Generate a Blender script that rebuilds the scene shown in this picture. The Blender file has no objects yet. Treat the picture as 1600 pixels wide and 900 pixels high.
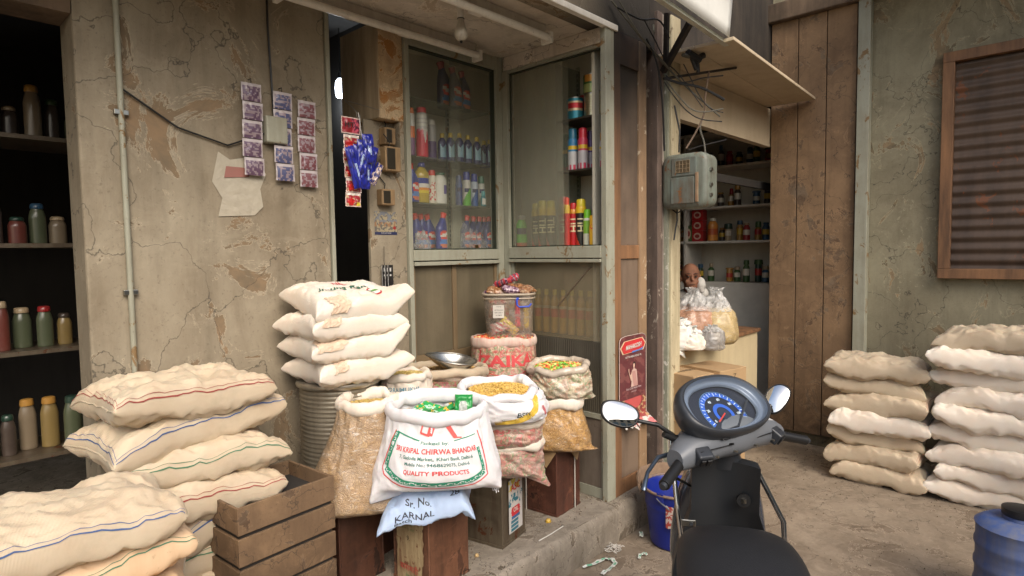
import bpy, bmesh, math, random
from mathutils import Vector, Matrix, noise
R = math.radians
PI = math.pi
random.seed(7)
SC = bpy.context.scene
COL = SC.collection

# ------------------------------------------------------------------ camera, sky, sun, exposure
AZ, PITCH, ROLL, FPX, CAMZ = R(43.2), R(-3.5), 0.015, 941.0, 1.45
FW = Vector((math.cos(AZ)*math.cos(PITCH), math.sin(AZ)*math.cos(PITCH), math.sin(PITCH)))
R0 = Vector((math.sin(AZ), -math.cos(AZ), 0)); U0 = R0.cross(FW)
RT = math.cos(ROLL)*R0 - math.sin(ROLL)*U0
UP = math.cos(ROLL)*U0 + math.sin(ROLL)*R0
CAM = Vector((0, 0, CAMZ))
cam = bpy.data.cameras.new('camera'); cam_o = bpy.data.objects.new('camera', cam); COL.objects.link(cam_o)
cam.sensor_width = 36; cam.lens = FPX/1600*36; cam.clip_start = .02; cam.clip_end = 400
cam_o.matrix_world = Matrix(((RT.x, UP.x, -FW.x, 0), (RT.y, UP.y, -FW.y, 0), (RT.z, UP.z, -FW.z, CAMZ), (0, 0, 0, 1)))
SC.camera = cam_o
W = bpy.data.worlds.new('World'); SC.world = W; W.use_nodes = True
SUN_EL, SUN_AZ = R(42), R(-114)        # sun direction: azimuth measured from +X
sky = W.node_tree.nodes.new('ShaderNodeTexSky'); sky.sky_type = 'NISHITA'; sky.sun_disc = False
sky.sun_elevation = SUN_EL; sky.sun_rotation = PI/2 - SUN_AZ; sky.dust_density = 4.0; sky.air_density = 1.2; sky.ozone_density = .6
bg = W.node_tree.nodes['Background']; bg.inputs['Strength'].default_value = .15
W.node_tree.links.new(sky.outputs[0], bg.inputs[0])
sun = bpy.data.lights.new('sun', 'SUN'); sun.energy = 1.5; sun.angle = R(42); sun.color = (1, .95, .88)
sun_o = bpy.data.objects.new('sun', sun); COL.objects.link(sun_o)
sd = Vector((math.cos(SUN_AZ)*math.cos(SUN_EL), math.sin(SUN_AZ)*math.cos(SUN_EL), math.sin(SUN_EL)))
sun_o.rotation_euler = sd.to_track_quat('Z', 'Y').to_euler(); sun_o.location = sd*30
SC.view_settings.view_transform = 'Standard'; SC.view_settings.look = 'None'
SC.view_settings.exposure = 0.6; SC.view_settings.gamma = 1; SC.view_settings.use_curve_mapping = False
SC.cycles.max_bounces = 7; SC.cycles.transparent_max_bounces = 16; SC.cycles.caustics_reflective = False; SC.cycles.caustics_refractive = False
SC.cycles.use_denoising = True

# photograph pixel + a real plane -> world point
def ray(x, y): return FW*FPX + RT*(x-800) - UP*(y-450)
def onX(x, y, X): d = ray(x, y); return CAM + d*(X/d.x)
def onY(x, y, Y): d = ray(x, y); return CAM + d*(Y/d.y)
def onZ(x, y, Z): d = ray(x, y); return CAM + d*((Z-CAMZ)/d.z)
def atD(x, y, D): d = ray(x, y); return CAM + d*(D/FPX)

# ------------------------------------------------------------------ materials
def s2l(v): v /= 255.; return v/12.92 if v <= .04045 else ((v+.055)/1.055)**2.4
def C3(r, g, b): return (s2l(r), s2l(g), s2l(b), 1)
MATS = {}
class NT:
    def __init__(s, name):
        s.m = bpy.data.materials.new(name); s.m.use_nodes = True; s.t = s.m.node_tree
        s.b = s.t.nodes['Principled BSDF']; s.out = s.t.nodes['Material Output']
        s.tc = s.t.nodes.new('ShaderNodeTexCoord')
    def n(s, typ, **kw):
        o = s.t.nodes.new('ShaderNode'+typ)
        for k, v in kw.items():
            if k.startswith('i_'): o.inputs[k[2:].replace('_', ' ')].default_value = v
            else: setattr(o, k, v)
        return o
    def l(s, a, b): s.t.links.new(a, b)
    def mapping(s, sc=(1, 1, 1), src='Object'):
        m = s.n('Mapping'); m.inputs['Scale'].default_value = sc; s.l(s.tc.outputs[src], m.inputs[0]); return m.outputs[0]
    def noise(s, scale, detail=6, rough=.6, sc=(1, 1, 1), dist=0):
        o = s.n('TexNoise'); o.inputs['Scale'].default_value = scale; o.inputs['Detail'].default_value = detail
        o.inputs['Roughness'].default_value = rough; o.inputs['Distortion'].default_value = dist
        s.l(s.mapping(sc), o.inputs['Vector']); return o.outputs['Fac']
    def ramp(s, fac, *stops):
        o = s.n('ValToRGB'); e = o.color_ramp.elements
        while len(e) < len(stops): e.new(.5)
        for i, (p, c) in enumerate(stops):
            e[i].position = p; e[i].color = c if isinstance(c, tuple) else (c, c, c, 1)
        s.l(fac, o.inputs[0]); return o.outputs[0]
    def mix(s, fac, a, b, mode='MIX'):
        o = s.n('MixRGB', blend_type=mode)
        for sock, v in ((o.inputs[0], fac), (o.inputs[1], a), (o.inputs[2], b)):
            if isinstance(v, (int, float)): sock.default_value = v
            elif isinstance(v, tuple): sock.default_value = v
            else: s.l(v, sock)
        return o.outputs[0]
    def bump(s, h, st=.3, dist=.01):
        o = s.n('Bump'); o.inputs['Strength'].default_value = st; o.inputs['Distance'].default_value = dist
        s.l(h, o.inputs['Height']); s.l(o.outputs[0], s.b.inputs['Normal'])
    def setb(s, **kw):
        for k, v in kw.items():
            k = k.replace('_', ' ')
            if isinstance(v, (int, float, tuple)): s.b.inputs[k].default_value = v
            else: s.l(v, s.b.inputs[k])

def grime(name, base, dirt, amount=.5, scale=3, rough=.6, metal=0, streak=1.0, spots=None, bump=.25, fine=60):
    """painted / plastered surface: blotches, vertical streaks, fine speckle, chips"""
    if name in MATS: return MATS[name]
    k = NT(name)
    a = k.noise(scale, 8, .65, (1, 1, .45*streak if streak < 1 else 1), .3)
    st = k.noise(scale*6, 6, .6, (1, 1, .12))
    fac = k.mix(.5, a, st)
    f = k.ramp(fac, (.38+.12*(1-amount), 0.), (.62+.12*(1-amount), 1.))
    f2 = k.mix(1., f, (amount, amount, amount, 1), 'MULTIPLY')
    col = k.mix(f2, base, dirt)
    sp = k.noise(fine, 3, .7)
    col = k.mix(k.ramp(sp, (.62, 0.), (.75, .35)), col, tuple([c*.45 for c in dirt[:3]]+[1]))
    if spots:
        ch = k.noise(scale*2.3+1.7, 9, .7, (1, 1, .7), .6)
        col = k.mix(k.ramp(ch, (.60, 0.), (.615, 1.)), col, spots)
    k.setb(Base_Color=col, Roughness=rough, Metallic=metal)
    k.bump(k.mix(.5, a, sp), bump, .006)
    MATS[name] = k.m; return k.m

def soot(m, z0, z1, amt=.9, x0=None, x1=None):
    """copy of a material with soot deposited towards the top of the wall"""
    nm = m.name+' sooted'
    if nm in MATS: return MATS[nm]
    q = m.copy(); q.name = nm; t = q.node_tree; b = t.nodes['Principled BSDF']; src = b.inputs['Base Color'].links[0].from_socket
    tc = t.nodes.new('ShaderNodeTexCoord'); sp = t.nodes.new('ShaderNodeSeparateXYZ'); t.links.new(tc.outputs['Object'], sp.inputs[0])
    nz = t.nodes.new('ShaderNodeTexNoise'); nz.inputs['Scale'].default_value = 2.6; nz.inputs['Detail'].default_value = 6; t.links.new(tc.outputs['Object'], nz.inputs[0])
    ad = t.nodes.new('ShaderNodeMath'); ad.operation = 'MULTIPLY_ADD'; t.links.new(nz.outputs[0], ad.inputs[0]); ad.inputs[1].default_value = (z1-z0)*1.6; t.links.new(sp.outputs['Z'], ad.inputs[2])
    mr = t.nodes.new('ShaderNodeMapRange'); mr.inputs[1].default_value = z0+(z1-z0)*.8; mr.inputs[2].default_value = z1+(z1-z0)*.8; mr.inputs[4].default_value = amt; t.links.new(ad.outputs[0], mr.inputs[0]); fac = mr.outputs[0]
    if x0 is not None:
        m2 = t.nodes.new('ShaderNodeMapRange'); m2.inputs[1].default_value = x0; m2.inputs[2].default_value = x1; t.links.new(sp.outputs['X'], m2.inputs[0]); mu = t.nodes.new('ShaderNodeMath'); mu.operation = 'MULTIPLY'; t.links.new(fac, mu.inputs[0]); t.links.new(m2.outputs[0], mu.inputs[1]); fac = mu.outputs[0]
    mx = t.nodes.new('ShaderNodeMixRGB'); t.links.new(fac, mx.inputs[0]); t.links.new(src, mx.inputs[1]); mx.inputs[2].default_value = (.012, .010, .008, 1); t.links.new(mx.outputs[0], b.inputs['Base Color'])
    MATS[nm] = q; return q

def plain(name, col, rough=.5, metal=0, var=.25, scale=8, bump=.1, coat=0, **kw):
    if name in MATS: return MATS[name]
    k = NT(name); a = k.noise(scale, 6, .6)
    dk = tuple([c*(1-var) for c in col[:3]]+[1])
    k.setb(Base_Color=k.mix(k.ramp(a, (.3, 0.), (.7, 1.)), col, dk), Roughness=rough, Metallic=metal, Coat_Weight=coat)
    for q, v in kw.items(): k.b.inputs[q.replace('_', ' ')].default_value = v
    if bump: k.bump(k.noise(scale*6, 4, .6), bump, .003)
    MATS[name] = k.m; return k.m

def vcol(name, rough=.35, metal=0, coat=0, dirt=.15, spec=.5, sub=0):
    """coloured print / packaging: colour comes from the object's own print, with dust"""
    if name in MATS: return MATS[name]
    k = NT(name); at = k.n('Attribute', attribute_name='col')
    d = k.ramp(k.noise(25, 5, .7), (.35, 0.), (.8, dirt))
    k.setb(Base_Color=k.mix(d, at.outputs['Color'], (.16, .13, .10, 1)), Roughness=rough, Metallic=metal, Coat_Weight=coat, Specular_IOR_Level=spec)
    if sub: k.b.inputs['Subsurface Weight'].default_value = sub; k.b.inputs['Subsurface Radius'].default_value = (.01, .008, .006)
    MATS[name] = k.m; return k.m

def woven(name, col, tint=None, tfac=.25, stain=.15, rough=.55):
    if name in MATS: return MATS[name]
    k = NT(name)
    a = k.noise(5, 6, .6)
    base = k.mix(k.ramp(a, (.35, 0.), (.75, tfac)), col, tint or col)
    base = k.mix(k.ramp(k.noise(3, 8, .7, dist=.5), (.55, 0.), (.85, stain)), base, (.18, .13, .08, 1))
    w1 = k.n('TexWave', wave_type='BANDS', bands_direction='Z'); w1.inputs['Scale'].default_value = 120; k.l(k.tc.outputs['Object'], w1.inputs['Vector'])
    w2 = k.n('TexWave', wave_type='BANDS', bands_direction='X'); w2.inputs['Scale'].default_value = 120; k.l(k.tc.outputs['Object'], w2.inputs['Vector'])
    k.setb(Base_Color=base, Roughness=rough, Sheen_Weight=.1)
    wv = k.mix(.5, w1.outputs['Color'], w2.outputs['Color'])
    k.bump(k.mix(.25, k.noise(14, 6, .6, (1, 1, .6)), wv), .5, .008)
    k.b.inputs['Subsurface Weight'].default_value = .08
    MATS[name] = k.m; return k.m

def filmed(name, c1, c2, gap, scale, film=.3, stretch=(1, 1, 1), red=None, redf=.0):
    """clear film bag tightly full of pasta or grain: cells of the contents under a wrinkled glossy film"""
    if name in MATS: return MATS[name]
    k = NT(name)
    nz = k.n('TexNoise'); nz.inputs['Scale'].default_value = 9; k.l(k.tc.outputs['Object'], nz.inputs['Vector'])
    mp = k.n('Mapping'); mp.inputs['Scale'].default_value = stretch
    va = k.n('VectorMath', operation='ADD'); vs = k.n('VectorMath', operation='SCALE'); vs.inputs['Scale'].default_value = .35
    k.l(nz.outputs['Color'], vs.inputs[0]); k.l(k.tc.outputs['Object'], va.inputs[0]); k.l(vs.outputs[0], va.inputs[1]); k.l(va.outputs[0], mp.inputs[0])
    v = k.n('TexVoronoi', feature='F1'); v.inputs['Scale'].default_value = scale; k.l(mp.outputs[0], v.inputs['Vector'])
    e = k.n('TexVoronoi', feature='DISTANCE_TO_EDGE'); e.inputs['Scale'].default_value = scale; k.l(mp.outputs[0], e.inputs['Vector'])
    sep = k.n('SeparateColor'); k.l(v.outputs['Color'], sep.inputs[0])
    col = k.mix(sep.outputs[0], c1, c2)
    if red: 
        g = k.ramp(sep.outputs[1], (.5, 0.), (.52, 1.)); col = k.mix(g, col, red)
        g = k.ramp(sep.outputs[2], (.72, 0.), (.74, 1.)); col = k.mix(g, col, (.12, .22, .03, 1))
    col = k.mix(k.ramp(e.outputs[0], (0., 1.), (.09, 0.)), col, gap)
    col = k.mix(k.ramp(k.noise(6, 4, .6), (.35, 0.), (.65, .35)), col, gap)
    f = k.ramp(k.noise(7, 8, .7, (1, 1, 1.6), 1.2), (.45, film*.3), (.72, film))
    col = k.mix(f, col, (.55, .5, .44, 1))
    hl = k.ramp(k.noise(16, 4, .6, (1, 1, 2.8), 2.2), (.60, 0.), (.68, .5))  # film highlights painted into the base colour as pale streaks
    col = k.mix(hl, col, (.7, .68, .63, 1))
    k.setb(Base_Color=col, Roughness=.32, Coat_Weight=.5, Coat_Roughness=.15)
    k.bump(k.mix(.3, k.noise(10, 5, .6, (1, 1, 2.0), 1.6), e.outputs[0]), .75, .016)
    MATS[name] = k.m; return k.m

def glass(name, dust=.12, dcol=(.33, .33, .27, 1), tint=(.985, .995, .985, 1), edge=0., streak=.0, rough=.04):
    """dusty window glass: clear, glossy, with a film of dust"""
    if name in MATS: return MATS[name]
    k = NT(name); k.t.nodes.remove(k.b)
    tr = k.n('BsdfTransparent'); tr.inputs[0].default_value = tint
    gl = k.n('BsdfGlossy'); gl.inputs['Roughness'].default_value = rough
    df = k.n('BsdfDiffuse'); df.inputs[0].default_value = dcol
    fr = k.n('Fresnel'); fr.inputs[0].default_value = 1.22
    ge = k.n('NewGeometry'); ff = k.mix(ge.outputs['Backfacing'], fr.outputs[0], (0, 0, 0, 1))
    m1 = k.n('MixShader'); k.l(ff, m1.inputs[0]); k.l(tr.outputs[0], m1.inputs[1]); k.l(gl.outputs[0], m1.inputs[2])
    d = k.ramp(k.mix(.4, k.noise(2.2, 7, .6, (1, 1, .7), .4), k.noise(14, 5, .6, (1, 1, .15))), (.35, dust*.75), (.68, min(1, dust*1.35)))
    m2 = k.n('MixShader'); k.l(d, m2.inputs[0]); k.l(m1.outputs[0], m2.inputs[1]); k.l(df.outputs[0], m2.inputs[2])
    k.l(m2.outputs[0], k.out.inputs[0]); MATS[name] = k.m; return k.m

def film_clear(name, op=.22, col=(.75, .75, .73, 1), rough=.18):
    if name in MATS: return MATS[name]
    k = NT(name); k.t.nodes.remove(k.b)
    tr = k.n('BsdfTransparent'); gl = k.n('BsdfGlossy'); gl.inputs['Roughness'].default_value = rough
    df = k.n('BsdfDiffuse'); df.inputs[0].default_value = col
    tl = k.n('BsdfTranslucent'); tl.inputs[0].default_value = col
    fr = k.n('Fresnel'); fr.inputs[0].default_value = 1.6
    m0 = k.n('MixShader'); m0.inputs[0].default_value = .4; k.l(df.outputs[0], m0.inputs[1]); k.l(tl.outputs[0], m0.inputs[2])
    m1 = k.n('MixShader'); k.l(k.ramp(k.noise(18, 6, .7, dist=1.2), (.35, op*.4), (.7, min(1, op*1.8))), m1.inputs[0]); k.l(tr.outputs[0], m1.inputs[1]); k.l(m0.outputs[0], m1.inputs[2])
    ge = k.n('NewGeometry'); ff = k.mix(ge.outputs['Backfacing'], fr.outputs[0], (0, 0, 0, 1)); m2 = k.n('MixShader'); k.l(ff, m2.inputs[0]); k.l(m1.outputs[0], m2.inputs[1]); k.l(gl.outputs[0], m2.inputs[2])
    b = k.n('Bump'); b.inputs['Strength'].default_value = .7; b.inputs['Distance'].default_value = .01; k.l(k.noise(16, 6, .7, dist=1.), b.inputs['Height'])
    for q in (gl, df, fr): k.l(b.outputs[0], q.inputs['Normal'])
    k.l(m2.outputs[0], k.out.inputs[0]); MATS[name] = k.m; return k.m

def emit(name, col, st):
    if name in MATS: return MATS[name]
    k = NT(name); k.setb(Base_Color=(.8, .8, .8, 1), Emission_Color=col, Emission_Strength=float(st)); MATS[name] = k.m; return k.m

# ------------------------------------------------------------------ objects
def link(name, me, parent=None, mat=None, smooth=False):
    o = bpy.data.objects.new(name, me); COL.objects.link(o)
    if parent is not None: o.parent = parent
    if mat is not None:
        for q in (mat if isinstance(mat, (list, tuple)) else [mat]): me.materials.append(q)
    if smooth: me.polygons.foreach_set('use_smooth', [True]*len(me.polygons))
    return o
def tag(o, label=None, cat=None, group=None, kind=None):
    if label: o['label'] = label
    if cat: o['category'] = cat
    if group: o['group'] = group
    if kind: o['kind'] = kind
    return o
def thing(name, label, cat, loc=(0, 0, 0), rz=0, group=None, rot=None):
    o = bpy.data.objects.new(name, None); COL.objects.link(o); o.location = loc
    o.rotation_euler = rot if rot else (0, 0, rz); o.empty_display_size = .05
    return tag(o, label, cat, group)
def copy_tree(o, parent=None):
    c = o.copy(); COL.objects.link(c); c.parent = parent
    for ch in [q for q in bpy.data.objects if q.parent == o]: copy_tree(ch, c)
    return c

class MB:
    def __init__(s): s.v = []; s.f = []; s.c = []
    def add(s, vs, fs, col=None, M=None):
        b = len(s.v)
        s.v += [tuple(M @ Vector(p)) if M else tuple(p) for p in vs]
        for i, f in enumerate(fs):
            s.f.append([b+q for q in f]); s.c.append(col[i] if isinstance(col, list) else col)
        return s
    def box(s, a, b, col=None, M=None):
        (x0, y0, z0), (x1, y1, z1) = a, b
        vs = [(x0, y0, z0), (x1, y0, z0), (x1, y1, z0), (x0, y1, z0), (x0, y0, z1), (x1, y0, z1), (x1, y1, z1), (x0, y1, z1)]
        return s.add(vs, [(0, 3, 2, 1), (4, 5, 6, 7), (0, 1, 5, 4), (1, 2, 6, 5), (2, 3, 7, 6), (3, 0, 4, 7)], col, M)
    def tube(s, pts, r, n=10, col=None, cap=True):
        pts = [Vector(p) for p in pts]; vs = []; fs = []; m = len(pts)
        d0 = (pts[1]-pts[0]).normalized(); a = d0.orthogonal().normalized()
        for i, p in enumerate(pts):
            d = (pts[min(i+1, m-1)]-pts[max(i-1, 0)]).normalized()
            a = (a-d*a.dot(d)).normalized(); b = d.cross(a)
            rr = r[i] if isinstance(r, (list, tuple)) else r
            for k in range(n):
                t = 2*PI*k/n; vs.append(p+a*math.cos(t)*rr+b*math.sin(t)*rr)
        for i in range(m-1):
            for k in range(n): fs.append((i*n+k, i*n+(k+1) % n, (i+1)*n+(k+1) % n, (i+1)*n+k))
        if cap: fs.append(tuple(range(n))[::-1]); fs.append(tuple((m-1)*n+k for k in range(n)))
        return s.add(vs, fs, col)
    def lathe(s, prof, n=32, colf=None, sx=1, sy=1, M=None, shear=None):
        """prof: (r, z[, dx, dy]); colf(theta, z) -> colour"""
        vs = []; fs = []; cs = []
        for q in prof:
            r, z = q[0], q[1]; dx = q[2] if len(q) > 2 else 0
            for k in range(n):
                t = 2*PI*k/n; vs.append((r*math.cos(t)*sx+dx, r*math.sin(t)*sy, z))
        m = len(prof)
        for i in range(m-1):
            for k in range(n):
                fs.append((i*n+k, i*n+(k+1) % n, (i+1)*n+(k+1) % n, (i+1)*n+k))
                cs.append(colf(2*PI*(k+.5)/n, (prof[i][1]+prof[i+1][1])/2) if colf else None)
        fs.append(tuple(range(n))[::-1]); cs.append(colf(0, prof[0][1]) if colf else None)
        fs.append(tuple((m-1)*n+k for k in range(n))); cs.append(colf(0, prof[-1][1]) if colf else None)
        return s.add(vs, fs, cs if colf else None, M)
    def grid(s, f, nu, nv, colf=None, closed=False, flip=False):
        vs = [f(i/nu, j/nv) for j in range(nv+1) for i in range(nu+1)]; fs = []; cs = []
        for j in range(nv):
            for i in range(nu):
                q = (j*(nu+1)+i, j*(nu+1)+i+1, (j+1)*(nu+1)+i+1, (j+1)*(nu+1)+i)
                fs.append(q[::-1] if flip else q); cs.append(colf((i+.5)/nu, (j+.5)/nv) if colf else None)
        return s.add(vs, fs, cs if colf else None)
    def build(s, name, mat, parent=None, smooth=False, bevel=0, seg=2, auto=True):
        me = bpy.data.meshes.new(name); me.from_pydata(s.v, [], s.f)
        if any(c is not None for c in s.c):
            at = me.color_attributes.new('col', 'FLOAT_COLOR', 'CORNER'); arr = []
            for f, c in zip(s.f, s.c):
                c = c or (.5, .5, .5, 1); arr += list(c)*len(f)
            at.data.foreach_set('color', arr)
        o = link(name, me, parent, mat, smooth)
        if bevel:
            md = o.modifiers.new('bevel', 'BEVEL'); md.width = bevel; md.segments = seg; md.limit_method = 'ANGLE'; md.angle_limit = R(40)
        if smooth and auto:
            try: me.set_sharp_from_angle(angle=R(50))
            except Exception: pass
        return o
def rotM(loc, rz=0, rx=0, ry=0): return Matrix.Translation(loc) @ Matrix.Rotation(rz, 4, 'Z') @ Matrix.Rotation(rx, 4, 'X') @ Matrix.Rotation(ry, 4, 'Y')
def fbm(x, y, z, o=4):
    return noise.fractal(Vector((x, y, z)), .95, 2.1, o)*1.15
def struct(o): o['kind'] = 'structure'; return o

# writing: 2D outlines of the letters, mapped on a surface
def text2d(s, size=1, shear=0, bold=0, align='CENTER', maxe=None, sx=1):
    cu = bpy.data.curves.new('t', 'FONT'); cu.body = s; cu.size = size; cu.align_x = align; cu.align_y = 'CENTER'; cu.shear = shear
    cu.offset = bold*size; cu.resolution_u = 3
    o = bpy.data.objects.new('t', cu); COL.objects.link(o)
    bpy.context.view_layer.update()
    dg = bpy.context.evaluated_depsgraph_get(); me = bpy.data.meshes.new_from_object(o.evaluated_get(dg))
    bpy.data.objects.remove(o); bpy.data.curves.remove(cu)
    bm = bmesh.new(); bm.from_mesh(me); bpy.data.meshes.remove(me)
    bmesh.ops.triangulate(bm, faces=bm.faces[:])
    for _ in range(4):
        if not maxe: break
        es = [e for e in bm.edges if e.calc_length() > maxe]
        if not es: break
        bmesh.ops.subdivide_edges(bm, edges=es, cuts=1); bmesh.ops.triangulate(bm, faces=bm.faces[:])
    bm.verts.index_update()
    v = [(q.co.x*sx, q.co.y) for q in bm.verts]; f = [[q.index for q in p.verts] for p in bm.faces]; bm.free()
    return v, f
def write(mb, s, f, size, col, **kw):
    v, fs = text2d(s, size, **kw); mb.add([f(*p) for p in v], fs, col)
def poly2d(mb, pts, f, col, maxe=.012):
    bm = bmesh.new(); vs = [bm.verts.new((p[0], p[1], 0)) for p in pts]; bm.faces.new(vs); bmesh.ops.triangulate(bm, faces=bm.faces[:])
    for _ in range(6):
        es = [e for e in bm.edges if e.calc_length() > maxe]
        if not es: break
        bmesh.ops.subdivide_edges(bm, edges=es, cuts=1); bmesh.ops.triangulate(bm, faces=bm.faces[:])
    bm.verts.index_update(); mb.add([f(q.co.x, q.co.y) for q in bm.verts], [[q.index for q in p.verts] for p in bm.faces], col); bm.free()
def stroke2d(mb, pts, w, f, col, step=.01):
    P = []
    for a, b in zip(pts[:-1], pts[1:]):
        L = math.hypot(b[0]-a[0], b[1]-a[1]); n = max(1, int(L/step))
        for i in range(n): P.append((a[0]+(b[0]-a[0])*i/n, a[1]+(b[1]-a[1])*i/n))
    P.append(pts[-1]); vs = []; fs = []
    for i, p in enumerate(P):
        q0, q1 = P[max(i-1, 0)], P[min(i+1, len(P)-1)]; dx, dy = q1[0]-q0[0], q1[1]-q0[1]; L = math.hypot(dx, dy) or 1
        nx, ny = -dy/L*w/2, dx/L*w/2
        vs += [f(p[0]-nx, p[1]-ny), f(p[0]+nx, p[1]+ny)]
    for i in range(len(P)-1): fs.append((2*i, 2*i+2, 2*i+3, 2*i+1))
    mb.add(vs, fs, col)

class Surf:
    """bilinear look-up on a built grid so that print lies on the folds"""
    def __init__(s, g): s.g = g; s.nv = len(g)-1; s.nu = len(g[0])-1
    def __call__(s, u, v, off=.0016):
        u = min(max(u, 0), .99999)*s.nu; v = min(max(v, 0), .99999)*s.nv; i, j = int(u), int(v); a, b = u-i, v-j
        g = s.g; p00, p10, p01, p11 = g[j][i], g[j][i+1], g[j+1][i], g[j+1][i+1]
        p = p00*(1-a)*(1-b)+p10*a*(1-b)+p01*(1-a)*b+p11*a*b
        n = (p10-p00+p11-p01).cross(p01-p00+p11-p10)
        return p+n.normalized()*off if n.length > 1e-12 else p

def spline(keys, t):
    n = len(keys)-1; x = t*n; i = min(int(x), n-1); f = x-i
    p0, p1, p2, p3 = keys[max(i-1, 0)], keys[i], keys[i+1], keys[min(i+2, n)]
    return [.5*((2*b)+(-a+c)*f+(2*a-5*b+4*c-d)*f*f+(-a+3*b-3*c+d)*f**3) for a, b, c, d in zip(p0, p1, p2, p3)]
def spow(c, e): return math.copysign(abs(c)**e, c)

def sack_body(parent, keys, mat, seed=0, wr=.008, ears=(), N=120, M=56, name='sack_body', open_top=True, fold=1.0):
    """keys bottom->top: (z, half width, half depth, squareness, dx, dy)"""
    g = []
    for j in range(M+1):
        t = j/M; z, a, b, n, dx, dy = spline(keys, t); row = []
        for i in range(N+1):
            th = 2*PI*(i % N)/N; e = 2/max(n, 1.2)
            ca, sa = spow(math.cos(th), e), spow(math.sin(th), e)
            cx, cy = math.cos(th), math.sin(th)
            w = fbm(cx*1.7+seed*7, cy*1.7, t*2.6, 3)*.9
            w += (abs(fbm(cx*2.2+seed*3+9+t, cy*2.2, t*3.2+cx*1.2, 3))-.22)*-1.2*fold
            fold_v = fbm(cx*6+seed, cy*6, t*.8+3, 3)*(.12+.7*t**4)
            k = wr*(w+fold_v*1.2)
            x, y, zz = dx+a*ca+cx*k, dy+b*sa+cy*k, z+k*.3
            for (te, ln, dr, sp) in ears:
                d = math.atan2(math.sin(th-te), math.cos(th-te)); q = math.exp(-(d/sp)**2)*math.exp(-(t/.16)**2)
                x += math.cos(te)*ln*q; y += math.sin(te)*ln*q; zz -= dr*q
            row.append(Vector((x, y, zz)))
        g.append(row)
    mb = MB(); vs = [p for r in g for p in r[:N]]; fs = []
    for j in range(M):
        for i in range(N): fs.append((j*N+i, j*N+(i+1) % N, (j+1)*N+(i+1) % N, (j+1)*N+i))
    c = sum(g[0][:N], Vector())/N; vs.append(c); fs += [((i+1) % N, i, len(vs)-1) for i in range(N)]
    mb.add(vs, fs); o = mb.build(name, mat, parent, smooth=True, auto=False)
    return o, Surf(g)
def cuff(parent, key, mat, r=(.016, .028), seed=0, N=260, n=16, name='rolled_rim', wob=.012, tilt=(0, 0), rag=.5):
    z, a, b, sq, dx, dy = key; vs = []; fs = []; e = 2/sq
    for i in range(N):
        th = 2*PI*i/N; cx, cy = math.cos(th), math.sin(th)
        k = fbm(cx*1.6+seed*5, cy*1.6, 1.7, 2)*wob; kz = fbm(cx*1.7+seed*3, cy*1.7, 7.7, 2)*wob*1.3
        k += .08*wob*fbm(cx*5+seed, cy*5, 2.2, 2)
        px, py = dx+a*spow(cx, e)+cx*k, dy+b*spow(cy, e)+cy*k
        pz = z+kz+tilt[0]*cx+tilt[1]*cy
        rr = 1+.16*fbm(cx*1.3+seed, cy*1.3, 4.4, 2); ph = fbm(cx*2+seed, cy*2, 9, 2)*3
        for q in range(n):
            t = 2*PI*q/n
            fine = math.sin(th*58+ph*7+t*1.5)*.022+fbm(cx*3.5+seed, cy*3.5, math.cos(t)*1.2, 3)*.10
            wrk = 1+rag*fine
            sag_ = 1-.25*max(0, -math.sin(t))*max(0, math.cos(t))
            vs.append((px+cx*math.cos(t)*r[0]*rr*wrk, py+cy*math.cos(t)*r[0]*rr*wrk, pz+math.sin(t)*r[1]*rr*wrk*sag_))
    for i in range(N):
        for q in range(n): fs.append((i*n+q, ((i+1) % N)*n+q, ((i+1) % N)*n+(q+1) % n, i*n+(q+1) % n))
    mb = MB(); mb.add(vs, fs); return mb.build(name, mat, parent, smooth=True, auto=False)

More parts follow.
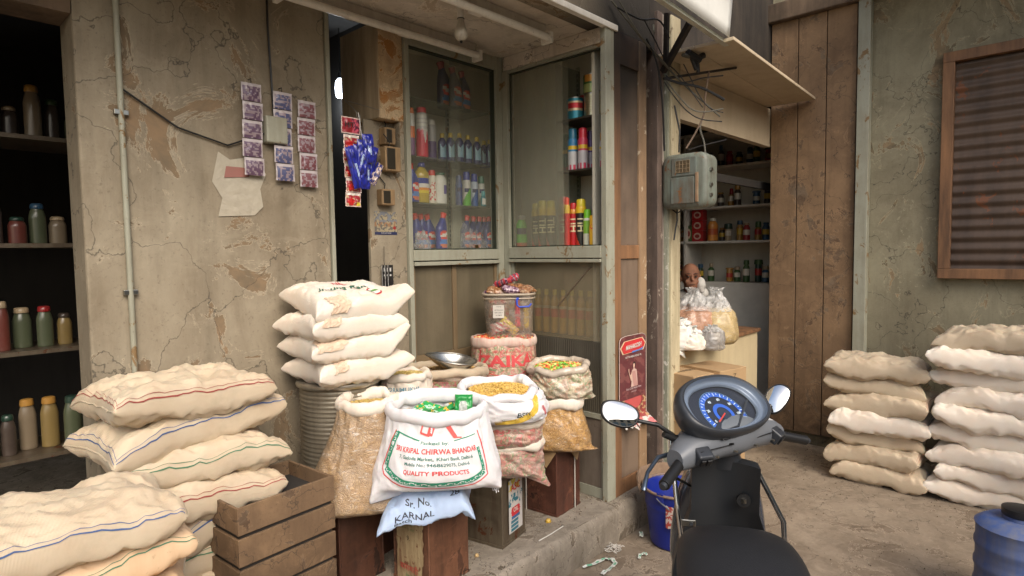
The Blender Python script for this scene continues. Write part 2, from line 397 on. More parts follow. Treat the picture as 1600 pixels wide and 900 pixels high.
def pillow(parent, L, Wd, T, mat, seed=0, wr=.006, ear=.05, bend=0, name='sack_body', lift=None, p=2.6, q=.5, sag=0, fmod=None, blunt=.10):
    """closed flat-lying bag, two faces joined at a seam, corners drawn out to ears"""
    N, M = 90, 56; tops = []; bots = []
    for side, G in ((1, tops), (-1, bots)):
        for j in range(M+1):
            row = []
            for i in range(N+1):
                u, v = math.sin(PI/2*(2*i/N-1)), math.sin(PI/2*(2*j/M-1))
                h = (max(0, 1-abs(u)**p)*max(0, 1-abs(v)**p))**q
                cr = (abs(u)*abs(v))**3
                x = u*L*(1-.06*(1-abs(v)**2)*0-.07*(1-v*v)*abs(u)**4)+math.copysign(ear*cr, u)
                y = v*Wd*(1-.10*(1-u*u)*abs(v)**3)+math.copysign(ear*.7*cr, v)
                k = wr*(fbm(u*2.2+seed*9, v*1.8, side*2.+seed, 3)*1.3-abs(fbm(u*3+seed+v, v*2.4, side+5., 3))*1.8)
                edge = max(abs(u), abs(v))
                k += wr*.8*fbm(u*9+seed, v*9, 3, 2)*edge**4
                rc = 1-blunt*(abs(u)*abs(v))**5; x *= rc; y *= rc
                z = side*T*h*(1.15 if side > 0 else .85)+k*(.35+.65*h)
                z += bend*u*u+sag*(-(abs(u)**3))
                if lift: z += lift(u, v)
                pt = Vector((x, y, z))
                if fmod: pt = fmod(pt, u, v)
                row.append(pt)
            G.append(row)
    au = lambda x: .5+math.asin(max(-1, min(1, x)))/PI
    for j in range(M+1):
        for i in range(N+1):
            if i in (0, N) or j in (0, M): m = (tops[j][i]+bots[j][i])/2; tops[j][i] = m; bots[j][i] = m
    mb = MB(); n1 = N+1
    mb.add([p for r in tops for p in r], [(j*n1+i, j*n1+i+1, (j+1)*n1+i+1, (j+1)*n1+i) for j in range(M) for i in range(N)])
    mb.add([p for r in bots for p in r], [(j*n1+i, (j+1)*n1+i, (j+1)*n1+i+1, j*n1+i+1) for j in range(M) for i in range(N)])
    o = mb.build(name, mat, parent, smooth=True, auto=False)
    return o, Surf(tops), Surf([list(r) for r in bots])

PRINT = None
def heap(name, label, cat, loc, rz, ax, ay, z, dome, n, maker, mat, seed=1, sq=2.4, jit=.006, parent=None):
    """loose contents of an open sack: one countless mass"""
    rnd = random.Random(seed); mb = MB()
    base = MB(); 
    def f(u, v):
        th = 2*PI*u; r = v
        return (ax*r*spow(math.cos(th), 2/sq), ay*r*spow(math.sin(th), 2/sq), z-.012+dome*(1-r*r)+.006*fbm(math.cos(th)*r*4, math.sin(th)*r*4, seed, 3))
    c0 = maker(rnd)[2]
    mb.grid(f, 40, 14, lambda u, v: tuple([q*.45 for q in c0[:3]]+[1]), flip=True)
    for _ in range(n):
        th = rnd.random()*2*PI; r = math.sqrt(rnd.random())*.98
        x, y = ax*r*spow(math.cos(th), 2/sq), ay*r*spow(math.sin(th), 2/sq)
        zz = z+dome*(1-r*r)+rnd.uniform(-jit, jit)
        vs, fs, c = maker(rnd)
        M = Matrix.Translation((x, y, zz)) @ Matrix.Rotation(rnd.random()*2*PI, 4, 'Z') @ Matrix.Rotation(rnd.uniform(-.6, .6), 4, 'X') @ Matrix.Rotation(rnd.uniform(-.6, .6), 4, 'Y')
        mb.add(vs, fs, c, M)
    o = mb.build(name, mat, parent, smooth=False); o.location = loc; o.rotation_euler = (0, 0, rz)
    return tag(o, label, cat, kind='stuff')
def pc_tube(L, r, cols, n=5):
    def mk(rnd):
        l = L*rnd.uniform(.7, 1.2); rr = r*rnd.uniform(.8, 1.2); vs = []
        for q in (-1, -.33, .33, 1):
            bz = .35*l*(1-q*q)*rnd.uniform(.6, 1)
            for k in range(n): t = 2*PI*k/n; vs.append((q*l/2, rr*math.cos(t), rr*math.sin(t)+bz))
        fs = [(i*n+k, i*n+(k+1) % n, (i+1)*n+(k+1) % n, (i+1)*n+k) for i in range(3) for k in range(n)]+[tuple(range(n))[::-1], tuple(3*n+k for k in range(n))]
        c = rnd.choice(cols); m = rnd.uniform(.8, 1.15); return vs, fs, tuple([q*m for q in c[:3]]+[1])
    return mk
def pc_ball(r, cols):
    t = (1+5**.5)/2; V = [(-1, t, 0), (1, t, 0), (-1, -t, 0), (1, -t, 0), (0, -1, t), (0, 1, t), (0, -1, -t), (0, 1, -t), (t, 0, -1), (t, 0, 1), (-t, 0, -1), (-t, 0, 1)]
    F = [(0, 11, 5), (0, 5, 1), (0, 1, 7), (0, 7, 10), (0, 10, 11), (1, 5, 9), (5, 11, 4), (11, 10, 2), (10, 7, 6), (7, 1, 8), (3, 9, 4), (3, 4, 2), (3, 2, 6), (3, 6, 8), (3, 8, 9), (4, 9, 5), (2, 4, 11), (6, 2, 10), (8, 6, 7), (9, 8, 1)]
    def mk(rnd):
        s = r*rnd.uniform(.7, 1.2)/1.9; c = rnd.choice(cols); m = rnd.uniform(.8, 1.1)
        return [(x*s*rnd.uniform(.8, 1.2), y*s*rnd.uniform(.8, 1.2), z*s*rnd.uniform(.8, 1.2)) for x, y, z in V], F, tuple([q*m for q in c[:3]]+[1])
    return mk
def pc_ring(r, w, cols):
    def mk(rnd):
        n = 7; s = rnd.uniform(.8, 1.2); a0 = rnd.random()*6; vs = []
        span = rnd.uniform(3.5, 6.28)
        for k in range(n+1):
            t = a0+span*k/n
            for (dr, dz) in ((0, -w/2), (.2*r, 0), (0, w/2)): vs.append(((r+dr)*s*math.cos(t), (r+dr)*s*math.sin(t), dz*1.6+.25*r*math.sin(t*2)))
        fs = []
        for k in range(n): fs += [(k*3, k*3+1, k*3+4, k*3+3), (k*3+1, k*3+2, k*3+5, k*3+4)]
        c = rnd.choice(cols); m = rnd.uniform(.8, 1.1); return vs, fs, tuple([q*m for q in c[:3]]+[1])
    return mk

def oldwall(name, base, dirt, under, scale=1.0, rough=.85, peel=.5, base_dirt=None, crack=.75, metal=0., bump=.55):
    """lime-washed plaster: stains, runs, hairline cracks and flaked patches with the coat below showing"""
    if name in MATS: return MATS[name]
    k = NT(name)
    big = k.noise(1.1*scale, 9, .7, (1, 1, .8), .5); run = k.noise(7*scale, 7, .65, (1, 1, .10), .2); mid = k.noise(5*scale, 8, .7, dist=.8); fine = k.noise(70, 4, .7)
    col = k.mix(k.ramp(big, (.32, 0.), (.68, .85)), base, dirt)
    col = k.mix(k.ramp(run, (.48, 0.), (.75, .5)), col, tuple([c*.55 for c in dirt[:3]]+[1]))
    col = k.mix(k.ramp(mid, (.50, 0.), (.72, .35)), col, tuple([min(1, c*1.25) for c in base[:3]]+[1]))
    col = k.mix(k.ramp(fine, (.58, 0.), (.72, .4)), col, tuple([c*.4 for c in dirt[:3]]+[1]))
    pl = k.noise(2.6*scale+.37, 12, .72, (1, 1, .8), .9); pm = k.ramp(pl, (.60-.06*peel, 0.), (.607-.06*peel, 1.))
    col = k.mix(pm, col, k.mix(k.ramp(mid, (.4, 0.), (.6, 1.)), under, dirt))
    rim = k.ramp(pl, (.585-.06*peel, 0.), (.60-.06*peel, .6), (.612-.06*peel, 0.)); col = k.mix(rim, col, tuple([min(1, c*1.5) for c in base[:3]]+[1]))
    nz = k.n('TexNoise'); nz.inputs['Scale'].default_value = 3; nz.inputs['Detail'].default_value = 6; k.l(k.tc.outputs['Object'], nz.inputs['Vector'])
    va = k.n('VectorMath', operation='ADD'); k.l(nz.outputs['Color'], va.inputs[0]); k.l(k.tc.outputs['Object'], va.inputs[1])
    e = k.n('TexVoronoi', feature='DISTANCE_TO_EDGE'); e.inputs['Scale'].default_value = 1.3*scale; k.l(va.outputs[0], e.inputs['Vector'])
    cr = k.ramp(e.outputs[0], (0., crack), (.008, 0.)); col = k.mix(cr, col, (.03, .025, .02, 1))
    if base_dirt:
        sp = k.n('SeparateXYZ'); k.l(k.tc.outputs['Object'], sp.inputs[0]); mr = k.n('MapRange'); mr.inputs[1].default_value = base_dirt; mr.inputs[2].default_value = -.2; mr.inputs[4].default_value = 1.3
        k.l(sp.outputs['Z'], mr.inputs[0]); f = k.mix(1., mr.outputs[0], k.ramp(mid, (.25, .1), (.7, 1.)), 'MULTIPLY'); col = k.mix(f, col, tuple([c*.45 for c in dirt[:3]]+[1]))
    k.setb(Base_Color=col, Roughness=rough, Metallic=metal)
    h = k.mix(.55, k.mix(.5, mid, fine), k.mix(pm, (.6, .6, .6, 1), (.2, .2, .2, 1))); k.bump(h, bump, .012)
    MATS[name] = k.m; return k.m

# ---- shared materials
M_PLASTER = oldwall('ceiling paint', C3(212, 204, 192), C3(176, 162, 142), C3(190, 176, 156), 1.2, .85, .1)
M_FRAME = grime('grey green frame paint', C3(156, 156, 140), C3(112, 102, 80), .5, 4, .55, spots=C3(126, 100, 66), bump=.15)
M_WOOD = grime('weathered brown wood', C3(146, 106, 72), C3(52, 38, 30), .85, 2.2, .7, streak=.4, bump=.35)
M_PANEL = grime('dull wood panel', C3(122, 104, 88), C3(62, 50, 42), .75, 1.7, .6, bump=.1)
M_SOOT = grime('sooty plaster', C3(112, 94, 76), C3(30, 24, 19), .85, 1.8, .85)
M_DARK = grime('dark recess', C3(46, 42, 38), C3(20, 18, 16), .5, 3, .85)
M_CREAM = grime('cream paint', C3(196, 184, 152), C3(112, 98, 76), .75, 3.5, .65, streak=.5, spots=C3(132, 116, 92))
M_WALL = oldwall('stained wall', C3(160, 150, 130), C3(112, 98, 78), C3(134, 112, 86), 1.1, .85, .45, .9)
M_PEEL = oldwall('peeling cream plaster', C3(206, 184, 150), C3(170, 136, 98), C3(168, 116, 62), 2.6, .8, 1.25)
M_CONC = oldwall('worn concrete', C3(160, 150, 136), C3(98, 88, 74), C3(124, 112, 98), 2.2, .95, .6)
M_STREET = oldwall('dusty street', C3(150, 136, 118), C3(106, 92, 76), C3(124, 110, 94), 1.5, .95, .5)
M_RUST = grime('rusty tin', C3(112, 62, 40), C3(64, 38, 28), .55, 6, .5, metal=.25, bump=.2, fine=140)
M_RUSTG = grime('grey rusty tin', C3(112, 102, 86), C3(70, 50, 38), .7, 5, .42, metal=.45, bump=.25, spots=C3(96, 58, 38))
M_BLACK = plain('black rubber', C3(26, 26, 27), .45, 0, .3)
M_WHITEP = grime('white enamel', C3(226, 222, 212), C3(150, 138, 122), .3, 6, .35, bump=.05)
M_STEEL = plain('steel', C3(170, 168, 160), .28, 1, .25, 5, .05)
M_WOVEN = woven('white woven sack', C3(232, 230, 232), C3(205, 200, 200), .5)
M_WOVENB = woven('pale blue woven sack', C3(178, 198, 226), C3(150, 172, 208), .5)
M_WOVENC = woven('cream woven sack', C3(226, 218, 206), C3(228, 196, 160), .45)
M_WOVENT = woven('tan woven sack', C3(196, 180, 156), C3(150, 124, 92), .5, .4)
M_PRINT = vcol('ink', .55, dirt=.25)
M_PACK = vcol('packaging', .3, dirt=.2, coat=.2)
M_FOOD = vcol('food pieces', .45, dirt=.1, sub=0)
M_TINCAN = vcol('tin can print', .3, .4, dirt=.2)

# ================================================================== the setting
AY, BX, FY, CZ = 2.736, 2.839, 1.928, 2.68
ROOF = 4.6
def slab(name, a, b, mat, kind=True, bevel=0): 
    o = MB().box(a, b).build(name, mat, None, bevel=bevel)
    return struct(o) if kind else o
# street: one sheet
def gf(u, v):
    x, y = -40+u*100, -30+v*60
    return (x, y, -.2)
mb = MB()
xs = [-40, -5, 1.2]+[1.2+i*.04 for i in range(1, 60)]+[4, 6, 12, 60]; ys = [-30, -4, .2]+[.2+i*.04 for i in range(1, 44)]+[2.4, 12]
vs = []
for y in ys:
    for x in xs:
        d = 0
        if 1.2 < x < 3.6 and .2 < y < 1.96: d = .006*fbm(x*2.2, y*2.2, 0, 4)+.004*fbm(x*12, y*12, 3, 2)
        vs.append((x, y, -.2+d))
n1 = len(xs); mb.add(vs, [(j*n1+i, j*n1+i+1, (j+1)*n1+i+1, (j+1)*n1+i) for j in range(len(ys)-1) for i in range(n1-1)])
struct(mb.build('street', M_STREET, smooth=True))
# plinth (step) with a worn edge
def worn_top(x, y): return .004*fbm(x*3, y*3, 1, 4)+.003*fbm(x*20, y*20, 3, 3)
mb = MB(); NX, NYY = 150, 70; X0, X1, Y0 = -2.5, 3.30, 1.838; rows = []
prof = [(-.2, .004), (-.13, .0), (-.06, .0), (-.03, .003), (-.012, .010), (0, .026)]
for j in range(len(prof)+NYY):
    row = []
    for i in range(NX+1):
        x = X0+(X1-X0)*i/NX if i < 20 else .1+(X1-.1)*((i-20)/(NX-20))
        if i < 20: x = X0+(.1-X0)*i/20
        if j < len(prof):
            z, o = prof[j]; ch = max(0, fbm(x*9, 3, z*4, 4))*.022*(1 if j > 2 else .25)
            row.append((x, Y0+o+ch+.005*fbm(x*6, z*9, 8, 3), z-(ch*.4 if j > 3 else 0)))
        else:
            q = (j-len(prof)+1)/NYY; y = Y0+.03+q*q*(5.5)
            row.append((x, y, worn_top(x, y)))
    rows.append(row)
n1 = NX+1; mb.add([p for r in rows for p in r], [(j*n1+i, j*n1+i+1, (j+1)*n1+i+1, (j+1)*n1+i) for j in range(len(rows)-1) for i in range(NX)])
mb.add([(X1, Y0, -.2), (X1, 7.3, -.2), (X1, 7.3, 0), (X1, Y0+.03, 0)], [(0, 1, 2, 3)])
struct(mb.build('pavement_step', M_CONC, smooth=True))

# the shop building: facade wall above the recess, ceiling, walls -------------------------------------
shop = thing('shop_building', 'old shopfront with a recessed corner of grey framed glass cabinets', 'building', (0, 0, 0))
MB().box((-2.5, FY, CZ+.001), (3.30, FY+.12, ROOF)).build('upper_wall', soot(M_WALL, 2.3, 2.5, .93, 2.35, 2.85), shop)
mb = MB().box((-2.5, FY+.121, CZ), (BX+.07, AY+.001, CZ+.12)); mb.build('ceiling', M_PLASTER, shop)
# thin ceiling beading along the edges
mb = MB().box((-2.4, FY-.014, CZ-.012), (BX+.1, FY+.02, CZ+.022)); mb.build('ceiling_edge', M_WHITEP, shop, bevel=.004)
mb = MB().box((BX-.012, FY+.03, CZ-.085), (BX+.068, AY-.03, CZ-.002)); mb.build('cornice', M_PLASTER, shop, bevel=.004)
# left pier : lower part with recess, upper boxed column
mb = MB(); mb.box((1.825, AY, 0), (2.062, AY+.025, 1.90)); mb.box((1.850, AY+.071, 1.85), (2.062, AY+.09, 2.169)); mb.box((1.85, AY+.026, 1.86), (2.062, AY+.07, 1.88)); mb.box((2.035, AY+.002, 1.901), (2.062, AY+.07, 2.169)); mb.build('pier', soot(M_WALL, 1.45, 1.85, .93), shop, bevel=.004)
mb = MB().box((1.908, AY-.002, 2.17), (2.062, AY+.36, CZ-.001)); o = mb.build('boxed_column', M_PEEL, shop, bevel=.006)
mb = MB().box((1.900, AY+.002, 2.175), (1.907, AY+.36, CZ-.003)); mb.build('stained_board', grime('stained board', C3(196, 176, 146), C3(96, 72, 50), .7, 2.6, .8, streak=.5), shop)
# wall left of the doorway, up to the next doorway
mb = MB(); mb.box((.56, AY, 0), (1.592, AY+.2, 3.4)); mb.build('front_wall', M_WALL, shop, bevel=.01)
mb = MB().box((-2.5, AY+.0, 2.35), (.558, AY+.18, 3.4)); mb.build('lintel', M_SOOT, shop)
mb = MB().box((1.593, AY+.0, 2.72), (1.90, AY+.2, 3.4)); mb.build('door_head', M_SOOT, shop)
mb = MB().box((1.592, AY-.012, 0), (1.612, AY+.06, 2.7)); mb.build('door_jamb', M_FRAME, shop, bevel=.003)
# interior shell
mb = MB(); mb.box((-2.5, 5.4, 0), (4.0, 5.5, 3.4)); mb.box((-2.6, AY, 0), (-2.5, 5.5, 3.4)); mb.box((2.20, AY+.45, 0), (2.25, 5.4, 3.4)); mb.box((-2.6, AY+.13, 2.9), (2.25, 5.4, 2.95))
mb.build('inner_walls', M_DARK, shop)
# cabinet backs and sides
M_CABIN = grime('cabinet lining', C3(206, 198, 176), C3(160, 146, 118), .4, 2, .8, bump=.08)
mb = MB(); mb.box((2.07, AY+.30, 0), (3.138, AY+.32, CZ)); mb.box((2.066, AY+.05, 0), (2.07, AY+.3, CZ)); mb.box((2.07, AY+.03, CZ-.005), (3.16, AY+.32, CZ+.1))
mb.build('cabinet_lining', M_CABIN, shop)
mb = MB(); mb.box((BX+.30, FY+.14, 1.44), (BX+.32, AY+.32, CZ)); mb.box((BX+.03, FY+.10, 0), (BX+.30, FY+.12, CZ)); mb.box((BX+.03, FY+.14, CZ-.005), (BX+.3, AY+.02, CZ+.1))
mb.build('cabinet_lining', grime('cabinet lining grey', C3(196, 192, 176), C3(150, 142, 120), .4, 2, .8, bump=.08), shop)
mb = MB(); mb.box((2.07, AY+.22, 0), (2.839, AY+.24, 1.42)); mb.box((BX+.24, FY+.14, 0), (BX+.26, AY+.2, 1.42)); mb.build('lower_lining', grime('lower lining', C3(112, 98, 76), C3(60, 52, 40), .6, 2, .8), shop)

# ---- frames of the two cabinets
def frame_A(z0, z1, x0, x1, t, d, y=AY): 
    mb = MB(); mb.box((x0, y-.012, z0), (x0+t, y+d, z1)); mb.box((x1-t, y-.012, z0), (x1, y+d, z1))
    mb.box((x0+t+.0005, y-.012, z0), (x1-t-.0005, y+d, z0+t)); mb.box((x0+t+.0005, y-.012, z1-t), (x1-t-.0005, y+d, z1)); return mb
cabA = thing('glass_cabinet', 'grey framed glass display cabinet of cleaning bottles on the recess back wall', 'display cabinet', (0, 0, 0))
mb = MB(); mb.box((2.063, AY-.02, 0), (2.092, AY+.05, CZ)); mb.build('post', M_FRAME, cabA, bevel=.003)
mb = MB(); mb.box((2.775, AY-.018, 0), (2.8345, AY+.05, CZ)); mb.build('post', M_FRAME, cabA, bevel=.003)
mb = MB(); mb.box((2.0925, AY-.014, 2.597), (2.7745, AY+.04, CZ-.003)); mb.build('top_rail', M_FRAME, cabA, bevel=.003)
mb = MB(); mb.box((2.0925, AY-.022, 1.402), (2.7745, AY+.04, 1.464)); mb.build('sill', M_FRAME, cabA, bevel=.004)
mb = MB(); mb.box((2.0925, AY-.030, 1.374), (2.7745, AY+.03, 1.396)); mb.build('lower_rail', M_FRAME, cabA, bevel=.003)
frame_A(1.4645, 2.5965, 2.0925, 2.7745, .007, .02, AY+.012).build('glass_bead', plain('dark green edge', C3(58, 64, 52), .4), cabA)
G_CLEAR = glass('sliding glass', .065, (.5, .49, .40, 1))
G_DUST = glass('dusty glass', .22, (.42, .40, .31, 1))
MB().box((2.10, AY+.018, 1.472), (2.49, AY+.022, 2.59)).build('glass_pane', G_CLEAR, cabA)
MB().box((2.43, AY+.030, 1.472), (2.767, AY+.034, 2.59)).build('glass_pane', glass('sliding glass darker', .105, (.45, .44, .35, 1)), cabA)
MB().box((2.60, AY+.012, 1.472), (2.625, AY+.017, 1.492)).build('catch', plain('brass catch', C3(96, 76, 40), .4, .8), cabA)
M_SHELFG = glass('glass shelf', .5, (.2, .21, .16, 1))
SHA = [2.327, 1.998, 1.732]
for z in SHA: MB().box((2.10, AY+.05, z), (2.77, AY+.297, z+.008)).build('shelf', glass('green glass shelf', .35, (.22, .24, .18, 1)), cabA, bevel=.001)
MB().box((2.0925, AY+.05, 1.440), (2.7745, AY+.299, 1.466)).build('shelf', M_FRAME, cabA)
for x in (2.20, 2.62):
    mb = MB(); mb.box((x, AY+.285, 1.47), (x+.02, AY+.299, 2.6)); mb.build('slotted_upright', M_FRAME, cabA)
    mb = MB(); [mb.box((x+.006, AY+.2835, 1.49+i*.03), (x+.014, AY+.2848, 1.508+i*.03)) for i in range(36)]; mb.build('slots', M_DARK, cabA)
# lower dusty panels
M_LOWG = grime('dust covered pane', C3(112, 103, 84), C3(70, 64, 52), .7, 1.6, .3, bump=.03)
mb = MB(); mb.box((2.0925, AY+.0, 0), (2.115, AY+.03, 1.373)); mb.box((2.752, AY, 0), (2.7745, AY+.03, 1.373)); mb.box((2.395, AY+.002, .86), (2.428, AY+.028, 1.373)); mb.box((2.1155, AY+.002, .80), (2.7515, AY+.03, .86)); mb.build('lower_frame', grime('brown frame', C3(118, 100, 74), C3(80, 66, 50), .5, 3, .6), cabA, bevel=.002)
MB().box((2.116, AY+.012, .862), (2.394, AY+.016, 1.372)).build('lower_pane', M_LOWG, cabA)
MB().box((2.4285, AY+.012, .862), (2.7515, AY+.016, 1.372)).build('lower_pane', M_LOWG, cabA)
MB().box((2.116, AY+.012, 0), (2.7515, AY+.018, .799)).build('kick_panel', M_DARK, cabA)

cabB = thing('glass_cabinet', 'grey framed glass display cabinet of spray cans on the side wall beside the brown door', 'display cabinet', (0, 0, 0))
mb = MB(); mb.box((BX-.014, FY-.006, 0), (BX+.068, FY+.03, CZ-.003)); mb.build('post', M_FRAME, cabB, bevel=.003)
mb = MB(); mb.box((BX-.013, 2.672, 0), (BX+.05, AY-.02, CZ-.087)); mb.build('post', M_FRAME, cabB, bevel=.003)
mb = MB(); mb.box((BX-.008, FY+.0305, 2.575), (BX+.04, 2.6715, CZ-.087)); mb.build('top_rail', M_FRAME, cabB, bevel=.003)
mb = MB(); mb.box((BX-.020, FY+.0305, 1.404), (BX+.04, 2.6715, 1.474)); mb.build('sill', M_FRAME, cabB, bevel=.004)
mb = MB(); mb.box((BX-.026, FY+.0305, 1.379), (BX+.03, 2.6715, 1.398)); mb.build('lower_rail', M_FRAME, cabB, bevel=.003)
mb = MB(); y0, y1, z0, z1 = FY+.031, 2.671, 1.4745, 2.5745
for a, b in (((y0, z0), (y1, z0+.006)), ((y0, z1-.006), (y1, z1)), ((y0, z0+.0065), (y0+.006, z1-.0065)), ((y1-.006, z0+.0065), (y1, z1-.0065))): mb.box((BX+.01, a[0], a[1]), (BX+.03, b[0], b[1]))
mb.build('glass_bead', MATS['dark green edge'], cabB)
MB().box((BX+.016, 2.25, 1.482), (BX+.020, 2.664, 2.566)).build('glass_pane', G_DUST, cabB)
MB().box((BX+.024, 2.215, 1.482), (BX+.028, 2.60, 2.566)).build('glass_pane', glass('dusty glass inner', .10, (.4, .38, .3, 1)), cabB)
SHB = [2.218, 1.918]
for z in SHB: MB().box((BX+.05, FY+.125, z), (BX+.297, 2.32, z+.010)).build('shelf', plain('shelf board dark', C3(60, 54, 44), .5), cabB)
MB().box((BX+.0405, FY+.125, 1.450), (BX+.299, AY+.0, 1.4755)).build('shelf', M_FRAME, cabB)
for y in (2.33,):
    MB().box((BX+.285, y, 1.48), (BX+.299, y+.022, 2.6)).build('slotted_upright', M_FRAME, cabB)
    mb = MB(); [mb.box((BX+.2835, y+.007, 1.49+i*.03), (BX+.2848, y+.015, 1.508+i*.03)) for i in range(36)]; mb.build('slots', M_DARK, cabB)
    MB().box((BX+.05, y-.01, 1.48), (BX+.284, y-.002, 2.57)).build('divider', glass('glass divider', .3, (.2, .22, .17, 1)), cabB)
mb = MB(); mb.box((BX+.002, FY+.0305, .0), (BX+.028, FY+.05, 1.378)); mb.box((BX+.002, 2.65, 0), (BX+.028, 2.6715, 1.378)); mb.box((BX+.004, FY+.051, .0), (BX+.026, 2.6495, .06)); mb.box((BX+.0, FY+.051, .47), (BX+.026, 2.6495, .50)); mb.build('lower_frame', M_FRAME, cabB, bevel=.002)
MB().box((BX+.012, FY+.051, .92), (BX+.016, 2.6495, 1.378)).build('lower_pane', glass('lower dusty glass', .36, (.32, .27, .18, 1)), cabB)
k = NT('ribbed dark glass'); w = k.n('TexWave', wave_type='BANDS', bands_direction='Y'); w.inputs['Scale'].default_value = 22; k.l(k.tc.outputs['Object'], w.inputs['Vector'])
k.setb(Base_Color=k.mix(k.ramp(k.noise(3, 6, .6, (1, 1, .3)), (.3, 0.), (.7, 1.)), C3(104, 99, 86), C3(62, 58, 50)), Roughness=.4); k.bump(w.outputs['Color'], .5, .006); M_RIB = k.m
MB().box((BX+.011, FY+.051, .501), (BX+.017, 2.6495, .918)).build('ribbed_panel', M_RIB, cabB)
MB().box((BX+.011, FY+.051, .061), (BX+.017, 2.6495, .469)).build('kick_panel', grime('stained kick panel', C3(118, 106, 94), C3(66, 54, 44), .6, 4, .7, spots=C3(70, 60, 50)), cabB)
# crack line on the lower glass
p0, p1 = onX(872, 478, BX+.009), onX(922, 418, BX+.009)
mb = MB(); mb.tube([p0, (p0+p1)/2+Vector((0, .01, -.01)), p1], .0035, 6); mb.build('glass_crack', M_PANEL, cabB)

# ---- brown wooden door leaf beside the cabinets
door = thing('wooden_door', 'weathered brown panelled door leaf with soot at its top, carrying the maroon poster', 'door', (0, 0, 0))
DX0, DX1 = 2.909, 3.262
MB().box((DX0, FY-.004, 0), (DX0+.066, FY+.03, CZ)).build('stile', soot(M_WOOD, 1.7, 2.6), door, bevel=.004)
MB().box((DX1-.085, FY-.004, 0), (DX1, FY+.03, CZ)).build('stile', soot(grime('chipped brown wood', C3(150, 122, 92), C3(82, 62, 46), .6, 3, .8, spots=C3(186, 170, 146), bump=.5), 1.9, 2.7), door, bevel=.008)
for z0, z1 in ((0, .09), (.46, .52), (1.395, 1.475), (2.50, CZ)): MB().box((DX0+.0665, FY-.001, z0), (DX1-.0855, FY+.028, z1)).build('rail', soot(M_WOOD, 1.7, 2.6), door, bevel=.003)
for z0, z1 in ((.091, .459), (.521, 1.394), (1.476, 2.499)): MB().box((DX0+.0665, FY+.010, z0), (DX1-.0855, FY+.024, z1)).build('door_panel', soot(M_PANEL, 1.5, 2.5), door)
# dark gap, down pipe and neighbour's posts
g = thing('shutter_channel', 'dark grooved shutter channel with a black gap beside the brown door', 'shutter channel', (0, 0, 0))
mb = MB(); mb.box((3.265, FY+.125, -.2), (3.46, FY+.14, ROOF)); mb.box((3.264, FY+.032, -.2), (3.268, FY+.124, ROOF)); mb.build('back_plate', plain('black gap', C3(14, 13, 12), .9), g)
mb = MB(); mb.box((3.362, FY-.02, -.2), (3.424, FY+.079, 2.9)); mb.build('side_post', grime('mauve brown post', C3(104, 88, 78), C3(46, 38, 34), .7, 4, .7, spots=C3(150, 138, 124)), g, bevel=.004)
mb = MB(); mb.box((3.30, FY+.05, -.2), (3.312, FY+.079, 2.9)); mb.build('rail', M_DARK, g)
g = thing('shop_post', 'tall cream painted post with peeling edge behind the meter box', 'post', (0, 0, 0))
mb = MB(); mb.box((3.482, FY-.05, -.2), (3.60, FY+.06, 2.9)); mb.build('shaft', M_CREAM, g, bevel=.006)
mb = MB(); mb.box((3.456, FY-.035, -.2), (3.481, FY+.05, 2.9)); mb.build('edge_strip', grime('peeling edge', C3(150, 150, 132), C3(80, 90, 72), .6, 8, .8, spots=C3(200, 196, 184)), g)
mb = MB(); mb.box((3.425, FY-.01, -.2), (3.455, FY+.05, 2.9)); mb.build('inner_strip', grime('rough strip', C3(150, 140, 130), C3(70, 56, 48), .7, 9, .8), g)

# ================================================================== lights on the ceiling
def tube_light(label, p0, p1, off):
    t = thing('tube_light', label, 'tube light', (0, 0, 0), group='unlit tube lights under the ceiling')
    z = 2.60; a = Vector((p0[0], p0[1], z)); b = Vector((p1[0], p1[1], z))
    MB().tube([a+Vector((.02, 0, 0)), b-Vector((.02, 0, 0))], .0185, 20).build('tube', M_WHITEP, t, smooth=True)
    MB().box((a.x, a.y+off-.02, CZ-.045), (b.x, a.y+off+.02, CZ-.0015)).build('batten', grime('dirty batten', C3(188, 180, 166), C3(128, 112, 92), .5, 5, .5), t, bevel=.004)
    for q in (a, b):
        MB().box((q.x-.012, min(a.y-.012, a.y+off-.01), z-.024), (q.x+.012, max(a.y+.012, a.y+off+.01), CZ-.044)).build('end_holder', M_WHITEP, t, bevel=.004)
    m = (a+b)/2
    MB().box((m.x-.03+.1, a.y+off-.022, CZ-.075), (m.x+.05+.1, a.y+off+.022, CZ-.0455)).build('choke_cover', M_WHITEP, t, bevel=.004)
tube_light('long white tube light running over the left cabinet', (1.31, 2.607), (2.53, 2.607), .05)
tube_light('white tube light nearer the street with a rusty end', (1.37, 2.124), (2.596, 2.124), .05)
t = thing('light_bulb', 'dusty unlit white bulb hanging from the ceiling between the tube lights', 'light bulb', (2.045, 2.24, 0))
t.location = onZ(720, 30, 2.6); bz = 2.6
t.location.z = 0; 
MB().lathe([(.028, CZ-.002), (.026, CZ-.012), (.018, CZ-.018), (.018, CZ-.055), (.019, CZ-.058), (.019, CZ-.075)][::-1], 24).build('holder', M_WHITEP, t, smooth=True)
MB().lathe([(.004, CZ-.185), (.020, CZ-.181), (.032, CZ-.166), (.034, CZ-.150), (.030, CZ-.135), (.023, CZ-.115), (.018, CZ-.095), (.016, CZ-.078)], 28).build('bulb', grime('frosted bulb', C3(196, 190, 176), C3(120, 104, 80), .5, 14, .3), t, smooth=True)
MB().lathe([(.004, CZ-.196), (.008, CZ-.19), (.006, CZ-.185)], 12).build('tip', M_BLACK, t)
MB().tube([(0, 0, CZ-.076), (0, 0, CZ-.0765), (0, 0, CZ-.081)], .0185, 20).build('collar', MATS['dark green edge'], t)

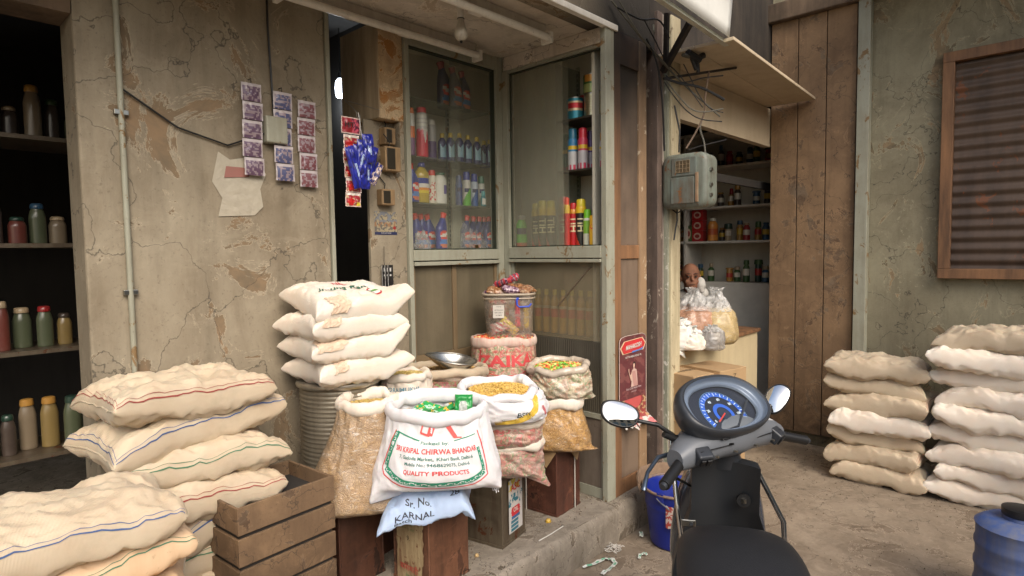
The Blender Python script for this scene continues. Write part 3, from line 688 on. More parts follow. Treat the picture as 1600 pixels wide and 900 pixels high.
# ================================================================== goods in the cabinets
WHT, RED, BLU, YEL, ORG, NAVY, GRN, BLK = C3(216, 212, 204), C3(196, 26, 40), C3(24, 60, 160), C3(226, 190, 40), C3(222, 110, 40), C3(22, 30, 84), C3(96, 176, 56), C3(26, 28, 26)
def aerosol(name, label, cat, loc, r, h, capc, bodyf, group=None, caph=.22, rz=0, capr=.82, mat=None):
    t = thing(name, label, cat, loc, rz, group); hb = h*(1-caph)
    n = 30; prof = [(r*.9, 0), (r, .004)]+[(r, .004+(hb-.02)*i/n) for i in range(1, n+1)]+[(r*.93, hb-.008), (r*.8, hb)]
    MB().lathe(prof, 36, bodyf).build('can_body', mat or M_PACK, t, smooth=True)
    cr = r*capr
    MB().lathe([(cr, hb-.004), (cr, h-.012), (cr*.9, h-.003), (cr*.6, h)], 28, lambda a, z: capc).build('cap', M_PACK, t, smooth=True)
    return t
def bands(*stops, base=None, speck=None, sc=60):
    """stops: (height fraction in m, colour)"""
    def f(a, z):
        c = stops[-1][1]
        for zz, cc in stops:
            if z < zz: c = cc; break
        if speck and fbm(math.cos(a)*3, math.sin(a)*3, z*sc, 2) > .18 and speck[0] < z < speck[1]: c = speck[2]
        return c
    return f
def bent_bottle(name, label, loc, h, rz, body, cap, lab, group=None):
    """flat toilet cleaner bottle whose neck leans to one side under a flip cap"""
    t = thing(name, label, 'bottle', loc, rz, group); w, d = .040*h/.21, .024*h/.21
    K = [(0, w, d, 0), (.05, w*1.05, d*1.05, 0), (.4, w*1.05, d, 0), (.58, w*1.0, d, 0), (.70, w*.78, d*.9, -.006), (.80, w*.5, d*.75, -.013), (.88, w*.36, d*.6, -.017)]
    def f(u, v):
        q = [a for a in spline(K, v)]; th = 2*PI*u
        return (q[1]*spow(math.cos(th), .7)+q[3]*h/.21, q[2]*spow(math.sin(th), .8), q[0]*h)
    def cf(u, v):
        x = math.cos(2*PI*u); y = math.sin(2*PI*u); z = spline(K, v)[0]
        if y < -.25:
            if ((z-.40)/.13)**2+(x/.75)**2 < 1: return C3(206, 60, 52) if abs((z-.40)+x*.07) > .045 else WHT
            if ((z-.17)/.12)**2+(x/.8)**2 < 1: return C3(200, 112, 80) if z < .15 else lab
        return body
    mb = MB(); mb.grid(f, 40, 36, cf); mb.build('bottle_body', M_PACK, t, smooth=True)
    M = Matrix.Translation((-.0175*h/.21, 0, .87*h)) @ Matrix.Rotation(R(-18), 4, 'Y')
    MB().lathe([(.014*h/.21, 0), (.014*h/.21, .012), (.018*h/.21, .03*h/.21), (.012*h/.21, .036*h/.21)], 20, lambda a, z: cap, M=M, sx=1.25).build('flip_cap', M_PACK, t, smooth=True)
    return t
def jug(name, label, loc, r, h, body, cap, labf, neck=.5, caph=.12, group=None, mat=None, rz=0, sy=.8):
    t = thing(name, label, 'bottle', loc, rz, group); hb = h*(1-caph)
    prof = [(r*.9, 0), (r, .004)]+[(r, hb*.75*i/20) for i in range(1, 21)]+[(r*.92, hb*.83), (r*(.5+neck)/1.5, hb*.92), (r*neck, hb*.97), (r*neck, hb)]
    MB().lathe(prof, 36, lambda a, z: labf(a, z) or body, sy=sy).build('bottle_body', mat or M_PACK, t, smooth=True)
    MB().lathe([(r*neck*1.1, hb-.003), (r*neck*1.15, hb+.004), (r*neck*1.05, h-.004), (r*neck*.8, h)], 24, lambda a, z: cap).build('cap', M_PACK, t, smooth=True)
    return t
def nolab(a, z): return None
YC = AY+.13
def ax_(px, Y=YC, y=250): return onY(px, y, Y).x
zs0, zs1, zs2, zs3 = SHA[0]+.009, SHA[1]+.009, SHA[2]+.009, 1.467
# top shelf: three dark blue bottles
for px, yy, h, lab in ((694, AY+.15, .27, 'dim dark blue bottle leftmost of the three on the top shelf'), (711, AY+.09, .235, 'blue bottle with pale blue label, middle of the three on the top shelf'), (725, AY+.12, .235, 'blue bottle leaning neck right, rightmost of the three on the top shelf')):
    bent_bottle('cleaner_bottle', lab, (ax_(px, yy, 130), yy, zs0), h, R(10)+PI*0, C3(24, 34, 82), C3(150, 40, 44), C3(60, 120, 180), 'blue cleaner bottles on the top shelf')
# second shelf
def splash(a, z): 
    q = z+.03*math.sin(a*3)+.02*math.sin(a*7+1)
    return C3(206, 30, 62) if q < .13 else (C3(210, 120, 140) if q < .15 and math.sin(a*9) > 0 else (C3(190, 186, 184) if (int(z*110) % 3 == 0 and math.cos(a+1.8) > .2 and z > .15) else WHT))
aerosol('spray_can', 'tall white spray can with red splash and red cap on the second shelf', 'spray can', (ax_(660, AY+.09), AY+.09, zs1), .036, .29, C3(204, 32, 52), splash, caph=.12, capr=.78)
aerosol('spray_can', 'slim white and orange can with orange cap, at the far left of the second shelf', 'spray can', (ax_(643.5, AY+.07), AY+.07, zs1), .021, .27, ORG, bands((.10, C3(120, 80, 120)), (.16, ORG), (.3, WHT)), caph=.12)
aerosol('spray_can', 'white can with purple base behind the red splash can', 'spray can', (ax_(675, AY+.17), AY+.17, zs1), .03, .25, WHT, bands((.12, C3(84, 50, 110)), (.3, C3(170, 166, 164))), caph=.12)
ordn = ['first', 'second', 'third', 'fourth', 'fifth', 'sixth', 'seventh', 'eighth', 'ninth']
for i, (px, yy) in enumerate(((691, AY+.16), (704, AY+.12), (718, AY+.09), (731, AY+.10), (745, AY+.11), (756, AY+.17), (765, AY+.12))):
    def lb(a, z, i=i): return C3(150, 190, 210) if (math.cos(a+PI*.55) > .62 and .03 < z < .10+.012*math.sin(a*4)) else None
    jug('cleaner_bottle', 'navy bottle with yellow cap and pale label, %s from the left of its shelf row' % ordn[i], (ax_(px, yy, 230), yy, zs1), .030, .178, C3(20, 26, 96), C3(206, 176, 60), lb, .42, .14, 'navy bottles with yellow caps')
# third shelf
def lys(a, z):
    c = math.cos(a+PI*.58)
    if c > .35 and .055 < z < .14:
        if z > .115: return C3(34, 50, 140)
        return WHT if z > .09 else (C3(220, 140, 60) if z > .075 else C3(214, 190, 60))
jug('floor_cleaner_jug', 'big clear bottle of yellow liquid with navy cap on the third shelf', (ax_(658, AY+.09), AY+.09, zs2), .047, .235, C3(176, 152, 56), C3(30, 40, 120), lys, .42, .10, mat=vcol('yellow liquid', .12, dirt=.1, coat=.4))
bent_bottle('cleaner_bottle', 'blue bottle with red oval label squeezed at the left end of the third shelf', (ax_(644.5, AY+.06), AY+.06, zs2), .21, R(20), C3(30, 50, 130), C3(190, 50, 40), C3(90, 130, 190))
aerosol('spray_can', 'cream can with red cap and red lettering beside the yellow jug', 'spray can', (ax_(674, AY+.10), AY+.10, zs2), .026, .2, C3(196, 44, 36), bands((.5, C3(214, 206, 190)), speck=(.02, .13, C3(196, 60, 60)), sc=70), caph=.16)
jug('talc_bottle', 'plump white bottle with purple patch and green cap on the third shelf', (ax_(687, AY+.09), AY+.09, zs2), .042, .19, C3(212, 210, 200), C3(40, 84, 60), lambda a, z: C3(90, 74, 140) if (math.cos(a+PI*.25) > .75 and .06 < z < .11) else None, .62, .07)
for px, r, h, c1, c2, cp, lb in ((716, .023, .19, C3(36, 52, 120), C3(40, 70, 140), C3(36, 60, 130), 'dim blue can, left of the blue capped group on the third shelf'),
    (728, .028, .218, GRN, WHT, C3(22, 44, 150), 'white and green can with large blue cap on the third shelf'),
    (740, .026, .21, C3(30, 80, 150), C3(190, 200, 216), C3(26, 50, 150), 'blue and white can with blue cap, beside the white and green can'),
    (751, .024, .20, C3(150, 170, 140), C3(206, 204, 196), C3(36, 110, 84), 'white can with green cap on the third shelf')):
    aerosol('spray_can', lb, 'spray can', (ax_(px, AY+.12), AY+.12, zs2), r, h, cp, (lambda c1, c2, r: (lambda a, z: c1 if z < .06+.05*math.cos(a*1.0+1) else (NAVY if (abs(z-.10) < .012 and math.cos(a+1.7) > .5) else c2)))(c1, c2, r), caph=.24)
jug('small_bottle', 'small teal bottle with white label standing before the green capped can', (ax_(755, AY+.06, 300), AY+.06, zs2), .019, .095, C3(50, 130, 140), C3(90, 176, 180), lambda a, z: WHT if math.cos(a+PI*.55) > .6 and .01 < z < .05 else None, .6, .28)
# bottom shelf
for i, (px, yy, h) in enumerate(((652, AY+.16, .21), (661, AY+.18, .21), (671, AY+.18, .21), (689, AY+.08, .215))):
    bent_bottle('cleaner_bottle', ['blue bottle with orange red cap behind the clear plastic bundle, far left', 'blue bottle with red cap, second in the crowd behind the plastic bundle', 'blue bottle with red cap just left of the big front bottle', 'large blue bottle with red and white oval label at the front of the bottom shelf'][i], (ax_(px, yy, 340), yy, zs3), h, R(8)*0+R(12)+PI*0, C3(30, 44, 122), C3(206, 56, 44), C3(70, 120, 190), 'blue bottles with red caps on the bottom shelf').scale = (-1, 1, 1) if i == 3 else (1, 1, 1)
for i, (px, yy) in enumerate(((727, AY+.10), (737, AY+.15), (746, AY+.15), (754, AY+.15), (762, AY+.10))):
    o = bent_bottle('cleaner_bottle', 'blue bottle with red cap behind the right pane, %s from the left' % ordn[i], (ax_(px, yy, 360), yy, zs3), .205, R(12), C3(26, 38, 96), C3(190, 56, 48), C3(60, 90, 150), 'blue bottles with red caps on the bottom shelf'); o.scale = (-1, 1, 1)
t = thing('plastic_bundle', 'crumpled clear plastic bag bundle in front of the bottom left bottles', 'plastic bag', (ax_(660, AY+.07, 370), AY+.07, zs3))
mb = MB(); mb.grid(lambda u, v: tuple((Vector((math.cos(2*PI*u)*math.sin(PI*v*.5+.001), math.sin(2*PI*u)*math.sin(PI*v*.5+.001)*.5, math.cos(PI*v*.5)*1.7))*(.055*(1+.35*fbm(math.cos(2*PI*u)*2, math.sin(2*PI*u)*2, v*3, 3))))), 40, 20); mb.build('bag_film', film_clear('clear plastic', .3), t, smooth=True, auto=False)
p = onY(722, 345, AY+.05); q = onY(765, 372, AY+.05)
mb = MB(); mb.grid(lambda u, v: (p.x+(q.x-p.x)*u+.0, AY+.055+.02*v+.008*fbm(u*4, v*4, 2), 1.467+(p.z-1.467)*(1-v)*(1-.75*u)+.012*fbm(u*3, v*2, 5)), 24, 16)
tag(mb.build('plastic_sheet', film_clear('clear plastic', .3), smooth=True, auto=False), 'clear plastic sheet draped in front of the bottom right bottles', 'plastic sheet')

# --- cabinet B
XC = BX+.13
def bp(px, X=XC, y=300): return onX(px, y, X).y
zb0, zb1, zb2 = SHB[0]+.011, SHB[1]+.011, 1.4765
def can(name, label, loc, r, h, bodyf, lidc=C3(150, 150, 140), mat=None, ribs=False):
    t = thing(name, label, 'tin can', loc)
    n = 34; prof = [(r*.97, 0), (r, .003)]+[(r*(1-(.025 if ribs and (i % 4 < 2) and 4 < i < n-4 else 0)), .003+(h-.006)*i/n) for i in range(1, n+1)]+[(r*.97, h)]
    MB().lathe(prof, 40, bodyf).build('can_body', mat or M_TINCAN, t, smooth=True)
    MB().lathe([(r*1.02, h-.004), (r*1.03, h-.001), (r*1.01, h+.003), (r*.94, h+.001), (r*.92, h-.002)], 40, lambda a, z: lidc).build('lid', M_STEEL, t, smooth=True)
    return t
FAC = PI*1.0   # direction from the cans to the street side viewer is roughly -X
def teal(a, z):
    c = math.cos(a-R(215))
    if c > .45 and .05 < z < .105:
        return C3(190, 40, 50) if abs(z-.078) < .017 else C3(214, 190, 150)
    return C3(40, 130, 150) if z < .05 or z > .105 else C3(60, 120, 136)
can('tin_can', 'teal tin with red lettering patch at the left end of the top shelf', (BX+.11, bp(899, BX+.11, 165), zb0), .05, .125, teal)
can('tin_can', 'silver ribbed tin supporting the green tin, beside the teal tin', (BX+.12, bp(925, BX+.12, 165), zb0), .046, .132, lambda a, z: C3(186, 178, 150), mat=plain('ribbed tin', C3(190, 182, 150), .3, .9), ribs=True)
can('tin_can', 'silver ribbed tin half hidden behind the cabinet post', (BX+.12, bp(944, BX+.12, 165), zb0), .046, .132, lambda a, z: C3(186, 178, 150), mat=MATS['ribbed tin'], ribs=True)
can('tin_can', 'red tin standing behind the teal and silver tins', (BX+.22, bp(915, BX+.22, 165), zb0), .04, .165, lambda a, z: C3(150, 34, 34))
def grn(a, z):
    c = math.cos(a-R(205)); return (C3(190, 130, 50) if c > .7 and z > .06 else (C3(150, 160, 100) if c > .5 and z < .05 else C3(44, 92, 40)))
can('tin_can', 'dark green tin with orange picture stacked on top of the silver tin', (BX+.12, bp(925, BX+.12, 130), zb0+.136), .052, .105, grn)
for px, X, r, h, cap, c1, c2, lb in ((884, .16, .022, .24, C3(30, 110, 84), C3(26, 110, 86), C3(30, 100, 80), 'green can at the left end of the middle shelf by the divider'),
    (895, .10, .031, .25, C3(40, 120, 150), C3(196, 196, 196), C3(46, 130, 180), 'pale can with blue top and teal cap on the middle shelf'),
    (911, .10, .031, .245, C3(206, 36, 56), C3(190, 186, 190), C3(206, 60, 90), 'pale can with pink red top and red cap on the middle shelf'),
    (923, .17, .028, .235, C3(60, 30, 90), C3(170, 166, 180), C3(80, 50, 130), 'purple capped can between the red capped and orange capped cans'),
    (937, .10, .030, .20, C3(216, 150, 40), C3(200, 190, 184), C3(210, 200, 196), 'white can with orange cap beside the post on the middle shelf')):
    aerosol('spray_can', lb, 'spray can', (BX+X, bp(px, BX+X, 240), zb1), r, h, cap, (lambda c1, c2, h: (lambda a, z: C3(200, 60, 90) if (z < .035 and math.sin(a*8) > -.2) else (c1 if z < h*.45 else (YEL if (h*.50 < z < h*.58 and math.cos(a-R(210)) > .3) else c2))))(c1, c2, h), caph=.24)
def hit(base, band):
    def f(a, z):
        if z > .20: return band
        return base
    return f
def vert_text(t, s, r, z0, z1, ang, col, size):
    """letters wrapped up the side of a can"""
    mb = MB(); write(mb, s, lambda x, y: (math.cos(ang+y/r)*(r+.0012), math.sin(ang+y/r)*(r+.0012), (z0+z1)/2+x), size, col, bold=.02, maxe=.012)
    for i, f in enumerate(mb.f): mb.f[i] = f
    return mb.build('lettering', M_PRINT, t)
for px, X, r, h, base, band, cap, lb, tx in ((838, .13, .031, .28, C3(40, 42, 34), YEL, C3(220, 200, 60), 'black can with yellow top, leftmost of the three behind the hazy pane', 1),
    (848, .09, .031, .29, C3(30, 32, 30), YEL, C3(220, 200, 60), 'black can with yellow top, middle one behind the hazy pane', 1), (861, .10, .031, .285, C3(36, 38, 34), YEL, C3(214, 196, 60), 'black can with yellow top, rightmost behind the hazy pane', 1),
    (881, .13, .034, .305, C3(176, 40, 34), C3(206, 150, 50), C3(206, 44, 40), 'tall red can with gold band and red cap beside the pane edge', 1), (886, .05, .017, .29, C3(196, 24, 30), C3(230, 190, 60), C3(230, 60, 34), 'slim red and yellow can standing at the pane edge', 0),
    (896, .10, .026, .26, C3(186, 24, 34), C3(210, 150, 50), C3(196, 36, 40), 'slim red can with gold band, left of the black and yellow can', 1), (908, .11, .033, .28, C3(28, 30, 28), YEL, C3(224, 206, 50), 'black can with bold yellow top standing clear of the pane', 1),
    (942, .16, .03, .28, C3(120, 26, 30), C3(150, 40, 34), C3(180, 30, 34), 'dark red can half hidden behind the right post', 0)):
    t = aerosol('insect_spray', lb, 'spray can', (BX+X, bp(px, BX+X, 345), zb2), r, h, cap, (lambda base, band, r: (lambda a, z: band if z > .195 else ((C3(200, 60, 40) if math.cos(a*2+z*30) > .6 and z < .07 else base))))(base, band, r), 'insect spray cans on the bottom shelf', caph=.14, capr=.85)
    if tx: vert_text(t, 'HIT', r, .07, .19, R(212), C3(226, 216, 170), .062)
t = aerosol('spray_can', 'lime green can with white picture and spiky lime cap', 'spray can', (BX+.09, bp(918, BX+.09, 350), zb2), .0265, .215, C3(120, 204, 40), lambda a, z: (C3(206, 210, 190) if (math.cos(a-R(212)) > .1 and (z < .07 or z > .15)) else C3(126, 180, 56)), caph=.24)
def ylw(a, z):
    c = a-R(212); c = math.atan2(math.sin(c), math.cos(c))
    for s in (-.5, .5):
        if (c-s)**2/.16+((z-.11)/.016)**2 < 1: return C3(220, 70, 60) if (c-s)**2/.05+((z-.11)/.008)**2 > 1 else YEL
    return C3(228, 176, 40)
aerosol('spray_can', 'short yellow can with two pink circles beside the right post', 'spray can', (BX+.07, bp(929, BX+.07, 355), zb2), .032, .178, C3(232, 180, 40), ylw, caph=.3, capr=.9)
jug('bottle', 'green bottle with white cap in the left corner behind the hazy pane', (BX+.10, bp(815, BX+.10, 355), zb2), .040, .205, C3(96, 190, 60), C3(170, 170, 160), lambda a, z: (C3(60, 60, 90) if (math.cos(a-R(230)) > .5 and abs(z-.10) < .02) else (C3(200, 90, 60) if z < .03 else None)), .6, .12, mat=M_PACK)
# oil bottles behind the lower dusty glass
for i in range(9):
    y = 2.0+.068*i
    jug('oil_bottle', 'blurred bottle of yellow oil behind the dusty lower glass, %s from the street' % ordn[i], (BX+.12, y, .93), .031, .275, C3(178, 130, 40), C3(214, 186, 50), lambda a, z: C3(190, 70, 50) if .10 < z < .15 else (C3(200, 180, 150) if .15 <= z < .17 else None), .4, .12, 'oil bottles behind the lower glass')
MB().box((BX+.03, FY+.12, .90), (BX+.24, 2.66, .925)).build('shelf', MATS['shelf board dark'], cabB)
t = None
# ================================================================== oil tins on the step
def oil_tin(label, x, y, rz, mat, s=.235, h=.36, g='square oil tins on the step'):
    t = thing('oil_tin', label, 'oil tin', (x, y, 0), rz, g)
    mb = MB(); n = 22; seed = x*7
    def side(u, v, k):
        q = u*s; d = .0035*fbm(q*9+k*5, v*4, seed, 3)-.004*max(0, 1-abs(v-.33)/.02)*(.15 < u < .85)-.004*max(0, 1-abs(v-.66)/.02)*(.15 < u < .85)
        d *= min(1, u*12, (1-u)*12); z = .006+v*(h-.012)
        return [(q, -d-.0, z), (s+d, q, z), (s-q, s+d, z), (-d, s-q, z)][k] if k != 0 else (q, -d if d < 0 else d*-1, z)
    for k in range(4): mb.grid(lambda u, v, k=k: side(u, v, k), n, 30)
    mb.build('tin_body', mat, t, smooth=True)
    for z in (0, h-.012):
        mb = MB(); 
        mb.box((-.004, -.004, z), (s+.004, .002, z+.013)); mb.box((-.004, s-.002, z), (s+.004, s+.004, z+.013)); mb.box((-.004, .0022, z), (.002, s-.0022, z+.013)); mb.box((s-.002, .0022, z), (s+.004, s-.0022, z+.013))
        mb.build('rim', mat, t, bevel=.002)
    MB().box((.001, .001, h-.014), (s-.001, s-.001, h-.008)).build('top_plate', mat, t)
    MB().box((.003, .003, .004), (s-.003, s-.003, .010)).build('base_plate', mat, t)
    mb = MB(); [mb.tube([(a, b, .013), (a, b, h-.013)], .006, 8) for a, b in ((.004, .004), (s-.004, .004), (s-.004, s-.004), (.004, s-.004))]; mb.build('corner_seams', mat, t, smooth=True)
    mb = MB(); mb.tube([(s*.35, s*.5, h-.009), (s*.38, s*.5, h+.0), (s*.62, s*.5, h+.0), (s*.65, s*.5, h-.009)], .003, 8); mb.build('handle', M_STEEL, t, smooth=True)
    return t
M_RUST2 = oldwall('orange rusty tin', C3(124, 84, 62), C3(66, 46, 36), C3(92, 62, 48), 3.2, .5, .5, None, 0., .15, .2)
M_RUSTD = oldwall('dark brown tin', C3(88, 56, 42), C3(40, 27, 22), C3(60, 42, 34), 3.0, .5, .5, None, 0., .15, .2)
T1 = oil_tin('rusty brown oil tin with torn beige label, nearest the viewer under the blue sack', 1.55, 1.96, R(3), M_RUST2)
T2 = oil_tin('grey brown oil tin with bright red and blue paper label', 2.035, 2.0, R(12), M_RUSTG, .22)
T3 = oil_tin('red brown oil tin tied with white twine under the pasta sack', 2.48, 2.02, R(5), oldwall('red rusty tin', C3(104, 64, 50), C3(56, 38, 33), C3(124, 82, 62), 3.4, .5, .5, None, 0., .15, .2))
T4 = oil_tin('dark brown oil tin at the left under the big macaroni sack', 1.52, 2.38, R(10), M_RUSTD)
# hidden supports behind the front row (partly glimpsed between the sacks)
for x, y, lb in ((1.30, 2.25, 'dark brown oil tin standing in shadow far left of the doorway'), (1.78, 2.32, 'dark oil tin in shadow behind the front tin'), (2.10, 2.42, 'dark oil tin in shadow beneath the scoop sack')):
    oil_tin(lb, x, y, R(4), M_RUSTD)
def lab_left(t, s, x0, x1, z0, z1, col, name='paper_label', side='left', torn=.006, seed=0, matn='old label'):
    """label lying on a tin: left side is the -X face, right side the -Y face"""
    if side == 'left': F = lambda u, z, o=.006: Vector((-o, s-u, z))
    else: F = lambda u, z, o=.006: Vector((u, -o, z))
    n = 30; pts = [(x0+torn*fbm(i*.4, seed, 1), z0+(z1-z0)*i/n) for i in range(n+1)]+[(x1+torn*1.4*fbm(i*.4, seed, 5)-(torn*2 if i > 20 else 0), z1-(z1-z0)*i/n) for i in range(n+1)]
    mb = MB(); poly2d(mb, pts, lambda u, z: F(u, z, .0052), col, .03)
    return mb.build(name, grime(matn, C3(166, 148, 112), C3(104, 70, 48), .8, 9, .7, spots=C3(112, 72, 50)), t), F
o, F = lab_left(T1, .235, .03, .205, .01, .335, None)
mb = MB(); CR = C3(176, 44, 44)
write(mb, 'कनाड', lambda x, y: F(.115+x, .305+y, .0068), .045, CR, bold=.01); write(mb, 'बासमती', lambda x, y: F(.11+x, .075+y, .0068), .04, CR)
write(mb, 'शुद्ध तेल', lambda x, y: F(.11+x, .272+y, .0068), .018, C3(90, 110, 60)); write(mb, 'वजन 15 किलो', lambda x, y: F(.11+x, .252+y, .0068), .015, C3(90, 110, 60))
write(mb, '9.', lambda x, y: F(.11+x, .21+y, .0068), .03, BLK); write(mb, 'तेल शुद्ध', lambda x, y: F(.12+x, .04+y, .0068), .02, C3(60, 120, 70))
mb.build('lettering', M_PRINT, T1)
# bright label on tin 2 (right face)
mb = MB(); F2 = lambda x, z, o=.0068: Vector((x, -o, z))
mb.grid(lambda u, v: F2(.055+.13*u, .05+.27*v, .0055), 26, 54, lambda u, v: (C3(206, 190, 60) if v > .8 and fbm(u*5, v*9, 1) > 0 else (C3(200, 40, 50) if (.30 < v < .46 and abs(u-.5) < .34-.8*abs(v-.38)) else (C3(30, 110, 130) if (.5 < v < .72 and fbm(u*6, v*9, 4) > .12) or (v < .22 and .15 < u < .7 and int(v*40) % 3) else (C3(46, 96, 150) if .24 < v < .3 and .2 < u < .8 else C3(204, 200, 196))))))
write(mb, 'ASC', lambda x, y: F2(.12+x, .275+y), .05, C3(200, 30, 40), bold=.02); write(mb, 'OIL', lambda x, y: F2(.12+x, .158+y), .03, WHT, bold=.02)
mb.build('bright_label', M_PRINT, T2)
# cardboard flaps and twine on tin 3
t = thing('cardboard_sheet', 'folded cardboard sheet between the red brown tin and the pasta sack', 'cardboard', (2.48, 2.02, .362), R(5))
kb = plain('cardboard', C3(176, 146, 108), .85, 0, .2)
mb = MB(); mb.box((0, .003, 0), (.23, .23, .004)); mb.add([(0, -.012, .004), (.235, -.012, .004), (.17, -.024, -.085), (.118, -.022, -.03), (.10, -.0215, -.012)], [(0, 1, 2, 3, 4)]); mb.add([(-.012, -.01, .004), (-.012, .235, .004), (-.02, .13, -.022), (-.022, .05, -.09)], [(0, 3, 2, 1)])
mb.add([(0, -.012, .004), (.235, -.012, .004), (.235, .004, .004), (0, .004, .004)], [(0, 1, 2, 3)]); o = mb.build('sheet', kb, t); md = o.modifiers.new('thick', 'SOLIDIFY'); md.thickness = .003
for (a, b), z in (((.17, -.0095), 0), ((-.0095, .20), 0)):
    o = MB().tube([(a, b, .0), (a, b, .36)], .0035, 6).build('twine', plain('white twine', C3(200, 196, 186), .8), T3)

# ================================================================== sacks
WOV, TAN = M_WOVEN, M_WOVENT
def gtxt(mb, S, s, x, y, size, col, sx=1, ku=1, kv=1, bend=0, **kw):
    write(mb, s, lambda a, b: S(x+a*ku, y+b*kv+bend*(x+a*ku-.5)**2*0), size, col, **kw)
# --- big white printed sack at the front (axis: local -Y faces the viewer)
def face(x, y): return math.atan2(y, x)-PI/2      # local -Y looks back to the camera on the ground plan
c = atD(676, 700, 2.42); c = c+Vector((FW.x, FW.y, 0))*.15
SA = thing('open_sack', 'big white woven sack with red and green printed frame, open and full of green packets', 'sack', (c.x, c.y, .468), face(c.x, c.y)-.05)
keys = [(0, .225, .085, 3.0, 0, -.01), (.02, .262, .135, 2.8, 0, -.01), (.07, .268, .165, 2.5, 0, -.005), (.14, .250, .168, 2.4, .0, 0), (.21, .232, .160, 2.3, .002, 0), (.27, .216, .150, 2.2, .004, .0), (.335, .205, .148, 2.2, .004, .0)]
_, S1 = sack_body(SA, keys, M_WOVEN, 1, .007, [(PI+.40, .065, .050, .22), (-.42, .05, .01, .2)], N=200, M=90, fold=.9)
cuff(SA, (.325, .198, .150, 2.2, .004, 0), M_WOVEN, (.018, .032), 1, wob=.012, tilt=(.0, .012))
FR = 3*PI/2/(2*PI)   # u of the viewer's side
# print panel: u = FR + x/perim, v = y ; local print coordinates in metres
PU = 1/(2*PI*.235*.93)
def P1(x, y): return S1(FR+x*PU, .150+(y-.05*x)/.44+1.0*x*x)
GR, RD = C3(30, 140, 108), C3(214, 66, 66)
mb = MB()
def fx(v): return .195-.10*v*0-.035*(v/.22)      # half width of the frame narrows upwards
stroke2d(mb, [(-.170, .275), (-.188, .20), (-.212, .10), (-.19, .075), (-.10, .045), (0, .03), (.10, .045), (.185, .08), (.188, .18), (.172, .275)], .006, P1, RD, .008)
def band(p, q, w, n=9):
    """green scroll border between two corners"""
    L = math.hypot(q[0]-p[0], q[1]-p[1]); dx, dy = (q[0]-p[0])/L, (q[1]-p[1])/L; nx, ny = -dy, dx
    stroke2d(mb, [p, q], w, P1, GR, .006)
    for i in range(n):
        t = (i+.5)/n*L; s = 1 if i % 2 else -1; pts = []
        for k in range(12):
            a = k/11*4.4; rr = w*.36*(1-k/15); pts.append((p[0]+dx*(t+rr*math.cos(a)*1.1)+nx*s*rr*math.sin(a)*.8, p[1]+dy*(t+rr*math.cos(a)*1.1)+ny*s*rr*math.sin(a)*.8))
        stroke2d(mb, pts, w*.13, lambda x, y: S1(FR+x*PU, .150+(y-.05*x)/.44+1.0*x*x, .0028), C3(225, 226, 226), .004)
band((-.158, .27), (-.190, .112), .024, 7); band((-.190, .105), (-.09, .068), .024, 5); band((-.09, .068), (.0, .056), .024, 5); band((.0, .056), (.09, .068), .024, 5); band((.09, .068), (.168, .10), .024, 4); band((.168, .10), (.160, .2), .016, 5)
stroke2d(mb, [(-.158, .272), (-.10, .258), (-.055, .246)], .007, P1, GR)
stroke2d(mb, [(.06, .246), (.155, .262)], .005, P1, GR)
for s, x, y, sz, col, kw in (('SRI KRIPAL CHIRWA BHANDAR', 0, .200, .030, RD, dict(bold=.026, sx=.70)), ('7, Gadodia Market, Khari Baoli, Delhi-6', .0, .170, .0195, C3(40, 120, 104), dict(sx=.80, bold=.018)),
    ('Mobile No.: 9468629075, Delhi-6', .005, .145, .0185, C3(40, 110, 100), dict(sx=.82, bold=.018)), ('QUALITY PRODUCTS', .0, .112, .024, RD, dict(bold=.025, sx=.85)), ('Packed by:', -.005, .236, .021, C3(40, 130, 110), dict(bold=.015)),
    ('Best before six months from packing', 0, .004, .0095, C3(120, 160, 150), {}), ('Store in a cool and dry place', 0, -.010, .0095, C3(120, 160, 150), {}), ('Net weight when packed 30 kg', .0, -.024, .009, C3(130, 165, 156), {})):
    write(mb, s, lambda a, b, x=x, y=y: P1(x+a, y+b), sz, col, maxe=.014, **kw)
# the big red R above, cut off by the rolled rim
for pts, w in (([(-.055, .285), (-.045, .335)], .006), ([(-.055, .285), (-.02, .272)], .010), ([(-.022, .272), (-.008, .340)], .020), ([(.032, .340), (.068, .262)], .018), ([(.060, .262), (.095, .258)], .008)):
    stroke2d(mb, pts, w, P1, C3(224, 92, 88), .008)
mb.build('printed_panel', M_PRINT, SA)
# stitched fringe at the lower corners
mb = MB(); rnd = random.Random(3)
for u0, u1 in ((FR+.205, FR+.24), (FR-.235, FR-.21)):
    for i in range(16):
        p = S1(u0+(u1-u0)*i/16, .03); d = Vector((rnd.uniform(-.3, .3), -.5, -1)).normalized()*rnd.uniform(.015, .035)
        mb.tube([p, p+d*.6+Vector((rnd.uniform(-.004, .004), 0, 0)), p+d], .0012, 4)
mb.build('frayed_threads', M_WOVEN, SA)
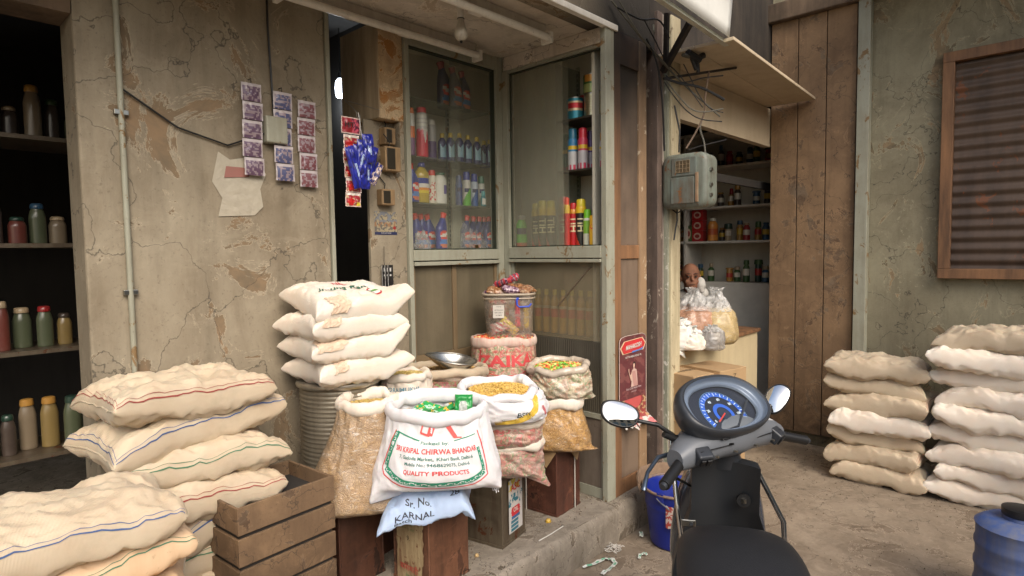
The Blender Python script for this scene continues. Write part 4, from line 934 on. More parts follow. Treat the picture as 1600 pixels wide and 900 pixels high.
# green packets in the sack
def packet(parent, name, w, h, th, colf, seed, M=None, mat=None):
    mb = MB(); N = 22
    for s in (1, -1):
        mb.grid(lambda u, v, s=s: tuple((M or Matrix()) @ Vector(((u-.5)*w, (v-.5)*h, s*(th*(max(0, (1-(2*u-1)**4)*(1-(2*v-1)**4))**.6)*(1+.5*fbm(u*4+seed, v*4, s, 3)))+.003*fbm(u*8+seed, v*8, 2, 2)))), N, N, colf, flip=s < 0)
    return mb.build(name, mat or M_PACK, parent, smooth=True, auto=False)
base_g = thing('snack_packet', 'x', 'packet')
bpy.data.objects.remove(base_g)
def gcol(k):
    G = [C3(24, 150, 70), C3(30, 160, 84), C3(16, 120, 60)][k % 3]
    def f(u, v):
        if abs(u-.5) < .2 and abs(v-.5) < .16 and fbm(u*9+k, v*9, k, 2) > -.05: return C3(190, 226, 200)
        if u < .1 or u > .92: return C3(200, 208, 204)
        if fbm(u*5+k, v*5, 3, 2) > .33: return C3(220, 170, 60)
        return G
    return f
spots = [(-.075, -.01, .30, 20, .0), (-.03, .035, .305, -30, .3), (.0, -.03, .30, 50, .2), (.035, .02, .305, 10, -.3), (.07, -.035, .30, 70, .25), (.045, -.06, .295, 30, 0), (-.02, -.06, .293, -15, .1), (-.06, .05, .30, 80, .2), (.1, .04, .30, 25, .3)]
plb = ['leftmost front', 'left rear', 'middle front', 'middle rear', 'right front', 'right lowest', 'middle lowest', 'left back', 'right back']
for i, (x, y, z, a, tl) in enumerate(spots):
    p = SA.matrix_basis @ Vector((0, 0, 0)); t = thing('snack_packet', 'shiny green snack packet lying in the mouth of the big printed sack, %s' % plb[i], 'packet', (0, 0, 0), group='green packets in the printed sack')
    Mw = Matrix.Translation(SA.location) @ Matrix.Rotation(SA.rotation_euler[2], 4, 'Z') @ rotM((x, y, z), R(a), tl, tl*.7)
    t.matrix_world = Mw; packet(t, 'wrapper', .12, .085, .016, gcol(i), i)
t = thing('snack_packet', 'upright green packet with grey window leaning on the right rim of the printed sack', 'packet', group='green packets in the printed sack')
t.matrix_world = Matrix.Translation(SA.location) @ Matrix.Rotation(SA.rotation_euler[2], 4, 'Z') @ rotM((.115, -.055, .345), R(-8), R(72), 0)
packet(t, 'wrapper', .075, .085, .012, lambda u, v: C3(170, 176, 170) if ((u-.5)/.24)**2+((v-.4)/.3)**2 < 1 else C3(20, 140, 64), 5)
PAL = [C3(206, 170, 110), C3(196, 120, 60), C3(190, 60, 50), C3(214, 206, 190), C3(60, 90, 170), C3(200, 170, 60)]
for i, (x, y, z, a) in enumerate(((-.13, -.03, .298, 10), (-.11, .03, .30, 60), (-.14, .0, .296, 120), (-.09, -.06, .292, 0), (-.05, .0, .292, 35))):
    t = thing('snack_packet', ['small orange printed packet at the left of the sack mouth', 'small red printed packet beside the green ones', 'pale printed packet against the left rim', 'yellowish packet lying lowest at the left', 'blue printed packet showing between green ones'][i], 'packet', group='small mixed packets in the printed sack')
    t.matrix_world = Matrix.Translation(SA.location) @ Matrix.Rotation(SA.rotation_euler[2], 4, 'Z') @ rotM((x, y, z), R(a), .2, .1)
    packet(t, 'wrapper', .07, .055, .010, lambda u, v, i=i: PAL[int(u*3+v*4+i+fbm(u*4, v*4, i)*2) % 6], i+20)
MB().grid(lambda u, v: (.19*v*math.cos(2*PI*u), .135*v*math.sin(2*PI*u), .283), 30, 5, lambda u, v: C3(60, 80, 60), flip=True).build('inner_lining', M_PRINT, SA)
# --- pale blue sack under it
c2 = T1.location+Vector((.10, .10, .0))
SB = thing('folded_sack', 'pale blue woven sack lying flat on the front tin, corner hanging down at the left', 'sack', (1.60, 2.03, .42), face(1.62, 2.05)-.02)
def lift(u, v): return -(max(0, -u-.35)**1.5)*.17-(max(0, u-.72)**1.2)*.30-max(0, -v-.30)**1.3*.13*max(0, 1-abs(u+.15)*.8)
_, SBt, SBb = pillow(SB, .20, .165, .056, M_WOVENB, 4, .010, .022, 0, lift=lift, p=3.2)
mb = MB(); BKK = C3(34, 38, 56)
# print on the front fold: lower and upper halves near the front seam
for s, x, v0, sz in (('Sr. No.', -.03, .20, .036), ('KARNAL', -.045, .085, .040), ('Batch', -.09, .02, .03), ('28', .115, .24, .04)):
    write(mb, s, lambda a, b, x=x, v0=v0: SBt(.5+math.asin(max(-1, min(1, (x+a)/.195)))/PI, v0+b*2.3, .0022), sz, BKK, bold=.015, maxe=.02)
mb.build('lettering', M_PRINT, SB)

# --- left big film sack of macaroni
c3 = atD(574, 700, 2.60)+Vector((FW.x, FW.y, 0))*.06
SCk = thing('open_sack', 'large translucent sack of brown macaroni at the left front, mouth rolled open', 'sack', (c3.x, c3.y, .362), face(c3.x, c3.y))
keys = [(-.01, .17, .10, 2.8, -.05, -.05), (.02, .20, .15, 2.6, -.06, -.03), (.10, .20, .165, 2.4, -.05, -.01), (.22, .175, .155, 2.3, -.03, 0), (.34, .145, .145, 2.2, -.005, 0), (.43, .128, .13, 2.2, .0, 0)]
M_MAC = filmed('macaroni under film', C3(186, 152, 104), C3(162, 126, 82), C3(104, 76, 46), 62, .42, (1, 1, 1.6))
sack_body(SCk, keys, M_MAC, 5, .009, [(PI+.2, .06, .07, .35)], fold=1.0)
cuff(SCk, (.438, .120, .125, 2.2, 0, 0), M_WOVENC, (.018, .028), 5)
heap('macaroni', 'dry pale macaroni heaped in the mouth of the large left sack', 'pasta', SCk.location, SCk.rotation_euler[2], .108, .11, .41, .02, 700, pc_tube(.018, .004, [C3(190, 166, 90), C3(180, 150, 84)]), M_FOOD, 5)
# --- small white sack with blue print
c4 = atD(631, 620, 2.95)+Vector((FW.x, FW.y, 0))*.06
SD = thing('open_sack', 'small white sack with faded blue print, full of pale vermicelli, behind the macaroni sack', 'sack', (c4.x, c4.y, .362), face(c4.x, c4.y))
keys = [(0, .13, .10, 2.6, 0, 0), (.10, .15, .13, 2.5, 0, 0), (.25, .145, .125, 2.4, 0, 0), (.38, .135, .115, 2.3, 0, 0), (.475, .125, .11, 2.2, 0, 0)]
_, S4 = sack_body(SD, keys, M_WOVENC, 6, .008, (), fold=1)
cuff(SD, (.478, .12, .105, 2.2, 0, 0), M_WOVENC, (.013, .02), 6)
mb = MB()
def P4(x, y): return S4(FR+x/(2*PI*.13), .86+y/.5)
write(mb, 'SOORAJMUKHI', lambda a, b: P4(-.03+a, .0+b), .034, C3(96, 140, 156), bold=.02, sx=.75, maxe=.012)
for i in range(4): write(mb, 'net weight when packed 50 kg batch', lambda a, b, i=i: P4(-.02+a, -.035-.014*i+b), .010, C3(140, 146, 150), sx=.8)
mb.build('lettering', M_PRINT, SD)
MB().grid(lambda u, v: S4(FR+.02+.17*u, .12+.68*v, .003), 24, 30).build('peach_patch', plain('peach film', C3(214, 176, 130), .4, 0, .2), SD, smooth=True, auto=False)
heap('vermicelli', 'pale yellow vermicelli heaped in the small blue printed sack', 'pasta', SD.location, SD.rotation_euler[2], .112, .098, .468, .018, 900, pc_tube(.02, .0022, [C3(214, 190, 120), C3(200, 176, 104)], 4), M_FOOD, 6)
# --- brown film sack with the scoop
c5 = atD(694, 590, 3.12)+Vector((FW.x, FW.y, 0))*.12
SE = thing('open_sack', 'wide tan film sack at the back holding the steel scoop', 'sack', (c5.x, c5.y, .362), face(c5.x, c5.y))
keys = [(0, .19, .14, 2.6, 0, 0), (.12, .215, .17, 2.5, 0, 0), (.28, .225, .175, 2.4, 0, 0), (.38, .225, .17, 2.3, 0, 0), (.455, .215, .16, 2.3, 0, 0)]
_, S5 = sack_body(SE, keys, filmed('brown snack under film', C3(150, 122, 88), C3(120, 92, 62), C3(80, 60, 40), 80, .45), 7, .012, (), fold=1.2)
cuff(SE, (.458, .208, .155, 2.3, 0, 0), M_WOVENT, (.020, .026), 7)
heap('pasta_shells', 'brown pasta pieces heaped in the wide tan sack under the scoop', 'pasta', SE.location, SE.rotation_euler[2], .19, .142, .44, .02, 1100, pc_tube(.018, .004, [C3(170, 134, 80), C3(150, 112, 62), C3(186, 152, 96)]), M_FOOD, 7)
mb = MB(); 
for i in range(5): stroke2d(mb, [(-.02+.02*i, .02*(i % 2)), (.06+.02*i, .03), (.10+.015*i, .05)], .009, lambda x, y: S5(FR+(x+.04)/(2*PI*.22), .70+y/.5), C3(196, 70, 70))
mb.build('red_print', M_PRINT, SE)
# scoop: shallow steel pan
t = thing('scoop', 'round steel weighing scoop resting in the wide tan sack', 'scoop'); p = atD(710, 560, 3.15)
t.matrix_world = Matrix.Translation(p) @ Matrix.Rotation(face(p.x, p.y), 4, 'Z') @ Matrix.Rotation(R(9), 4, 'Y') @ Matrix.Rotation(R(6), 4, 'X')
def bowl(u, v, o=0):
    th = 2*PI*u; r = v; sp = 1+.28*max(0, -math.cos(th))**6*r
    return (.120*r*math.cos(th)*sp, (.098-o)*r*math.sin(th), -.062*(1-r**2.6)-o+.004*max(0, -math.cos(th))**5*r)
mb = MB(); mb.grid(lambda u, v: bowl(u, v), 60, 20); o = mb.build('pan', grime('used steel', C3(186, 184, 176), C3(110, 104, 92), .4, 9, .26, metal=.95, bump=.05), t, smooth=True, auto=False); md = o.modifiers.new('thick', 'SOLIDIFY'); md.thickness = .0022
MB().tube([bowl(i/60, 1.0) for i in range(61)], .0028, 6, cap=False).build('rim', M_STEEL, t, smooth=True)
# --- ZAIKA sack with coloured balls
c6 = atD(786, 560, 3.42)+Vector((FW.x, FW.y, 0))*.16
SF = thing('open_sack', 'tall red printed sack in the corner, brimming with red and green fryums, tub on top', 'sack', (c6.x, c6.y, 0), face(c6.x, c6.y))
keys = [(0, .15, .13, 2.6, 0, 0), (.2, .185, .165, 2.4, 0, 0), (.5, .19, .17, 2.3, 0, 0), (.75, .195, .175, 2.3, 0, 0), (.925, .192, .172, 2.3, 0, 0)]
M_ZA = filmed('fryums behind cloudy film', C3(206, 166, 130), C3(214, 186, 152), C3(150, 110, 84), 44, .65, (1, 1, 1), C3(204, 74, 62))
_, S6 = sack_body(SF, keys, M_ZA, 8, .007, (), fold=.8)
cuff(SF, (.925, .187, .167, 2.3, 0, 0), grime('pink stained hem', C3(206, 186, 172), C3(190, 110, 100), .5, 8, .6), (.012, .028), 8, wob=.008)
mb = MB(); RZ = C3(206, 70, 74)
def P6(x, y): return S6(FR+x/(2*PI*.19), .90+y/.93)
write(mb, 'ZAIKA', lambda a, b: P6(a+.02, -.055+b), .105, RZ, bold=.035, maxe=.02)
stroke2d(mb, [(.02+.155*math.cos(a), -.06+.085*math.sin(a)) for a in [i*PI/20-.35 for i in range(-22, 8)]], .006, P6, RZ)
stroke2d(mb, [(.02+.175*math.cos(a), -.06+.105*math.sin(a)) for a in [i*PI/20-.1 for i in range(-22, 4)]], .003, P6, RZ)
stroke2d(mb, [(-.13, .03), (-.15, -.12)], .012, P6, RZ); write(mb, 'BEST QUALITY', lambda a, b: P6(a+.02, .012+b), .022, RZ)
mb.build('red_lettering', M_PRINT, SF)
FRY = [C3(214, 60, 44), C3(222, 84, 54), C3(226, 200, 140), C3(110, 150, 60), C3(220, 130, 60), C3(206, 50, 44)]
heap('fryums', 'red, orange and green fryum pieces heaped in the tall red printed sack', 'snack pieces', SF.location, SF.rotation_euler[2], .178, .158, .925, .02, 900, pc_ball(.014, FRY), M_FOOD, 8, jit=.008)
# --- translucent tub on it
cT = atD(795, 487, 3.42)+Vector((FW.x, FW.y, 0))*.16
TB = thing('storage_tub', 'translucent plastic tub with blue handle and white label standing on the fryum sack', 'tub', (cT.x, cT.y, .942), face(cT.x, cT.y))
def tubf(u, v, k=0):
    th = 2*PI*u; a = .132+.020*v-k; b = .105+.018*v-k; return (a*spow(math.cos(th), .55), b*spow(math.sin(th), .55), .262*v)
mb = MB(); mb.grid(tubf, 60, 12); mb.add([tubf(i/60, 0) for i in range(60)], [tuple(range(60))[::-1]]); o = mb.build('tub_wall', film_clear('cloudy plastic', .42, C3(178, 168, 156), .2), TB, smooth=True, auto=False)
o = MB().tube([tubf(i/60, 1)[:2]+(.258,) for i in range(61)], .0075, 8, cap=False).build('rim', plain('cloudy rim', C3(176, 162, 142), .3), TB, smooth=True)
o = MB().tube([tubf(i/60, 1.06)[:2]+(.235,) for i in range(61)], .004, 8, cap=False).build('rim', MATS['cloudy rim'], TB, smooth=True)
BLP = plain('blue plastic', C3(30, 70, 190), .35)
mb = MB(); mb.tube([(.045, -.128, .235), (.047, -.133, .20), (.06, -.135, .188), (.115, -.125, .190), (.128, -.115, .205)], .0055, 8); mb.tube([(.045, -.122, .233), (.058, -.122, .236)], .008, 8); mb.build('handle', BLP, TB, smooth=True)
mb = MB(); mb.box((-.092, -.1215, .125), (-.028, -.1195, .200)); o = mb.build('paper_label', plain('white paper', C3(206, 200, 190), .7), TB, smooth=False)
mb = MB()
for i, s in enumerate(('STORE ITEM', 'DRY SNACKS AND', 'KEEP CLOSED AT', 'ALL TIMES IN')): write(mb, s, lambda a, b, i=i: (-.058+a, -.1222, .190-.015*i-(.004 if i else 0)+b), .0085 if i else .007, BLK, bold=.01, sx=.72)
mb.build('lettering', M_PRINT, TB)
def tpack(label, M, w, h, th, colf, sd):
    t = thing('snack_packet', label, 'packet', group='packets in the plastic tub'); t.matrix_world = Matrix.Translation(TB.location) @ Matrix.Rotation(TB.rotation_euler[2], 4, 'Z') @ M
    packet(t, 'wrapper', w, h, th, colf, sd)
tpack('yellow wrapped packet pressed against the lower front of the tub', rotM((.0, -.082, .075), 0, R(88), 0) @ Matrix.Rotation(R(-45), 4, 'Z'), .12, .05, .012, lambda u, v: C3(216, 190, 70) if fbm(u*6, v*4, 1) < .3 else C3(190, 120, 120), 31)
tpack('pink striped packet standing upright inside the tub on the right', rotM((.05, -.08, .15), 0, R(88), 0), .03, .16, .008, lambda u, v: C3(206, 70, 84), 32)
tpack('yellow packet upright behind the tub handle', rotM((.10, -.07, .12), 0, R(88), 0), .03, .12, .008, lambda u, v: C3(200, 170, 70), 33)
tpack('pale and pink packet at the lower left inside the tub', rotM((-.055, -.082, .07), 0, R(86), 0) @ Matrix.Rotation(R(20), 4, 'Z'), .10, .06, .012, lambda u, v: C3(196, 90, 96) if int(u*6+v*3) % 2 else C3(206, 196, 186), 34)
tpack('brown packet filling the left middle of the tub', rotM((-.06, -.05, .17), 0, R(80), 0), .12, .11, .02, lambda u, v: C3(150, 120, 92) if fbm(u*5, v*5, 7) < .2 else C3(170, 90, 80), 35)
tpack('grey brown packet filling the back of the tub', rotM((.03, .02, .14), 0, R(85), 0), .22, .22, .03, lambda u, v: C3(140, 124, 104) if fbm(u*5, v*5, 9) < .2 else C3(160, 130, 90), 36)
BR = [C3(140, 96, 62), C3(164, 116, 76), C3(120, 80, 56), C3(176, 150, 120)]
rnd = random.Random(12)
for i, (x, y, z, w, h, k) in enumerate(((-.07, -.02, .275, .12, .09, 0), (.0, .02, .29, .13, .09, 1), (.075, -.02, .285, .13, .09, 0), (.01, -.05, .285, .10, .07, 3), (-.03, 0, .325, .12, .07, 2), (.11, .03, .272, .10, .08, 0), (-.10, .03, .268, .10, .08, 3), (.03, .0, .35, .07, .05, 2))):
    tpack(['brown film packet', 'tan film packet', 'orange brown crumpled packet', 'purple silver packet', 'pink red striped packet', 'brown packet', 'dark purple packet', 'small pink packet'][i]+[' overhanging the left of the tub', ' lying across the back of the tub', ' bulging over the right of the tub', ' at the middle front of the tub', ' topping the pile on the tub', ' at the far right edge of the tub', ' at the far left edge of the tub', ' highest on the tub pile'][i],
        rotM((x, y, z), rnd.uniform(-1, 1), rnd.uniform(-.3, .5), rnd.uniform(-.4, .4)), w, h, .018, (lambda i, k: (lambda u, v: (BR[(i+int(fbm(u*5, v*5, i)*4)) % 4] if k == 0 or k == 1 else (C3(190, 50, 64) if (k == 2 and int(u*7+v*2) % 2) else (C3(92, 54, 84) if fbm(u*7, v*7, i) > 0 else C3(176, 150, 160))))))(i, k), 40+i)
# --- white sack with grain in the middle
c7 = atD(780, 630, 2.76)+Vector((FW.x, FW.y, 0))*.14
SG = thing('open_sack', 'white sack with yellow band and black lettering, full of golden grain pasta, in the middle', 'sack', (c7.x, c7.y, .665), face(c7.x, c7.y)+.08)
keys = [(-.02, .14, .12, 2.6, .03, 0), (0, .19, .16, 2.6, .03, 0), (.045, .205, .175, 2.5, .03, 0), (.09, .195, .17, 2.4, .02, 0), (.125, .185, .165, 2.3, .0, 0)]
_, S7 = sack_body(SG, keys, M_WOVEN, 9, .009, [(-.25, .05, -.03, .4)], M=50, fold=1.2)
cuff(SG, (.125, .172, .152, 2.3, -.005, 0), M_WOVEN, (.022, .026), 9, wob=.016, tilt=(0, .012))
heap('grain_pasta', 'golden grain shaped pasta heaped in the white yellow banded sack', 'pasta', SG.location, SG.rotation_euler[2], .150, .132, .118, .022, 2600, pc_tube(.013, .0026, [C3(206, 170, 84), C3(220, 186, 104), C3(190, 150, 70)], 4), M_FOOD, 9, jit=.004)
mb = MB()
def P7(x, y): return S7(FR+x/(2*PI*.195), .52+y/.20)
for k in range(3): stroke2d(mb, [(-.05+.04*i, -.055+.0002*i*i*20-.004*k*0+(.018*max(0, i-4))*1.0) for i in range(7)], .030-.01*k, lambda x, y, k=k: S7(FR+x/(2*PI*.195), .52+y/.20, .0016+.0005*k), [C3(214, 176, 60), C3(222, 190, 80), C3(214, 176, 60)][k])
write(mb, 'BSSI', lambda a, b: P7(.045+a, -.012+b), .032, C3(40, 60, 60), bold=.02, shear=.2, maxe=.012); write(mb, 'No. 140 GRAM PASTA', lambda a, b: P7(.035+a, -.035+b), .012, C3(60, 60, 60))
for i in range(3): stroke2d(mb, [(.17+.006*i, .02), (.19+.008*i, -.03)], .004, P7, C3(206, 80, 90))
mb.build('printed_band', M_PRINT, SG)
# --- pair of red fryum sacks under it, on tin 2
cA = atD(795, 672, 2.84)+Vector((FW.x, FW.y, 0))*.12
SH = thing('open_sack', 'small sack of red fryums with rolled white rim squeezed under the middle sack', 'sack', (cA.x, cA.y, .515), face(cA.x, cA.y))
keys = [(0, .15, .12, 2.5, 0, 0), (.04, .165, .145, 2.4, 0, 0), (.08, .165, .148, 2.3, 0, 0), (.115, .16, .145, 2.3, 0, 0)]
sack_body(SH, keys, filmed('red fryums film', C3(200, 140, 110), C3(206, 170, 140), C3(140, 90, 76), 40, .7, (1, 1, 1), C3(206, 60, 56)), 10, .007, (), M=36)
cuff(SH, (.112, .158, .14, 2.3, 0, 0), M_WOVENC, (.014, .020), 10)
heap('fryums', 'red fryum pieces showing in the squeezed small sack', 'snack pieces', SH.location, SH.rotation_euler[2], .148, .13, .105, .006, 500, pc_ball(.015, FRY), M_FOOD, 11)
cB = atD(797, 715, 2.88)+Vector((FW.x, FW.y, 0))*.12
SI = thing('open_sack', 'pinkish film sack slumped on the grey tin below the red fryum sack', 'sack', (cB.x, cB.y, .36), face(cB.x, cB.y))
keys = [(0, .15, .11, 2.6, .0, 0), (.02, .165, .14, 2.5, .0, 0), (.07, .165, .15, 2.4, 0, 0), (.12, .162, .148, 2.3, 0, 0), (.155, .155, .14, 2.3, 0, 0)]
sack_body(SI, keys, filmed('pink fryums film', C3(196, 156, 130), C3(180, 140, 118), C3(140, 100, 84), 40, .75, (1, 1, 1), C3(196, 110, 100)), 11, .01, [(-.5, .06, .05, .3)], M=40, fold=1.4)
cuff(SI, (.150, .158, .142, 2.3, 0, 0), M_WOVENC, (.016, .022), 12, rag=.9)
# small red packet sack glimpsed behind
cC = atD(692, 606, 2.98)
t = thing('packet_bag', 'low bag of dark red snack pieces glimpsed between the front sacks', 'bag', (cC.x+.08, cC.y+.08, .362), face(cC.x, cC.y))
sack_body(t, [(0, .10, .08, 2.4, 0, 0), (.2, .11, .09, 2.4, 0, 0), (.36, .11, .09, 2.3, 0, 0), (.415, .10, .08, 2.2, 0, 0), (.43, .05, .04, 2.2, 0, 0)], filmed('dark red film', C3(140, 70, 50), C3(120, 84, 50), C3(70, 36, 30), 50, .3, (1, 1, 1), C3(150, 40, 36)), 14, .008)
# --- right film sacks
c9 = atD(874, 672, 3.22)+Vector((FW.x, FW.y, 0))*.13
SJ = thing('pasta_sack', 'translucent sack of flat brown pasta lying on the red brown tin', 'sack', (c9.x, c9.y, .368), face(c9.x, c9.y)-.08)
keys = [(0, .165, .12, 2.8, .0, 0), (.02, .18, .155, 2.8, .005, 0), (.08, .178, .165, 2.8, .0, 0), (.16, .158, .158, 2.6, -.01, 0), (.225, .145, .15, 2.4, -.01, 0), (.27, .14, .145, 2.3, -.01, 0)]
sack_body(SJ, keys, filmed('flat pasta under film', C3(204, 160, 88), C3(182, 136, 70), C3(124, 86, 44), 26, .25, (1, 1, 3.2)), 15, .009, [(-.35, .07, -.015, .28), (PI+.3, .02, .02, .3)], fold=1.0)
cuff(SJ, (.262, .146, .146, 2.4, -.008, 0), M_WOVENC, (.014, .03), 15, wob=.014, rag=.8)
c8 = atD(876, 600, 3.2)+Vector((FW.x, FW.y, 0))*.14
SK = thing('open_sack', 'clear plastic sack of multicoloured fryum rings by the dark panel, open on the pasta sack', 'sack', (c8.x, c8.y, .645), face(c8.x, c8.y)-.1)
keys = [(0, .14, .12, 2.5, .01, 0), (.03, .168, .15, 2.4, .01, 0), (.08, .172, .158, 2.3, .01, 0), (.13, .168, .155, 2.2, .005, 0), (.165, .158, .15, 2.2, .0, 0)]
sack_body(SK, keys, filmed('mixed fryums film', C3(206, 190, 156), C3(196, 190, 146), C3(160, 146, 118), 40, .85, (1, 1, 1), C3(190, 130, 90)), 16, .011, [(-.05, .05, .0, .3)], M=44, fold=1.4)
cuff(SK, (.168, .150, .142, 2.2, 0, 0), plain('cloudy film hem', C3(196, 182, 164), .3, 0, .25, 9, .3, .4), (.022, .022), 16, wob=.014, tilt=(.012, .012), rag=.9)
FR2 = [C3(226, 196, 110), C3(222, 120, 50), C3(120, 180, 60), C3(214, 60, 50), C3(228, 206, 130), C3(196, 206, 90), C3(60, 150, 60)]
heap('fryum_rings', 'multicoloured ring shaped fryums heaped in the clear plastic sack', 'snack pieces', SK.location, SK.rotation_euler[2], .135, .125, .155, .018, 700, lambda rnd, a=pc_ring(.011, .008, FR2), b=pc_ball(.013, FR2): (a if rnd.random() < .65 else b)(rnd), M_FOOD, 16, jit=.008)

# --- rice sacks piled at the doorway
def rice_sack(label, loc, rz, seed, L=.215, Wd=.185, T=.064, ear=.035, lift=None, prn=0, group='cream rice sacks piled at the doorway'):
    t = thing('rice_sack', label, 'sack', loc, rz, group, rot=(R(13 if prn else 0), 0, rz))
    o, St, Sb = pillow(t, L, Wd, T*(1.08 if prn else 1), M_WOVENC, seed, .009, ear, 0, lift=lift, p=4.2, q=.34, blunt=.05)
    mb = MB()
    def PP(x, y): return St(.5+math.asin(max(-1, min(1, x/L)))/PI, .5+math.asin(max(-1, min(1, y/Wd)))/PI, .0022)
    cx = .09
    for rr, cc in ((.036, C3(176, 40, 44)), (.028, C3(226, 220, 210)), (.0, None)):
        if cc: poly2d(mb, [(cx+rr*math.cos(a*PI/12), -.085+rr*math.sin(a*PI/12)) for a in range(24)], lambda x, y, rr=rr: St(.5+math.asin(x/L)/PI, .5+math.asin(y/Wd)/PI, .0022+(.036-rr)*.08), cc)
    poly2d(mb, [(cx+.017*math.cos(a*PI/8)*1.1, -.085+.010*math.sin(a*PI/8)) for a in range(16)], lambda x, y: St(.5+math.asin(x/L)/PI, .5+math.asin(y/Wd)/PI, .0038), C3(90, 150, 60))
    if prn:
        write(mb, 'Jmuna Ram', lambda a, b: PP(-.03+a, -.015+b), .055, C3(24, 92, 66), shear=.35, bold=.02, maxe=.02)
        write(mb, 'NEE', lambda a, b: PP(-.02+a, .05+b), .04, C3(196, 40, 56), bold=.02, maxe=.02)
    mb.build('printed_emblem', M_PRINT, t)
    pc_ = MB(); u0, u1 = .14+.05*(seed % 3), .34+.04*(seed % 2)
    def pf(u, v):
        uu = u0+(u1-u0)*u+.02*fbm(u*3, v*4, seed, 3); q_ = St(uu+.03*math.sin(v*4), .02+.26*v, .0035+.006*abs(fbm(u*6, v*6, seed, 3)))
        return q_
    pc_.grid(pf, 26, 22); pc_.build('peach_tape', plain('peach film tape', C3(226, 200, 174), .4, 0, .22, 22, .7), t, smooth=True, auto=False)
    return t
ZB = .868
base = atD(560, 560, 3.0)
for i, (dz, xo, rz, lb, lf) in enumerate(((0, .0, -.06, 'bottom cream rice sack of the doorway pile', lambda u, v: .035*max(0, u-.5)*2),
    (.102, -.02, -.10, 'second lowest cream rice sack, its tied ear pointing up right', lambda u, v: .13*max(0, u-.62)**1.2*2.2*(v < .9)),
    (.204, -.03, -.04, 'second highest cream rice sack of the doorway pile', lambda u, v: 0),
    (.30, .0, -.08, 'topmost rice sack with green script and round red emblem, ear curling up', lambda u, v: .10*max(0, u-.55)**1.2*2.4*max(0, min(1, .2-v))))):
    rice_sack(lb, (1.505+xo, 2.47, ZB+.055+dz), rz, 20+i, lift=lf, prn=(i == 3))
# metal canister below
t = thing('metal_canister', 'ribbed tin canister with shiny rim carrying the rice sack pile', 'canister', (1.49, 2.53, .0))
prof = []; 
for i in range(120): z = .004+.835*i/119; prof.append((.178+.0035*math.sin(z*2*PI/.02), z))
MB().lathe([(.17, 0)]+prof+[(.182, .84)], 80).build('ribbed_side', grime('ribbed tin side', C3(150, 142, 126), C3(92, 80, 62), .5, 5, .4, metal=.6, bump=.1), t, smooth=True, auto=False)
MB().lathe([(.183, .840), (.192, .845), (.195, .855), (.192, .865), (.184, .868), (.05, .868)], 80).build('lid', grime('lid tin', C3(190, 184, 170), C3(120, 106, 84), .5, 6, .3, metal=.8, bump=.05), t, smooth=True)
t = thing('side_board', 'narrow white painted board standing beside the rice sack pile', 'board', (0, 0, 0))
p = onY(516, 480, 2.365); MB().box((p.x-.014, 2.355, .869), (p.x+.006, 2.375, 1.24)).build('board', M_WHITEP, t, bevel=.003)

# ================================================================== things on the left pier and in the doorway
sh = thing('back_shelf', 'dim wall shelf of mixed goods inside the doorway', 'shelf', (0, 0, 0))
mb = MB(); [mb.box((1.30, 4.1, z), (2.15, 4.35, z+.02)) for z in (2.28, 2.75)]; mb.box((1.30, 4.36, 1.7), (2.15, 4.38, 3.0)); mb.build('boards', grime('grey shelf board', C3(120, 118, 112), C3(70, 66, 60), .5, 4, .6), sh)
MB().box((1.30, 4.085, 2.02), (2.15, 4.099, 2.279)).build('front_board', grime('grey shelf board', C3(120, 118, 112), C3(70, 66, 60), .5, 4, .6), sh)
for i in range(8):
    rnd = random.Random(i); c = [C3(150, 60, 40), C3(40, 90, 60), C3(170, 140, 60), C3(60, 60, 120), C3(140, 40, 50)][i % 5]
    jug('jar', 'dim jar of goods on the shelf inside the doorway, %s from the left' % ordn[i], (1.42+.085*i, 4.2, 2.301), .038, .18+.03*(i % 3), c, C3(60, 50, 60), nolab, .7, .16, 'jars on the doorway shelf')
t = thing('lit_bulb', 'glowing cool white bulb hanging inside the dark doorway', 'light bulb', tuple(atD(532, 138, 3.9)))
MB().lathe([(.008, -.062), (.026, -.058), (.032, -.045), (.034, .0), (.030, .04), (.016, .06)], 24).build('globe', emit('bulb glow', (.78, .88, 1, 1), 9), t, smooth=True)
MB().lathe([(.016, .061), (.016, .10), (.003, .105), (.003, .6)], 14).build('socket', M_BLACK, t, smooth=True)
L = bpy.data.lights.new('bulb light', 'POINT'); L.energy = 5; L.color = (.8, .9, 1); L.shadow_soft_size = .04; o = bpy.data.objects.new('bulb_light', L); COL.objects.link(o); o.parent = t; o.location = (0, -.05, -.09)
